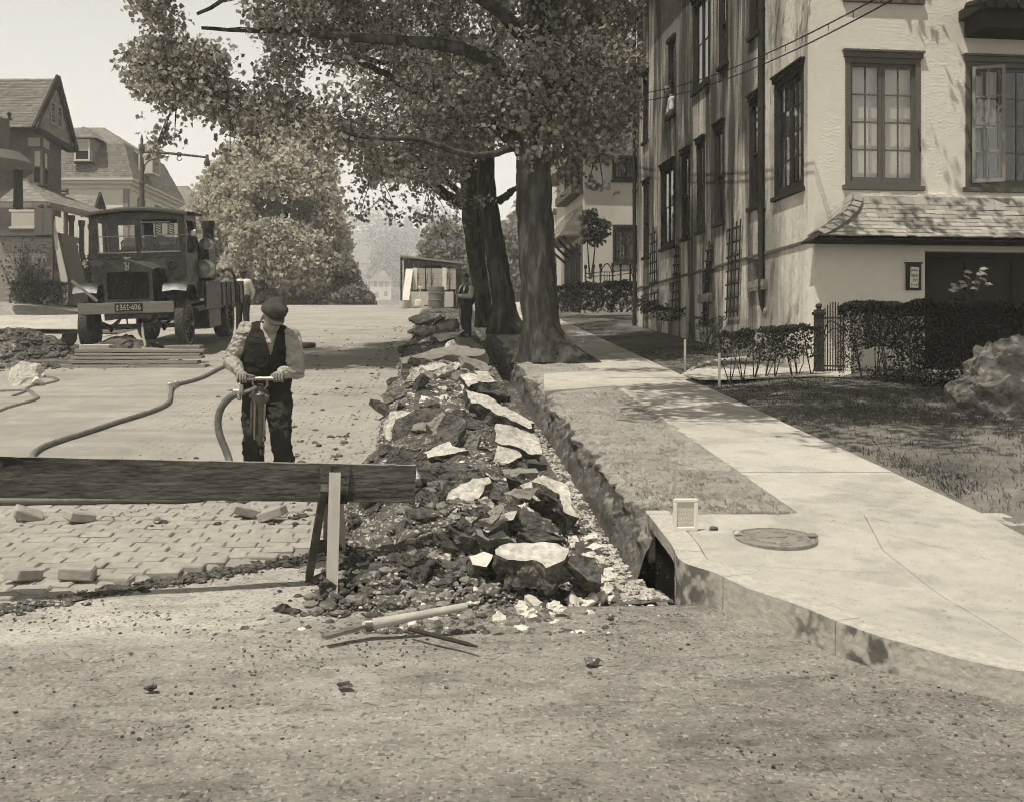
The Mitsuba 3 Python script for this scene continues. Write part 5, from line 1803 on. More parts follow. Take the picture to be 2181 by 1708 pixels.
for a in (0, 2.1, 4.2):
    sw_.tube([(.36, 1.50, 2.22), (.36 + .23 * math.cos(a), 1.50 + .10 * math.sin(a), 2.22 + .21 * math.sin(a))], .011, 5)
sw_.tube([(.36, 1.50, 2.22), (.36, 1.30, 1.6)], .02, 6)
tobj('steering_wheel', sw_, 'dark_trim', cab)
tobj('seat', tb().cbox((0, 1.85, 1.55), (1.7, .5, .22), ch=.05).cbox((0, 2.14, 1.9), (1.7, .14, .55), ch=.04), 'dark_trim', cab)
tobj('mirror_bracket', tb().tube([(.84, CY0 - .02, 2.42), (1.20, CY0 - .06, 2.44)], .014, 6).cbox((1.2, CY0 - .06, 2.46), (.12, .04, .14), ch=.015), 'steel')
# fenders
for s in (-1, 1):
    sec = [(.26, 1.24), (.36, 1.37), (.48, 1.42), (1.02, 1.42), (1.16, 1.36), (1.42, .98)]
    P = np.array([[(s * x, y, z + .03 * (1 - abs(2 * f - 1))) for y, z in sec] for f, x in zip(np.linspace(0, 1, 5), np.linspace(.66, 1.16, 5))])
    m = tb().grid(P if s < 0 else P[::-1]).grid(np.stack([P[-1], P[-1] - (0, 0, .06)])).grid(np.stack([P[0], P[0] - (0, 0, .28)]))
    tobj('fender', m, 'truck_paint', smooth=45, label='flat topped front fender')
    if s < 0:
        tobj('prop_bar', tb().beam((-1.1, .1, 1.52), (-.62, .15, 1.08), .06, .05), 'grey_trim')
tobj('running_board', tb().box((.72, 1.5, .78), (1.12, 4.3, .83)).box((-1.12, 1.5, .78), (-.72, 4.3, .83)), 'truck_paint')
# compressor
m = tb().cbox((0, 3.15, 1.75), (1.5, 1.4, 1.3), ch=.05).cbox((.15, 3.0, 2.15), (1.3, .7, .7), ch=.06)
tobj('engine_housing', m, 'truck_paint')
tobj('upper_tank', tb().lathe([(0, -.02), (.10, 0), (.13, .03), (.13, .5), (.10, .53), (0, .55)], (1.12, 2.42, 2.26), 22, axis='y').lathe([(.25, 0), (.25, .04)], (1.05, 2.5, 2.3), 20, axis='y').cbox((-.1, 2.55, 2.30), (1.3, .34, .30), ch=.12), 'tank_steel' if mat('tank_steel', .30, rough=.38, metallic=.5) else None, smooth=40)
tobj('smoke_stack', tb().lathe([(0, 2.2), (.13, 2.2), (.13, 2.62), (.16, 2.63), (.16, 2.80), (.11, 2.80), (.11, 2.6), (0, 2.6)], (1.12, 2.95, 0), 18), 'truck_paint', smooth=40)
lt = tb().lathe([(0, -.6), (.2, -.58), (.26, -.5), (.26, .5), (.2, .58), (0, .6)], (.98, 2.75, 1.72), 26, R=roty(math.pi / 2) @ np.eye(3))
lt = tb().lathe([(0, -.35), (.14, -.34), (.21, -.28), (.215, .26), (.18, .32), (0, .34)], (1.02, 2.72, 1.70), 26, axis='y')
for i in range(14):
    a = i * 2 * math.pi / 14
    lt.lathe([(.014, 0), (.01, .01), (0, .012)], (1.02 + .216 * math.sin(a), 2.94, 1.70 + .216 * math.cos(a)), 6, R=rotx(math.pi / 2))
tobj('lower_tank', lt, 'tank_steel', smooth=40)
m = tb().cbox((.1, 3.6, 1.9), (1.9, .9, 1.0), ch=.08)
tobj('rear_housing', m, 'truck_paint')
m = tb()
m.box((-1.08, 4.0, .86), (1.08, 7.1, .94))
for s in (-1, 1):
    m.box((s * 1.10 - .03, 2.35, .78), (s * 1.10 + .03, 4.0, 1.42)).box((s * 1.10 - .03, 4.003, .80), (s * 1.10 + .03, 7.1, 1.38))
    for k in range(6):
        y = 4.1 + k * .58
        m.box((s * 1.135 - .02, y, .8), (s * 1.135 + .02, y + .06, 1.36))
m.box((-1.07, 7.04, .94), (1.07, 7.1, 1.36))
tobj('bed', m, 'truck_paint')
tobj('tool_chest', tb().cbox((.86, 3.5, .55), (.42, 1.4, .46), ch=.02), 'truck_paint')  # dark box added to fill in the shadow below the truck side
tobj('lift_hose', tb().tube(spline([(1.16, 3.9, 1.55), (1.2, 4.2, 1.66), (1.24, 4.7, 1.68), (1.26, 5.15, 1.5), (1.27, 5.35, 1.1), (1.27, 5.4, .8)], 20), .034, 8), 'rubber', smooth=True)
tobj('coupling', tb().cyl((1.13, 3.78, 1.54), (1.17, 3.95, 1.56), .05, 10), 'steel')

# ------------------------------------------------------------------ planks, stones and hoses by the truck
pile = []
Zp = 19.95
def plank(px0, px1, py, Y, h=.06, dep=.24, m='plank_grey', lab=None, dz=0.0, yaw=0.0):
    a, b = at(px0, py, Y), at(px1, py, Y)
    c = (a + b) / 2
    L = abs(b[0] - a[0])
    r = np.random.default_rng(int(px0 + px1 + py))
    mesh = MB().cbox((0, 0, 0), (L, dep, h), ch=.006).mesh()
    R = rotz(yaw + .01 * r.normal()) @ rotx(.05) @ roty(.008 * r.normal())
    v = np.array(mesh.vertices) @ R.T + c + (0, dep / 2, 0)
    return obj('plank', trimesh.Trimesh(v, mesh.faces, process=False), m, None, lab, 'plank')


mat('plank_grey', lambda p, n, uv: SC(.26 + .22 * (fbm(p.x * 2.2, p.y * 12, p.z * 30, 4) - .5)))
plank(120, 436, 780, 20.02, .055, .30, lab='bottom plank of the stack in front of the truck')
plank(146, 420, 771, 20.06, .055, .26, lab='second plank from the bottom in front of the truck')
plank(150, 428, 762, 20.10, .05, .26, lab='middle plank of the stack in front of the truck')
plank(158, 424, 755, 20.14, .04, .26, lab='fourth plank from the bottom in front of the truck')
plank(160, 432, 747, 20.2, .06, .24, lab='top plank of the stack in front of the truck', yaw=.02)
plank(168, 232, 738, 20.5, .07, .3, lab='short thick board under the left front wheel', m='pale_wood')
plank(350, 425, 739, 20.9, .06, .3, lab='short board under the right front wheel')
plank(60, 160, 773, 20.2, .10, .18, lab='round ended timber left of the plank stack', m='old_wood')
g = gp(37, 826)
m = chunk_mesh(91, .8)
v = np.array(m.vertices) * (.72, .6, .62) @ rotz(.5).T + (g[0] - .05, g[1] + .3, g[2] + .16)
obj('boulder', trimesh.Trimesh(v, m.faces, process=False), 'slab_concrete', None, 'pale broken boulder at the left edge in front of the dirt heap', 'boulder')
for i, (px, py, sz, mm, lab) in enumerate(((60, 738, .62, 'slab_asphalt', 'large dark lump on the dirt heap left of the truck'), (150, 722, .3, 'slab_asphalt', 'dark clod at the right end of the dirt heap by the truck'), (255, 737, .45, 'slab_asphalt', 'dark lump of rubble under the truck nose'),
                                          (262, 747, .26, 'slab_concrete', 'pale stone under the truck nose'), (300, 748, .30, 'slab_concrete', 'pale block behind the top plank under the truck'), (340, 744, .2, 'slab_mid', 'small stone by the right front wheel'), (330, 741, .25, 'slab_asphalt', 'dark stone by the right front wheel'))):
    g = gp(px, py) if py > 740 else at(px, py, 21.4)
    m = chunk_mesh(95 + i, .75)
    v = np.array(m.vertices) * sz * 1.2 @ rotz(i).T + g + (0, 0, .02 if py > 740 else 0)
    obj('rubble_lump', trimesh.Trimesh(v, m.faces, process=False), mm, None, lab, 'lump')
# the dirt heap beside the truck
xs_, ys_ = np.meshgrid(np.linspace(-11.6, -6.3, 110), np.linspace(18.9, 24, 80))
cxh = at(85, 740, 21.3)
hgt = .62 * np.exp(-(((xs_ + 9.9) / 1.15) ** 2 + ((ys_ - 21.5) / 1.0) ** 2)) + .38 * np.exp(-(((xs_ + 8.2) / .6) ** 2 + ((ys_ - 22.6) / .8) ** 2)) + .25 * np.exp(-(((xs_ + 7.6) / .5) ** 2 + ((ys_ - 22.0) / .6) ** 2))
zz = H(ys_) - .07 + hgt * (1.0 + .5 * (vfbm(xs_ * 2.5, ys_ * 2.5, 1) - .5)) + np.clip(hgt / .05, 0, 1) * (.14 * (vfbm(xs_ * 5, ys_ * 5, 3) - .5) + .08 * (vfbm(xs_ * 14, ys_ * 14, 6) - .5) + .05)
obj('dirt_heap', MB().grid(np.stack([xs_, ys_, zz], -1)[:, ::-1]), 'rubble_dirt', smooth=True, kind='structure', label='heap of dark earth beside and under the truck')
pts = []
for _ in range(1500):
    x, y = -9.6 + 1.2 * rng.normal(), 21.2 + .8 * rng.normal()
    h = .62 * math.exp(-(((x + 9.9) / 1.15) ** 2 + ((y - 21.5) / 1.0) ** 2))
    pts.append((x, y, float(H(y)) + h))
obj('dirt_clods', crumb_mesh(pts, .015, .10, 61, .7), 'rubble_dirt', kind='stuff', label='clods on the earth heap beside the truck', cat='clods')


def hose(name, label, pts, r, m='hose_rubber', n=90, cat='hose', offs=None):
    P = [gp(*p) + (0, 0, r) if len(p) == 2 else np.asarray(p) for p in pts]
    k = obj(name, MB().tube(spline(P, n), r, 10), m, None, label, cat, smooth=True)
    return k


Zh = lambda x, y: ((x / 2.847) * .727, (900 + y / 2.847) * .727)
hose('air_hose', 'long air hose running down the dusty street from behind the worker to the barrier plank', [gp(660, 738) + (0, 0, .03), gp(560, 765) + (0, 0, .03), gp(478, 785) + (0, 0, .03), gp(435, 806) + (0, 0, .03), gp(400, 818) + (0, 0, .03), gp(374, 824) + (0, 0, .03)], .034)
k = hose('air_hose', 'air hose lying straight across the street from the coupling down to the barrier plank', [gp(366, 830) + (0, 0, .035), gp(363, 846) + (0, 0, .03), gp(357, 864) + (0, 0, .03), gp(320, 882) + (0, 0, .03), gp(250, 904) + (0, 0, .03), gp(170, 931) + (0, 0, .03), gp(92, 958) + (0, 0, .03), gp(70, 975) + (0, 0, .03), gp(95, 1010) + (0, 0, .03)], .031)
a, b = gp(376, 823) + (0, 0, .035), gp(365, 832) + (0, 0, .035)
obj('coupling', MB().tube([a, a * .6 + b * .4], .045, 8).tube([b, a * .4 + b * .6], .045, 8).cbox((a + b) / 2 + (.03, 0, .05), (.06, .04, .06), ch=.01).cbox((a + b) / 2 + (-.07, 0, .03), (.06, .05, .04), ch=.01), 'steel', k)
hose('air_hose', 'air hose lying on the bricks below the barrier plank', [gp(-60, 1076) + (0, 0, .03), gp(30, 1075) + (0, 0, .03), gp(200, 1074) + (0, 0, .03), gp(330, 1073) + (0, 0, .03), gp(420, 1069) + (0, 0, .03), gp(458, 1059) + (0, 0, .03), gp(480, 1035) + (0, 0, .03)], .030)
hose('air_hose', 'coil of hose at the left edge, loop nearest the camera', [gp(-30, 890), gp(*Zh(105, 832)), gp(*Zh(230, 800)), gp(*Zh(312, 766)), gp(*Zh(270, 725)), gp(*Zh(200, 702)), gp(*Zh(105, 704)), gp(-20, 894)], .034)
hose('air_hose', 'hose looping round a stone left of the plank stack', [gp(*Zh(105, 748)), gp(*Zh(200, 712)), gp(*Zh(280, 662)), gp(*Zh(380, 645)), gp(*Zh(462, 625)), gp(*Zh(420, 592)), gp(*Zh(300, 578)), gp(*Zh(210, 545)), gp(*Zh(182, 505)), gp(*Zh(190, 460))], .032)
for i, (x, y, lab) in enumerate(((330, 590, 'pale stone lying inside the hose loop'), (315, 658, 'pale stone lying on the hose left of the street'))):
    g = gp(*Zh(x, y))
    m = chunk_mesh(110 + i, .7)
    obj('pale_stone', trimesh.Trimesh(np.array(m.vertices) * .24 + g + (0, 0, .05), m.faces, process=False), 'white_stone', None, lab, 'stone')
hose('drain_hose', 'thin pale hose hanging down under the truck nose', [at(303, 690, 22.3), at(305, 715, 22.0), at(309, 738, 21.3), at(318, 744, 20.4), at(370, 746, 20.3)], .028, m='grey_trim', n=40)
hose('tar_hose', 'dark hose lying in the tree shade right of the worker', [at(590, 742, 21.2), gp(640, 738) + (0, 0, .05), gp(668, 740) + (0, 0, .06), gp(640, 744) + (0, 0, .05), gp(560, 747) + (0, 0, .05)], .05, m='rubber', n=40)
# ------------------------------------------------------------------ people
ICO = trimesh.creation.icosphere(2).vertices


def bone(p, q, a, b, squash=None):
    P = np.vstack([np.asarray(p) + ICO * a, np.asarray(q) + ICO * b])
    return m3.Manifold.hull_points(P.astype(np.float32))


def hull(*balls):
    return m3.Manifold.hull_points(np.vstack([np.asarray(c) + ICO * np.asarray(r) for c, r in balls]).astype(np.float32))


def finish(parts, length=.03, it=14, noise_amp=0.0, seed=0, lam=.5, sub=None):
    M = m3.Manifold.batch_boolean(parts, m3.OpType.Add)
    if sub is not None:
        M = M - sub
    M = M.refine_to_length(length)
    m = M.to_mesh()
    t = trimesh.Trimesh(m.vert_properties[:, :3], m.tri_verts, process=True)
    if it:
        v = np.array(t.vertices)
        e = t.edges_unique
        deg = np.maximum(np.bincount(e.ravel(), minlength=len(v)), 1)[:, None]
        from scipy.sparse import coo_matrix
        A = coo_matrix((np.ones(2 * len(e)), (np.r_[e[:, 0], e[:, 1]], np.r_[e[:, 1], e[:, 0]])), shape=(len(v), len(v))).tocsr()
        for k in range(it):
            for w in (lam, -lam - .02):
                v = v + w * (A @ v / deg - v)
        t = trimesh.Trimesh(v, t.faces, process=False)
    if noise_amp:
        v = np.array(t.vertices)
        n = np.array(t.vertex_normals)
        f = meshkit.fbm(v * (11, 11, 7) + seed, 3, seed) - .5
        g = np.abs(meshkit.fbm(v * (16, 16, 22) + seed + 9, 2, seed + 4) - .5) * 2
        t = trimesh.Trimesh(v + n * (noise_amp * (f * 1.6 + .8 * g - .3))[:, None], t.faces, process=False)
    return t


mat('skin', lambda p, n, uv: SC(.23 + .06 * (fbm(p.x * 30, p.y * 30, p.z * 30, 2) - .5)), rough=.55, spec=.3)
cloth = lambda v, k=.18: (lambda p, n, uv: SC(v * (1 + k * 2 * (fbm(p.x * 9, p.y * 9, p.z * 9, 4) - .5)) + .02 * v * (noise(p.x * 200, p.y * 200, p.z * 200) - .5)))
fold = lambda p, n, uv: fbm(p.x * 14 + p.z * 9, p.y * 14, p.z * 24, 3)
mat('shirt_cloth', lambda p, n, uv: SC(.40 * (1 - .16 * smoothstep(.45, .75, fbm(p.x * 22 + p.z * 14, p.y * 20, p.z * 34, 3)))), bump=fold, bscale=.09)  # darker patches paint crease shade into the cloth colour
mat('white_cloth', cloth(.62))
mat('vest_cloth', cloth(.035), bump=fold, bscale=.03)
mat('trouser_cloth', cloth(.045, .10), bump=fold, bscale=.05)
mat('cap_cloth', cloth(.075, .35))
mat('hair', .05)
mat('shoe', .06, rough=.5)


def lerp(a, b, f):
    return np.asarray(a) * (1 - f) + np.asarray(b) * f


def person(label, J, k=1.0, shirt='shirt_cloth', vest=True, cap='cap', group=None, bar=None, detail=.03, look=(0, -1, -.3), legs=True, hands=True, sleeves=True, rolled=False):
    """J: joints; k: body scale"""
    key = thing('person', label, 'person', group)
    g = lambda n: np.asarray(J[n], float)
    R = lambda v: v * k
    f = np.asarray(look, float)
    f /= np.linalg.norm(f)
    up = np.array([0, 0, 1.0]) - f * f[2]
    up /= np.linalg.norm(up)
    if 'roll' in J:
        s0 = np.cross(f, up)
        up = up * math.cos(J['roll']) + s0 * math.sin(J['roll'])
    s = np.cross(f, up)
    hc = g('head')
    B = []
    hd = lambda x, y, z, r: (hc + s * R(x) + up * R(y) + f * R(z), R(r))
    B.append(hull(hd(0, .035, -.025, .088), hd(0, .045, .02, .076), hd(0, -.04, .035, .055)))
    B.append(hull(hd(0, -.02, .045, .058), hd(0, -.085, .055, .030), hd(.025, -.07, .04, .03), hd(-.025, -.07, .04, .03)))       # jaw
    B.append(hull(hd(0, .008, .098, .008), hd(0, -.032, .112, .012), hd(.012, -.036, .098, .010), hd(-.012, -.036, .098, .010)))  # nose
    for e in (-1, 1):
        B.append(hull(hd(e * .022, .022, .088, .012), hd(e * .045, .022, .075, .012)))            # brow
        B.append(hull(hd(e * .085, .012, -.012, .010), hd(e * .092, -.03, -.008, .010), hd(e * .084, -.01, -.02, .012)))   # ear
    B.append(hull(hd(0, -.062, .088, .008), hd(.018, -.062, .082, .007), hd(-.018, -.062, .082, .007)))          # lips
    B.append(bone(hc - up * R(.05) - f * R(.01), g('neck'), R(.055), R(.060)))
    sl, sr = g('sl'), g('sr')
    torso = [hull((lerp(sl, sr, .18), R(.085)), (lerp(sl, sr, .82), R(.085)), (lerp(g('chest'), sl, .30), R(.13)), (lerp(g('chest'), sr, .30), R(.13)), (g('neck'), R(.06))),
             hull((lerp(g('chest'), sl, .35), R(.125)), (lerp(g('chest'), sr, .35), R(.125)), (g('waist') + s * R(.07), R(.115)), (g('waist') - s * R(.07), R(.115)))]
    hips = [hull((g('waist') + s * R(.07), R(.11)), (g('waist') - s * R(.07), R(.11)), (g('hl'), R(.105)), (g('hr'), R(.105)))]
    arms = [(sl, g('el'), .068, .05), (g('el'), g('wl'), .048, .032), (sr, g('er'), .068, .05), (g('er'), g('wr'), .048, .032)]
    leg = [(g('hl'), g('kl'), .098, .064), (g('kl'), g('al'), .062, .042), (g('hr'), g('kr'), .098, .064), (g('kr'), g('ar'), .062, .042)] if legs else []
    sk = B + torso + hips + [bone(p, q, R(a), R(b)) for p, q, a, b in arms + leg]
    if legs:
        for a in ('al', 'ar'):
            sk.append(hull((g(a), R(.042)), (g(a) + f * (1, 1, 0) * R(.10) - (0, 0, R(.05)), R(.035)), (g(a) - (0, 0, R(.04)), R(.04))))
    scene[key] = PL(finish(sk, R(detail) * .8, 6), 'skin', smooth=True)
    # hands
    if hands:
        for w, hkey in (('wl', 'hand_l'), ('wr', 'hand_r')):
            hn = g(hkey)
            W = g(w)
            if bar is not None:
                ax, br = bar
            else:
                ax, br = np.array([0, 0, 1.0]), .016
            ax = np.asarray(ax, float) / np.linalg.norm(ax)
            d = hn - W
            d = d - ax * (d @ ax)
            d /= np.linalg.norm(d) + 1e-9                 # from the wrist to the bar, square to it
            side = np.cross(ax, d)
            if side @ np.array([0, -1, .3]) < 0:
                side = -side                              # the back of the hand faces us
            parts = [hull((W, R(.030)), (hn - d * R(.028) + side * R(.024) + ax * R(.030), R(.015)), (hn - d * R(.028) + side * R(.024) - ax * R(.030), R(.015)))]
            fr = R(.0095)
            rr = br + fr
            for i, o in enumerate((-.033, -.011, .011, .033)):
                L = (1.0, 1.12, 1.08, .85)[i]
                pa = None
                for n_, th in enumerate(np.linspace(-.5, 3.0 * L, 6)):
                    c = hn + ax * R(o) + (side * math.cos(th) + d * math.sin(th)) * (rr + R(.004) * (n_ == 0)) * (1 if n_ else 1.25)
                    if pa is not None:
                        parts.append(bone(pa, c, fr * (1.05 - .04 * n_), fr * (1.0 - .05 * n_)))
                    pa = c
            inner = 1 if (hn - g('chest')) @ ax < 0 else -1
            t0 = hn - d * R(.035) + ax * inner * R(.035) + side * R(.01)
            t1 = hn - d * R(.022) + ax * inner * R(.062) - side * R(.006)
            t2 = hn - d * R(.002) + ax * inner * R(.060) - side * R(.020)
            parts += [bone(t0, t1, R(.015), R(.0125)), bone(t1, t2, R(.0125), R(.010))]
            obj('hand', finish(parts, R(.008) if detail < .05 else R(.03), 3), 'skin', key, smooth=True)
    # clothes
    sp = [hull(*[(c, r + R(.010)) for c, r in ((lerp(sl, sr, .12), R(.085)), (lerp(sl, sr, .88), R(.085)), (lerp(g('chest'), sl, .32), R(.13)), (lerp(g('chest'), sr, .32), R(.13)), (g('neck') - up * R(.03), R(.055)))]),
          hull(*[(c, r + R(.010)) for c, r in ((lerp(g('chest'), sl, .35), R(.125)), (lerp(g('chest'), sr, .35), R(.125)), (g('waist') + s * R(.075), R(.115)), (g('waist') - s * R(.075), R(.115)))])]
    for a, e, w in ((sl, 'el', 'wl'), (sr, 'er', 'wr')):
        E, W = g(e), g(w)
        sp += [bone(a, E, R(.088), R(.070)), bone(E, lerp(E, W, .55 if rolled else .80), R(.068), R(.058))]
        if not rolled:
            sp.append(bone(lerp(E, W, .78), lerp(E, W, .86), R(.056), R(.047)))
            sp.append(bone(lerp(E, W, .90), lerp(E, W, .98), R(.048), R(.048)))
    obj('shirt', finish(sp, R(detail) * .6, 8, R(.020) if detail < .05 else 0, 3), shirt, key, smooth=True)
    if detail < .05:
        cc = MB()
        for e in (-1, 1):
            n0 = g('neck') + up * R(.02)
            q = [n0 + s * e * R(.065) - f * R(.03) + up * R(.035), n0 + s * e * R(.072) + f * R(.035) + up * R(.03), n0 + s * e * R(.018) + f * R(.085) - up * R(.02), n0 + s * e * R(.055) + f * R(.10) - up * R(.075), n0 + s * e * R(.10) + f * R(.05) - up * R(.03)]
            mm = trimesh.convex.convex_hull(np.vstack([np.array(q), np.array(q) + f * R(.008)]))
            cc.mesh_(mm)
        obj('collar', cc, 'white_cloth', key)
    if vest:
        vp = [hull(*[(c, r + R(.036)) for c, r in ((lerp(sl, sr, .24), R(.07)), (lerp(sl, sr, .76), R(.07)), (lerp(g('chest'), sl, .30), R(.125)), (lerp(g('chest'), sr, .30), R(.125)))]),
              hull(*[(c, r + R(.036)) for c, r in ((lerp(g('chest'), sl, .32), R(.125)), (lerp(g('chest'), sr, .32), R(.125)), (g('waist') + s * R(.078), R(.115)), (g('waist') - s * R(.078), R(.115)))]),
              hull(*[(c, r + R(.032)) for c, r in ((g('waist') + s * R(.08), R(.115)), (g('waist') - s * R(.08), R(.115)), (lerp(g('waist'), g('hl'), .55), R(.12)), (lerp(g('waist'), g('hr'), .55), R(.12)))])]
        ch = g('chest')
        tip = lerp(ch, g('waist'), .25) + f * R(.2)
        fl = np.array([f[0], f[1], 0]) / np.linalg.norm(f[:2])
        up2 = np.array([0, 0, 1.0])
        s2 = np.cross(fl, up2)
        vneck = m3.Manifold.hull_points(np.vstack([[g('neck') + s2 * R(e * .085) + up2 * R(.14) + fl * R(t) for e in (-1, 1) for t in (0.035, .4)], [lerp(ch, g('waist'), .35) + fl * R(t) for t in (.02, .45)]]).astype(np.float32))
        obj('vest', finish(vp, R(detail) * .7, 6, R(.010) if detail < .05 else 0, 8, sub=vneck), 'vest_cloth', key, smooth=True)
        if detail < .05:
            bt = MB()
            for i in range(4):
                c = lerp(lerp(ch, g('waist'), .45), g('waist') - up2 * R(.06), i / 3) + fl * R(.158)
                bt.lathe([(0, .006), (R(.010), .004), (R(.010), 0)], c, 10, R=rotx(math.pi / 2))
            obj('button', bt, 'mid_trim', key)
    if legs:
        tp = [hull(*[(c, r + R(.014)) for c, r in ((g('waist') + s * R(.07), R(.108)), (g('waist') - s * R(.07), R(.108)), (g('hl'), R(.108)), (g('hr'), R(.108)))])]
        for h, kk, a in (('hl', 'kl', 'al'), ('hr', 'kr', 'ar')):
            tp += [bone(g(h), g(kk), R(.122), R(.092)), bone(g(kk), lerp(g(kk), g(a), .93), R(.092), R(.082))]
        obj('trousers', finish(tp, R(detail) * .7, 8, R(.032) if detail < .05 else 0, 14), 'trouser_cloth', key, smooth=True)
        for a in ('al', 'ar'):
            A = g(a)
            ff = f * (1, 1, 0) / (np.linalg.norm(f[:2]) + 1e-6)
            z0 = A[2] - R(.062)
            base = lambda o, r: (np.array([A[0], A[1], z0]) + ff * R(o) + (0, 0, R(r)), R(r))
            obj('boot', finish([hull((A, R(.052)), base(-.05, .040), base(.04, .042)), hull(base(-.04, .038), base(.08, .042), base(.17, .034))], R(.03), 4), 'shoe', key, smooth=True)
    hx = hc + up * R(.03)
    hairp = [hull((hx - f * R(.035) + up * R(.03), R(.088)), (hx - f * R(.045) - up * R(.05), R(.068)))]
    obj('hair', finish(hairp, R(.03), 3), 'hair', key, smooth=True)
    if cap == 'cap':
        cp = [hull(*[(hx + up * R(y) + f * R(z) + s * R(x), R(r)) for x, y, z, r in ((0, .062, -.04, .088), (.03, .07, .05, .060), (-.03, .07, .05, .060), (0, .045, .09, .030), (.075, .055, -.01, .045), (-.075, .055, -.01, .045), (0, .045, -.10, .035))])]
        pk = hull(*[(hx + up * R(y) + f * R(z) + s * R(x), R(.008)) for x, y, z in ((-.065, .030, .085), (.065, .030, .085), (-.045, .012, .150), (.045, .012, .150), (0, .008, .163))])
        obj('cap', finish(cp, R(.02), 5, R(.014) if detail < .05 else 0, 33), 'cap_cloth', key, smooth=True)
        obj('cap_peak', finish([pk], R(.02), 2), 'cap_cloth', key, smooth=True)
    elif cap == 'hat':
        ho = MB()
        Rm = np.stack([s, -f, up], 1)
        ho.lathe([(0, .13), (.06, .135), (.082, .115), (.092, .045), (.155, .035), (.16, .042), (.155, .05), (.095, .06)], hx * 0, 20, R=Rm * k)
        m = ho.mesh()
        m.apply_translation(hx)
        obj('hat', m, 'cap_cloth', key, smooth=30)
    return key


pz = lambda x, y, Z: at((600 + x / 2.946) * .727, (820 + y / 2.946) * .727, Z)
fL, fR = gp(541, 1052), gp(607, 1056)
J = dict(head=pz(590, 335, 8.90), neck=pz(548, 432, 9.06), sl=pz(362, 452, 9.07), sr=pz(742, 500, 9.07), chest=pz(545, 600, 9.11), waist=pz(528, 850, 9.18), hl=pz(436, 1000, 9.2), hr=pz(634, 1005, 9.2),
         kl=pz(412, 1420, 9.06), kr=pz(660, 1420, 9.08), al=fL + (0, .0, .075), ar=fR + (0, 0, .075), el=pz(222, 690, 9.02), er=pz(798, 800, 9.0), wl=pz(300, 800, 8.86), wr=pz(675, 800, 8.83), hand_l=pz(322, 856, 8.80), hand_r=pz(636, 850, 8.80), roll=-.10)
J['al'][1] += .12
J['ar'][1] += .12
J['al'][2] += .01
J['ar'][2] += .01
person('worker in flat cap, pale shirt and dark vest, bent over a pavement breaker', J, .985, bar=((1, 0, 0), .0175), look=(.30, -.78, -.58), detail=.030)

# ---- the breaker he holds
pb = thing('pavement_breaker', 'pneumatic pavement breaker gripped by the worker, standing upright on the bricks', 'jackhammer')
hb_c = pz(478, 853, 8.80)
hbz = hb_c[2]
bit = gp(548, 1046) + (0, .02, .0)
ax = bit - hb_c
AX = lambda f: hb_c + ax * f
FB = np.eye(4)
zl = -ax / np.linalg.norm(ax)
xl = np.array([1.0, 0, 0]) - zl * zl[0]
xl /= np.linalg.norm(xl)
FB[:3, 0], FB[:3, 2], FB[:3, 1], FB[:3, 3] = xl, zl, np.cross(zl, xl), hb_c
LB = np.linalg.norm(ax)
mat('tool_steel', lambda p, n, uv: SC(.14 + .10 * (fbm(p.x * 20, p.y * 20, p.z * 20, 3) - .4)), rough=.4, metallic=.6)
hl_ = np.linalg.inv(FB) @ np.append(pz(280, 858, 8.80), 1)
hr_ = np.linalg.inv(FB) @ np.append(pz(680, 852, 8.80), 1)
obj('handle', MB(FB).tube([hl_[:3], (0, 0, 0), hr_[:3]], .0175, 12).tube([(-.055, 0, 0), (-.06, 0, -.05), (-.04, 0, -.085), (.04, 0, -.085), (.06, 0, -.05), (.055, 0, 0)], .011, 8).tube([(-.12, -.005, .03), (-.05, -.005, .022), (-.03, 0, 0)], .008, 6), 'steel', pb, smooth=40)
obj('valve_head', MB(FB).lathe([(0, -.06), (.03, -.06), (.034, -.10), (.065, -.115), (.075, -.15), (.060, -.20), (.05, -.225), (.043, -.235)], (0, 0, 0), 22).cbox((.06, -.03, -.15), (.045, .05, .06), ch=.012).cbox((-.06, -.03, -.14), (.04, .05, .05), ch=.012), 'tool_steel', pb, smooth=40)
obj('barrel', MB(FB).lathe([(.04, -.22), (.040, -.47), (.044, -.475), (.044, -.52), (0, -.52)], (.01, 0, 0), 22).cbox((-.058, 0, -.36), (.03, .05, .30), ch=.008), 'tool_steel', pb, smooth=40)
obj('tie_rods', MB(FB).cyl((.048, -.03, -.20), (.046, -.03, -.56), .010, 8).cyl((-.03, -.045, -.20), (-.03, -.045, -.56), .010, 8).lathe([(.018, -.52), (.018, -.56)], (.046, -.03, 0), 6), 'steel', pb, smooth=40)
obj('front_head', MB(FB).lathe([(0, -.50), (.035, -.50), (.046, -.52), (.052, -.54), (.052, -.60), (.046, -.63), (.04, -.64)], (-.005, 0, 0), 22), 'tool_steel', pb, smooth=40)
th = np.linspace(0, 2 * math.pi * 4, 70)
obj('spring', MB(FB).tube(np.stack([.042 * np.cos(th), .042 * np.sin(th), -.635 - .075 * th / th[-1]], -1), .009, 6), 'steel', pb, smooth=True)
obj('chisel', MB(FB).lathe([(.036, -.63), (.036, -.74), (.03, -.75), (.018, -.76), (.017, -LB + .10), (.004, -LB + .005), (0, -LB)], (0, 0, 0), 12), 'tool_steel', pb, smooth=40)
e0 = hb_c + (-.07, -.02, -.09)
e1 = pz(262, 992, 8.85)
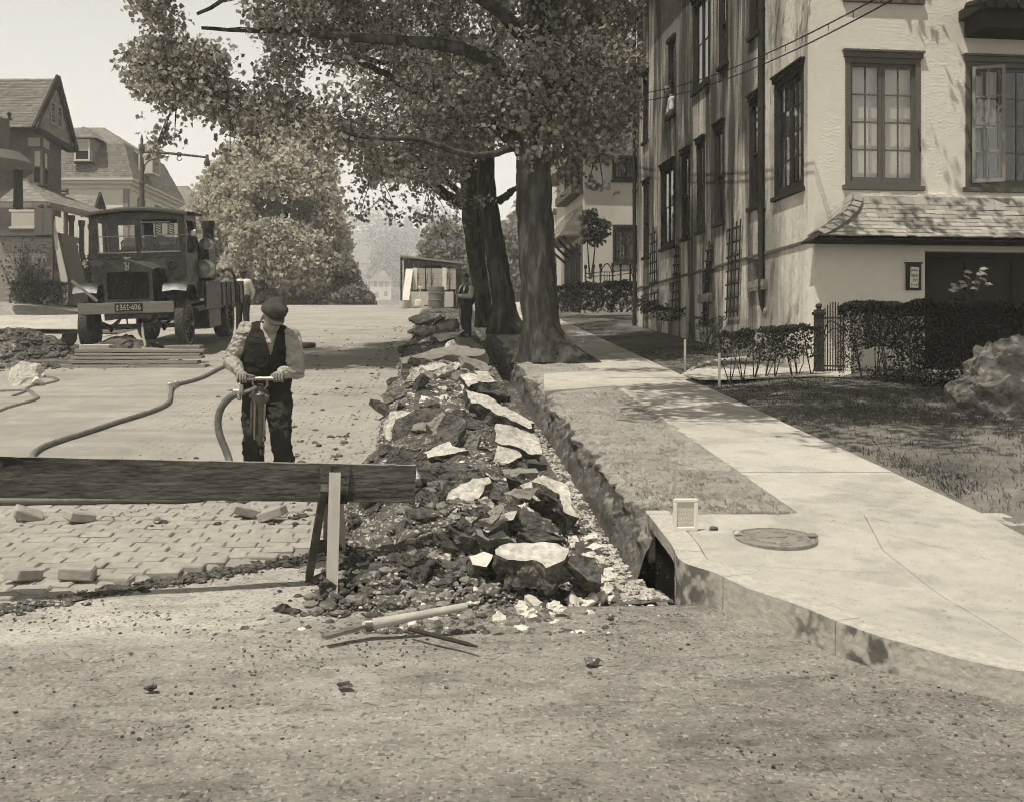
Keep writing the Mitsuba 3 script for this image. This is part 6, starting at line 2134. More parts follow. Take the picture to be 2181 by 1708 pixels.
obj('inlet_pipe', MB().tube([hb_c + (-.03, 0, -.07), e0, lerp(e0, e1, .45)], .016, 8).tube([lerp(e0, e1, .40), e1], .025, 10).cbox(lerp(e0, e1, .55) + (0, -.02, .035), (.03, .03, .07), ch=.006).cbox(lerp(e0, e1, .75) + (0, 0, -.03), (.03, .05, .05), ch=.008).cbox(e1 + (.01, 0, .03), (.07, .03, .03), ch=.01), 'steel', pb, smooth=35)
hp = [lerp(e0, e1, .85), e1 + (-.03, 0, -.015), pz(170, 1060, 8.86), pz(118, 1180, 8.87), pz(125, 1320, 8.87), pz(178, 1460, 8.86), pz(212, 1560, 8.84), pz(225, 1680, 8.7), gp(490, 1040) + (0, 0, .03), gp(462, 1054) + (0, 0, .03)]
obj('breaker_hose', MB().tube(spline(hp, 60), .030, 10), 'hose_rubber', None, 'hose arching from the breaker down to the bricks', 'hose', smooth=True)

# ---- the man beside the tree
q = lambda x, y, dz=0.0: at((1150 + x / 5.693) * .727, (720 + y / 5.693) * .727, 29.0 + dz)
fl_, fr_ = q(1215, 1490, .1), q(1265, 1500, -.08)
J2 = dict(head=q(1212, 568, -.05), neck=q(1232, 668), sl=q(1170, 712, .14), sr=q(1305, 722, -.10), chest=q(1238, 780), waist=q(1242, 905), hl=q(1205, 985, .08), hr=q(1262, 985, -.06), kl=q(1200, 1240, .04), kr=q(1262, 1240, -.06), al=fl_, ar=fr_,
          el=q(1120, 800, .16), er=q(1300, 850, -.18), wl=q(1082, 770, .0), wr=q(1130, 838, -.28), hand_l=q(1064, 775, -.04), hand_r=q(1090, 834, -.22))
person('man in brimmed hat, vest and pale sleeves standing by the trees with a shovel', J2, 1.0, cap='hat', shirt='white_cloth', bar=((.1, 0, -1), .018), look=(-.5, -.85, -.05), detail=.06)
tk = thing('shovel', 'long handled shovel upright in the hands of the man by the trees', 'shovel')
a, b = q(1062, 730, -.12), q(1160, 1420, -.16)
obj('handle', MB().cyl(a, b, .018, 8), 'old_wood', tk)
bl = MB().tube([b, b + (.03, 0, -.14), b + (.05, 0, -.28)], [.03, .10, .04], 8)
obj('blade', bl, 'tool_steel', tk)
# ---- the man behind the truck
zz = 30.5
c = at(517, 600, zz)
gz = float(H(zz))
hh = lambda x, z, dy=0.0: np.array([c[0] + x, zz + dy, gz + z])
J3 = dict(head=hh(0, 1.60, .03), neck=hh(0, 1.46), sl=hh(-.17, 1.40), sr=hh(.17, 1.40), chest=hh(0, 1.28), waist=hh(0, 1.05), hl=hh(-.09, .92), hr=hh(.09, .92), kl=hh(-.10, .5), kr=hh(.10, .5), al=hh(-.11, .08), ar=hh(.11, .08),
          el=hh(-.26, 1.14, .05), er=hh(.27, 1.14, .05), wl=hh(-.20, .95, .2), wr=hh(.20, .95, .2), hand_l=hh(-.18, .90, .24), hand_r=hh(.18, .90, .24))
person('man in white shirt and cap seen from behind at the rear of the truck', J3, 1.0, shirt='white_cloth', vest=False, look=(-.15, 1, 0), detail=.06)
# ---- the onlooker at the window
wx = (u4[0] + u4[2]) / 2 + .05
wp = lambda x, z, o: (HF @ np.array([o, wx + x, z, 1.0]))[:3]
zb = u4[1]
J4 = dict(head=wp(0, zb + .62, -.10), neck=wp(.02, zb + .47, -.02), sl=wp(.17, zb + .38, .02), sr=wp(-.15, zb + .38, .0), chest=wp(.02, zb + .26, .04), waist=wp(.02, zb + .02, .10), hl=wp(.1, zb - .1, .14), hr=wp(-.08, zb - .1, .14),
          kl=wp(.1, zb - .2, .2), kr=wp(-.1, zb - .2, .2), al=wp(.1, zb - .3, .3), ar=wp(-.1, zb - .3, .3), el=wp(.2, zb + .12, -.02), er=wp(-.2, zb + .12, -.06), wl=wp(.1, zb + .05, -.09), wr=wp(-.06, zb + .05, -.10), hand_l=wp(.05, zb + .05, -.12), hand_r=wp(-.02, zb + .05, -.13))
person('onlooker in white leaning at the open upper window of the stucco house', J4, .92, shirt='white_cloth', vest=False, cap=None, look=(-.8, -.6, -.15), detail=.06, legs=False, hands=True, bar=((0, .3, 1), .01))
# ------------------------------------------------------------------ the barrier
bar_t = thing('barrier', 'timber road barrier: a long weathered plank nailed to splayed legs, across the brick street', 'barrier')
pa, pb_ = at(-330, 1009, 6.02), at(884, 1030.5, 6.72)
d = (pb_ - pa) / np.linalg.norm(pb_ - pa)
L = np.linalg.norm(pb_ - pa)
nrm = np.cross(d, [0, 0, 1.0])
nrm /= np.linalg.norm(nrm)
upv = np.cross(nrm, d)
nseg = 60
P = []
r = np.random.default_rng(3)
prof = [(-.022, -.116), (.022, -.116), (.025, -.112), (.025, .112), (.022, .117), (-.022, .117), (-.025, .112), (-.025, -.112), (-.022, -.116)]
for i in range(nseg + 1):
    c = pa + d * L * i / nseg
    e = .004 * (meshkit.noise(np.array([[i * .7, 0, 0]]))[0] - .5)
    P.append([c + nrm * a + upv * (b + e * np.sign(b)) for a, b in prof])
P = np.array(P)
mb = MB().grid(P)
for k, s in ((0, 1), (-1, -1)):
    mb.add(P[k][:8][::s], [[0, 1, 2], [0, 2, 3], [0, 3, 4], [0, 4, 5], [0, 5, 6], [0, 6, 7]])
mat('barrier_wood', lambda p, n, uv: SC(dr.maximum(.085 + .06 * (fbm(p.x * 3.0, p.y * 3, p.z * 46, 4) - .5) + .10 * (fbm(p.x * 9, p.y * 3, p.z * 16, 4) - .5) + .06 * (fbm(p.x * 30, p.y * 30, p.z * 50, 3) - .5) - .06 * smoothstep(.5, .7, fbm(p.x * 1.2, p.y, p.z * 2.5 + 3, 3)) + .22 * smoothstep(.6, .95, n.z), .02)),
    bump=lambda p, n, uv: fbm(p.x * 14, p.y * 14, p.z * 60, 4), bscale=.010)
obj('plank', mb, 'barrier_wood', bar_t, smooth=40)
fx = lambda px, py, o=0.0: pa + d * ((at(px, py, 6.6)[0] - pa[0]) / d[0]) + upv * 0 + nrm * o
def on_plank(px, h, o):
    c = pa + d * ((px - 1090.5) / 2300 * pa[1] - pa[0]) / (d[0] - (px - 1090.5) / 2300 * d[1])
    return c + upv * h + nrm * o


fs = 1 if (nrm[1] < 0) else -1                    # nrm side that faces us
O = lambda v: v * fs
obj('cleat', MB().beam(on_plank(688, -.125, O(.040)), on_plank(692, .112, O(.040)), .062, .026, up=nrm), 'barrier_wood', bar_t)
obj('cleat', MB().beam(on_plank(729, -.122, O(.037)), on_plank(731, .112, O(.037)), .066, .022, up=nrm), 'barrier_wood', bar_t)
mat('leg_wood', lambda p, n, uv: SC(.40 + .16 * (fbm(p.x * 20, p.y * 20, p.z * 3, 4) - .5)))
f0 = gp(706, 1271) - (0, 0, .03)
obj('leg', MB().beam(f0, on_plank(710, .07, O(.105)), .066, .06, up=nrm), 'leg_wood', bar_t, label='pale front leg')
f1 = gp(658, 1222) - (0, 0, .03)
obj('leg', MB().beam(f1, on_plank(690, -.02, O(.085)), .045, .095, up=nrm), 'barrier_wood', bar_t, label='dark splayed leg')
f2 = gp(724, 1206) + (0, .12, -.03)
obj('leg', MB().beam(f2, on_plank(722, -.03, O(-.07)), .055, .05, up=nrm), 'leg_wood', bar_t, label='short rear leg in the shade')
f3 = gp(686, 1180) + (0, .2, -.03)
obj('leg', MB().beam(f3, on_plank(700, -.03, O(-.075)), .05, .05, up=nrm), 'barrier_wood', bar_t)
obj('brace', MB().beam(lerp(f1, on_plank(690, -.02, O(.085)), .35), lerp(f2, on_plank(722, -.03, O(-.07)), .30), .022, .08), 'barrier_wood', bar_t)
nl = MB()
for px, h in ((845, -.03), (870, -.03), (690, .05), (731, .05), (690, -.08), (731, -.08)):
    c = on_plank(px, h, O(.0 if px > 800 else .052))
    nl.cyl(c, c + nrm * O(.03 if px > 800 else .004), .005, 6)
nl.beam(on_plank(846, -.035, O(.0262)), on_plank(878, -.036, O(.0262)), .010, .003, up=nrm)
obj('nails', nl, 'iron', bar_t, kind='stuff')

# ---- tool in the foreground
tl = thing('digging_tool', 'long wooden tool handle lying on the dirt before the rubble heap', 'tool')
h0, h1, h2 = gp(690, 1361) + (0, 0, .012), gp(772, 1345) + (0, 0, .03), gp(996, 1338) + (0, 0, .115)
obj('handle', MB().tube([h1, lerp(h1, h2, .06), lerp(h1, h2, .14), lerp(h1, h2, .5), lerp(h1, h2, .97), h2], [.018, .034, .030, .023, .021, .016], 12), 'leg_wood', tl, smooth=40)
obj('blade', MB().beam(h0, lerp(h1, h2, .03), .055, .02), 'old_wood', tl, label='flat wooden end of the tool')
obj('collar', MB().cyl(lerp(h1, h2, .03), lerp(h1, h2, .10), .036, 12), 'tool_steel', tl, smooth=40)
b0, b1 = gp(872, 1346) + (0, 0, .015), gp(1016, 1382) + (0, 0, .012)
obj('iron_bar', MB().tube([b0, lerp(b0, b1, .85), b1], [.012, .012, .006], 8), 'iron', None, 'dark bar on the dirt standing in for the shadow of the wooden tool handle', 'bar')  # dark bar added in place of the handle's cast shadow

# ---- slate and manhole cover on the corner
g = gp(1460, 1130, .15)
sl = thing('slate_board', 'small slate in a pale wooden frame standing on the paved corner', 'sign')
SF = M4(None, (g[0] - .003, g[1], g[2])) @ M4(rotx(.10)) @ M4(rotz(.02)) @ np.array([[1, 0, 0, 0], [0, 0, -1, 0], [0, 1, 0, 0], [0, 0, 0, 1.0]])
w2, hgt = .083, .222
obj('frame', MB(SF).cbox((0, .014, .006), (2 * w2, .028, .016), ch=.005).cbox((0, hgt - .013, .006), (2 * w2, .026, .016), ch=.005).cbox((-w2 + .013, hgt / 2, .006), (.026, hgt - .056, .0158), ch=.003).cbox((w2 - .013, hgt / 2, .006), (.026, hgt - .056, .0158), ch=.003), 'white_paint', sl)
pn = obj('panel', MB(SF).box((-w2 + .02, .02, -.002), (w2 - .02, hgt - .02, .004)), 'slate_face' if mat('slate_face', .50) else None, sl)
ck = MB(SF)
r = np.random.default_rng(8)
for row in range(5):
    x = -.052
    y0 = hgt - .058 - row * .029
    while x < .046:
        w = .007 + .009 * r.random()
        for _ in range(3):
            a, b = r.random(2)
            ck.beam((x + w * a * .9, y0 + .018 * r.random(), .0046), (x + w * b, y0 + .018 * r.random(), .0046), .003, .0008, up=(0, 0, 1))
        x += w + .006
obj('chalk_marks', ck, 'white_paint', pn, label='rubbed chalk writing too faint to read')
g = gp(1652, 1146, .15)
mh = thing('manhole_cover', 'round iron manhole cover set in the paved corner', 'manhole cover')
tilt = M4(rotx(.075), g - (0, 0, .011))
obj('rim', MB(tilt).lathe([(.268, -.02), (.268, .014), (.258, .016), (.254, .010), (.254, -.02)], (0, 0, 0), 48), 'lid_iron' if mat('lid_iron', lambda p, n, uv: SC(.20 + .14 * (fbm(p.x * 25, p.y * 25, 0, 3) - .5)), rough=.6) else None, mh, smooth=35)
lid = MB(tilt).lathe([(0, .012), (.20, .012), (.205, .016), (.215, .016), (.22, .011), (.252, .011), (.252, -.02)], (0, 0, 0), 48)
for k in range(24):
    a = k * math.pi / 12
    lid.cbox((.16 * math.cos(a), .16 * math.sin(a), .014), (.03, .012, .006), R=rotz(a), ch=.002)
lid.beam((-.07, -.02, .015), (.06, .0, .015), .008, .006).beam((.06, 0, .015), (.09, .04, .015), .008, .006)
obj('lid', lid, 'lid_iron', mh)
for a in (2.75, .05):
    obj('lug', MB(tilt).cbox((.245 * math.cos(a), .245 * math.sin(a), .022), (.07, .06, .026), R=rotz(a), ch=.012), 'slab_mid', mh)
g = gp(1197, 1297)
m = chunk_mesh(130, .35)
obj('white_flake', trimesh.Trimesh(np.array(m.vertices) * .10 + g + (0, 0, .0), m.faces, process=False), 'white_stone', None, 'white flake of stone alone on the dirt right of the tool handle', 'stone')
for i, (px, py, sz, lab) in enumerate(((735, 1452, .075, 'dark clod on the dirt below the tool handle'), (325, 1458, .07, 'dark clod alone on the dirt, lower left'), (1258, 1402, .09, 'flat dark cake of dirt on the road, lower middle'), (1298, 1306, .06, 'small dark clod on the road near the white flake'), (1520, 1128, .07, 'dark clod beside the slate on the paved corner'), (1575, 1140, .085, 'pale lump at the left rim of the manhole cover'))):
    g = gp(px, py, .15 if px > 1400 else 0)
    m = chunk_mesh(140 + i, .4 if i != 5 else .7)
    obj('dirt_clod', trimesh.Trimesh(np.array(m.vertices) * sz + g + (0, 0, -.02 if px < 1400 else .01), m.faces, process=False), 'rubble_dirt' if i != 5 else 'slab_concrete', None, lab, 'clod')

# ---- gate, stakes, walk edging, rock
gt = thing('iron_gate', 'narrow iron picket gate with curled brace between the low hedge and the clipped hedge', 'gate')
gz0 = gl(1772, 798)
Yg = gz0[1]
G = lambda px, py: at(px, py, Yg)
pm = MB()
pt = G(1744, 660)
pm.cbox((pt + G(1744, 800)) / 2, (.13, .13, (800 - 660) / 2300 * Yg), ch=.01)
pm.cbox(G(1744, 668), (.18, .18, .05), ch=.01).lathe([(0, .10), (.04, .09), (.055, .05), (.03, .01), (.05, 0)], G(1744, 660), 14)
obj('post', pm, 'iron', gt)
for i in range(8):
    px = 1757 + i * 5.6
    top = 668 - 22 * math.sin((i + 1) / 9 * math.pi)
    m = MB().cyl(G(px, 797), G(px, top), .010, 6).cyl(G(px, top), G(px, top - 5), .013, 6, r2=.001)
    obj('picket', m, 'iron', gt)
for py in (678, 780):
    obj('rail', MB().beam(G(1750, py), G(1800, py), .012, .025), 'iron', gt)
m = MB()
m.tube(spline([G(1750, 728), G(1758, 700), G(1768, 684), G(1782, 690), G(1800, 700)], 18), .012, 6).tube(spline([G(1750, 735), G(1762, 712), G(1776, 700), G(1797, 716)], 18), .010, 6)
obj('scroll', m, 'iron', gt)
obj('gate_post', MB().cbox((G(1807, 735) + G(1807, 800)) / 2 + (0, .02, .15), (.075, .075, .95), ch=.008), 'white_paint', None, 'slim white post at the right of the iron gate', 'post')
for px, y0, y1, lab in ((1459, 785, 727, 'thin pale stake at the lawn edge, farther of the two'), (1532, 818, 757, 'thin pale stake before the low hedge, nearer of the two')):
    b = gl(px, y0)
    t = at(px, y1, b[1])
    obj('stake', MB().cbox((b + t) / 2, (.035, .035, t[2] - b[2] + .06), ch=.004), 'pale_wood', None, lab, 'stake')
walk = pl([(1455, 797), (1490, 784), (1560, 778), (1735, 772), (1810, 772), (1815, 803), (1740, 800), (1560, 808), (1490, 808)], .24)
flat('garden_path', walk, .245, 'concrete', 'short concrete walk from the sidewalk to the iron gate')
ed = [gl(1450, 795), gl(1475, 784), gl(1510, 772), gl(1560, 767), gl(1650, 764), gl(1735, 763)]
obj('path_edging', MB().tube(spline(ed, 30) + (0, 0, .0), .05, 8), 'concrete', None, 'low rounded concrete edging along the garden path', 'edging', smooth=True)
# the rough stone at the right edge
rk = gl(2110, 880)
m = trimesh.creation.icosphere(5)
v = np.array(m.vertices)
v = v * (.92, .72, .92)
v[:, 2] = np.where(v[:, 2] > 0, v[:, 2], v[:, 2] * .3)
f1 = meshkit.fbm(v * 2.2 + 3, 5, 2) - .5
q = np.abs(meshkit.fbm(v * 3.4 + 9, 3, 7) - .5) * 2
cell = np.floor(meshkit.fbm(v * 1.6 + 5, 2, 11) * 9) / 9 - .5
v = v * (1 + .55 * f1 - .14 * (1 - q) ** 3 + .14 * cell + .10 * (meshkit.fbm(v * 9, 3, 21) - .5))[:, None] * 1.12
c = at(2150, 800, rk[1] + .2)
v = v + (c[0] + .20, c[1], rk[2] - .02)
mat('rock', lambda p, n, uv: SC(dr.maximum(.17 + .32 * (fbm(p.x * 5, p.y * 5, p.z * 5, 4) - .42) + .2 * (fbm(p.x * 22, p.y * 22, p.z * 22, 3) - .5), .03)), bump=lambda p, n, uv: fbm(p.x * 18, p.y * 18, p.z * 18, 5), bscale=.06)
obj('rough_rock', trimesh.Trimesh(v, m.faces, process=False), 'rock', None, 'rough weathered boulder on the lawn at the right edge by the clipped hedge', 'boulder')
# big leaved shoot above the hedge
sh = thing('leafy_shoot', 'pale big leaved shoot rising above the clipped hedge before the dark doors', 'plant')
Ys = big0[1] + .1
S_ = lambda px, py, dz=0: at(px, py, Ys + dz)
st = MB()
base = S_(2075, 650)
LF = [(2025, 605), (2045, 598), (2040, 612), (2062, 590), (2072, 600), (2080, 583), (2092, 592), (2078, 612), (2055, 606), (2098, 604), (2088, 572), (2030, 616), (2066, 578), (2095, 580)]
for i, (px, py) in enumerate(LF):
    e = S_(px, py, .12 * math.sin(i * 2.2))
    st.tube([base, (base + e) / 2 + (0, 0, .05), e], [.008, .006, .004], 5, cap=False)
    r_ = np.random.default_rng(i)
    n = np.array([r_.normal(0, .25), -.45, 1.0])
    n /= np.linalg.norm(n)
    u = np.array([math.cos(i * 1.3), -.4, -.25])
    u -= n * (u @ n)
    u /= np.linalg.norm(u)
    w = np.cross(n, u)
    prof = [(-.02, 0), (.02, .06), (.00, .115), (.06, .075), (.10, .12), (.115, .05), (.19, 0), (.115, -.05), (.10, -.12), (.06, -.075), (.0, -.115), (.02, -.06)]
    V = [e + (u * a + w * b) * .62 - n * .25 * (a * a + b * b) * 2 for a, b in prof]
    mm = MB().add(np.vstack([[e + u * .04], V]), [[0, k + 1, (k + 1) % 12 + 1] for k in range(12)])
    v_ = mm.mesh()
    obj('leaf', v_, 'pale_leaf' if i or leaf_mat('pale_leaf', .34, .6, vc=False) else None, sh)
obj('stem', st, 'bark', sh)

# ---- wires across the house
wk = thing('overhead_wires', 'pair of overhead wires strung across the upper right of the view', 'wires')
for k, o in enumerate((0, .14)):
    p0, p1 = at(2000, -55, 12.4) + (0, 0, o * .3), at(1262, 214, 33) + (0, 0, o)
    t_ = np.linspace(0, 1, 50)[:, None]
    q_ = p0 * (1 - t_) + p1 * t_ - np.array([0, 0, .55]) * (4 * t_ * (1 - t_)) + (0, 0, o * .6)
    obj('wire', MB().tube(q_, .011, 5), 'iron', wk)
tw = MB()
for i in range(16):
    t_ = .03 + .04 * i
    a = p0 * (1 - t_) + p1 * t_ - np.array([0, 0, .55]) * (4 * t_ * (1 - t_)) + (0, 0, o * .6)
    tw.tube([a, a - (0, 0, .10)], .006, 4)
obj('hangers', tw, 'iron', wk)

# ------------------------------------------------------------------ the second house on the right
h2 = thing('second_house', 'pale stucco house with shingled street hood and flower shelves beyond the streaked house', 'house')
O2 = np.array([2.54, 38.0, 0])
H2 = np.eye(4)
H2[:3, 0], H2[:3, 1], H2[:3, 3] = HU, HV, O2
g2 = 3.1
ev = CH + (760 - 335) / 2300 * 38
def f2(px, py):
    r = (px - 1090.5) / 2300.0
    a = (O2[0] - r * O2[1]) / (r * HU[1] - HU[0])
    return a, CH + (760 - py) / 2300 * (O2[1] + a * HU[1])


def s2(px, py):
    r = (px - 1090.5) / 2300.0
    a = (O2[0] - r * O2[1]) / (r * HV[1] - HV[0])
    return a, CH + (760 - py) / 2300 * (O2[1] + a * HV[1])


W2 = 4.6
L2 = 6.2
wf = [(*f2(1305, 560), *f2(1362, 480)), (*f2(1304, 384), *f2(1362, 318))]
Mf2 = H2 @ np.array([[1, 0, 0, 0], [0, 0, -1, .25], [0, 1, 0, 0], [0, 0, 0, 1.0]])
obj('wall', MB(Mf2).prism(sbox(0, g2 - .5, W2, ev).difference(win_holes(wf)), .25), 'grey_stucco' if mat('grey_stucco', lambda p, n, uv: SC(.50 + .16 * (fbm(p.x * 1.2, p.y * 1.2, p.z * .7, 4) - .5))) else None, h2)
m = MB(H2).box((.003, .253, g2 - .5), (.25, L2, ev)).box((W2 - .25, .253, g2 - .5), (W2 - .003, L2, ev)).box((.25, L2 - .2, g2 - .5), (W2 - .25, L2 - .003, ev))
obj('wall', m, 'grey_stucco', h2)
obj('inner_wall', MB(H2).box((.5, .8, g2), (W2 - .3, .82, ev - .1)), 'interior', h2)
Mo2 = H2 @ np.array([[1, 0, 0, 0], [0, 0, -1, 0], [0, 1, 0, 0], [0, 0, 0, 1.0]])
keep_house, house = house, h2
for r_ in wf:
    window(Mo2, *r_, kind='casement', trim='dark_trim', cols=3, rows=4, hood=False, curtain=[(0, .95, 0, 1, 'c')], panes=False)
house = keep_house
rfm = MB(H2)
rz = ev
pts8 = [(-.5, -.5, rz), (W2 + .5, -.5, rz), (W2 + .5, L2 + .5, rz), (-.5, L2 + .5, rz), (W2 / 2, .6, rz + 3.6), (W2 / 2, L2 - .6, rz + 3.6)]
rfm.add(np.array(pts8), [[0, 1, 4], [1, 2, 5], [1, 5, 4], [2, 3, 5], [3, 0, 4], [3, 4, 5], [0, 3, 2], [0, 2, 1]])
rk2 = obj('roof', rfm, 'far_shingle', h2)
rs = MB(H2)
for k in range(16):
    for e in range(14):
        z = rz + .12 + k * .22
        f = (z - rz) / 3.6
        y0 = -.5 + 1.1 * f
        xa, xb = -.5 + (W2 / 2 + .5) * f, W2 + .5 - (W2 / 2 + .5) * f
        x = xa + (xb - xa) * e / 14
        rs.box((x + .01, y0 - .035, z - .12), (x + (xb - xa) / 14 - .008, y0 + .10, z + .105))
obj('shingles', rs, 'far_shingle', rk2, kind='stuff')
# street front: hood on brackets, windows, shelves
Ms2 = H2 @ np.array([[0, 0, -1, 0], [1, 0, 0, 0], [0, 1, 0, 0], [0, 0, 0, 1.0]])       # x along, y up, z out
za, zb2 = CH + (760 - 437) / 2300 * 38.2, CH + (760 - 500) / 2300 * 38.2
m = MB(Ms2)
for k in range(8):
    f0, f1 = k / 8, (k + 1.15) / 8
    m.grid(np.array([[(.2, za + (zb2 - za) * f0, .05 + .75 * f0 + .02), (.2, za + (zb2 - za) * f1, .05 + .75 * f1 + .05)], [(4.6, za + (zb2 - za) * f0, .05 + .75 * f0 + .02), (4.6, za + (zb2 - za) * f1, .05 + .75 * f1 + .05)]]))
m.box((.2, zb2 - .05, .05), (4.6, zb2 - .01, .82))
m.add([(.2, za, .03), (.2, zb2, .03), (.2, zb2, .84)], [[0, 1, 2]])
hk = obj('street_hood', m, 'far_shingle', h2)
for x in (.3, 1.4, 2.6, 3.8):
    obj('bracket', MB(Ms2).tube([(x, zb2 - .05, .7), (x, zb2 - .35, .45), (x, zb2 - .7, .06)], .05, 6), 'dark_trim', hk)
for i, (x0, x1) in enumerate(((.35, 1.25), (1.5, 2.5), (2.8, 3.8))):
    w = MB(Ms2).box((x0, g2 + 1.15, .004), (x1, zb2 - .3, .03))
    k = obj('window', w, 'dark_trim', h2)
    fr = MB(Ms2).box((x0 - .07, g2 + 1.1, .005), (x0, zb2 - .2, .07)).box((x1, g2 + 1.1, .005), (x1 + .07, zb2 - .2, .07)).box(((x0 + x1) / 2 - .03, g2 + 1.15, .031), ((x0 + x1) / 2 + .03, zb2 - .3, .06))
    obj('frame', fr, 'mid_trim', k)
    zu = za + .75
    w = MB(Ms2).box((x0, zu, .004), (x1, zu + 1.35, .03))
    k = obj('window', w, 'dark_trim', h2)
    obj('frame', MB(Ms2).box((x0 - .07, zu, .005), (x0, zu + 1.4, .07)).box((x1, zu, .005), (x1 + .07, zu + 1.4, .07)), 'mid_trim', k)
    sh_ = MB(Ms2).box((x0 - .1, zu - .32, .005), (x1 + .1, zu - .02, .42))
    obj('flower_shelf', sh_, 'mid_trim', k)
obj('flower_shelf', MB(Ms2).box((.4, g2 + .62, .005), (2.4, g2 + .95, .50)).tube([(1.4, g2 + .6, .4), (1.4, g2 + .25, .05)], .06, 6), 'dark_trim', h2)
# white porch house beyond
h3 = thing('porch_house', 'white house with a balustraded balcony glimpsed right of the near trunk', 'house')
Y3 = 47.0
a0, a1 = at(1172, 620, Y3), at(1225, 330, Y3)
gz3 = float(H(Y3))
m = MB().box((a0[0], Y3, gz3), (a0[0] + 5, Y3 + 6, at(0, 340, Y3)[2]))
obj('wall', m, 'white_paint', h3)
rv_ = MB().box((a0[0] - .3, Y3 - 1.4, at(0, 533, Y3)[2]), (a0[0] + 2.2, Y3 - .003, at(0, 548, Y3)[2])).box((a0[0] - .25, Y3 - 1.35, at(0, 555, Y3)[2]), (a0[0] + 2.2, Y3 - .003, at(0, 549, Y3)[2]))
obj('balcony', rv_, 'pale_trim', h3)
rail = MB()
for i in range(9):
    x = a0[0] - .25 + i * .24
    rail.beam((x, Y3 - 1.3, at(0, 531, Y3)[2]), (x + .2, Y3 - 1.3, at(0, 508, Y3)[2]), .03, .03).beam((x + .2, Y3 - 1.3, at(0, 531, Y3)[2]), (x, Y3 - 1.3, at(0, 508, Y3)[2]), .03, .03)
rail.box((a0[0] - .3, Y3 - 1.33, at(0, 507, Y3)[2]), (a0[0] + 2.2, Y3 - 1.27, at(0, 504, Y3)[2]))
obj('railing', rail, 'white_paint', h3)
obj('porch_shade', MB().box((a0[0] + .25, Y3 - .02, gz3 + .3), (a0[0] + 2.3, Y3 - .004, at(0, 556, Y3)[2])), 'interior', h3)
obj('awning', MB().box((a0[0] + .1, Y3 - .8, at(0, 458, Y3)[2]), (a0[0] + 1.2, Y3 - .003, at(0, 450, Y3)[2])).box((a0[0] + .4, Y3 - .05, at(0, 505, Y3)[2]), (a0[0] + .75, Y3 - .003, at(0, 460, Y3)[2])), 'mid_trim', h3)
obj('window', MB().box((a0[0] + .55, Y3 - .03, at(0, 440, Y3)[2]), (a0[0] + 1.2, Y3 - .004, at(0, 400, Y3)[2])), 'curtain', h3)
obj('roof', MB().add(np.array([(a0[0] - .4, Y3 - .4, at(0, 340, Y3)[2]), (a0[0] + 5.4, Y3 - .4, at(0, 340, Y3)[2]), (a0[0] + 5.4, Y3 + 6.4, at(0, 340, Y3)[2]), (a0[0] - .4, Y3 + 6.4, at(0, 340, Y3)[2]), (a0[0] + 2.5, Y3 + 3, at(0, 250, Y3)[2])]), [[0, 1, 4], [1, 2, 4], [2, 3, 4], [3, 0, 4], [0, 3, 2], [0, 2, 1]]), 'far_shingle', h3)
# iron fence between the houses, two-stemmed sapling
fc = thing('iron_fence', 'iron fence with ball topped posts and arched panels before the second house', 'fence')
Yf = 33.0
FZ = lambda px, py: at(px, py, Yf)
for i, px in enumerate((1247, 1264, 1279, 1305, 1322, 1342)):
    m = MB().cyl(FZ(px, 612), FZ(px, 572 - 2 * i * .6), .028, 8).lathe([(0, .07), (.045, .05), (.05, 0), (.045, -.05), (0, -.07)], FZ(px, 569 - 2 * i * .6), 10)
    obj('post', m, 'iron', fc)
m = MB()
for py in (580, 588):
    m.tube([FZ(1247, py + 4), FZ(1279, py), FZ(1305, py), FZ(1345, py - 6)], .014, 5)
m.tube(spline([FZ(1279, 586), FZ(1287, 566), FZ(1293, 562), FZ(1299, 568), FZ(1305, 586)], 16), .02, 6).tube(spline([FZ(1342, 590), FZ(1350, 566), FZ(1358, 580)], 12), .02, 6)
for px in (1288, 1293, 1298):
    m.cyl(FZ(px, 612), FZ(px, 580), .01, 5)
m.tube([FZ(1344, 575), FZ(1356, 632)], .012, 5)
obj('rails', m, 'iron', fc)
leafy_tree('sapling', 'young two stemmed sapling against the second house wall', [(1242, 480), (1246, 452), (1262, 448), (1268, 470), (1276, 468), (1296, 472), (1290, 510), (1262, 522), (1246, 512)], 35, .35, 60, 14, .20, .15, .10, [[(1256, 595, 0), (1250, 500, 0)], [(1258, 595, 0), (1266, 540, 0), (1268, 490, 0)]], 71, tw=.035, holes=.1)

# ------------------------------------------------------------------ shed on the crest with its gear
sd = thing('tool_shed', 'rough lean-to tool shed of dark boards on the street crest behind the barrel', 'shed')
Y5 = 47.5
E = lambda px, py, dz=0.0: at(px, py, Y5 + dz)
gz5 = float(H(Y5))
m = MB()
for i in range(12):                                   # front boards
    px0, px1 = 860 + i * 10.2, 869.6 + i * 10.2
    top = 553 + i * 1.6
    a = E(px0, 648)
    b = E(px1, top)
    obj('board', MB().box((a[0], Y5 + .02 * (i % 2), gz5 - .1), (b[0], Y5 + .05 + .02 * (i % 2), b[2])), 'shed_wood' if i or mat('shed_wood', lambda p, n, uv: SC(.12 + .12 * (fbm(p.x * 14, p.y * 9, p.z * 2, 3) - .5))) else None, sd)
obj('side_wall', MB().box((E(861, 0)[0], Y5 + .08, gz5 - .1), (E(861, 0)[0] + .06, Y5 + 2.2, E(0, 556)[2])).box((E(983, 0)[0] - .06, Y5 + .08, gz5 - .1), (E(983, 0)[0], Y5 + 2.2, E(0, 572)[2])), 'shed_wood', sd)
m = MB()
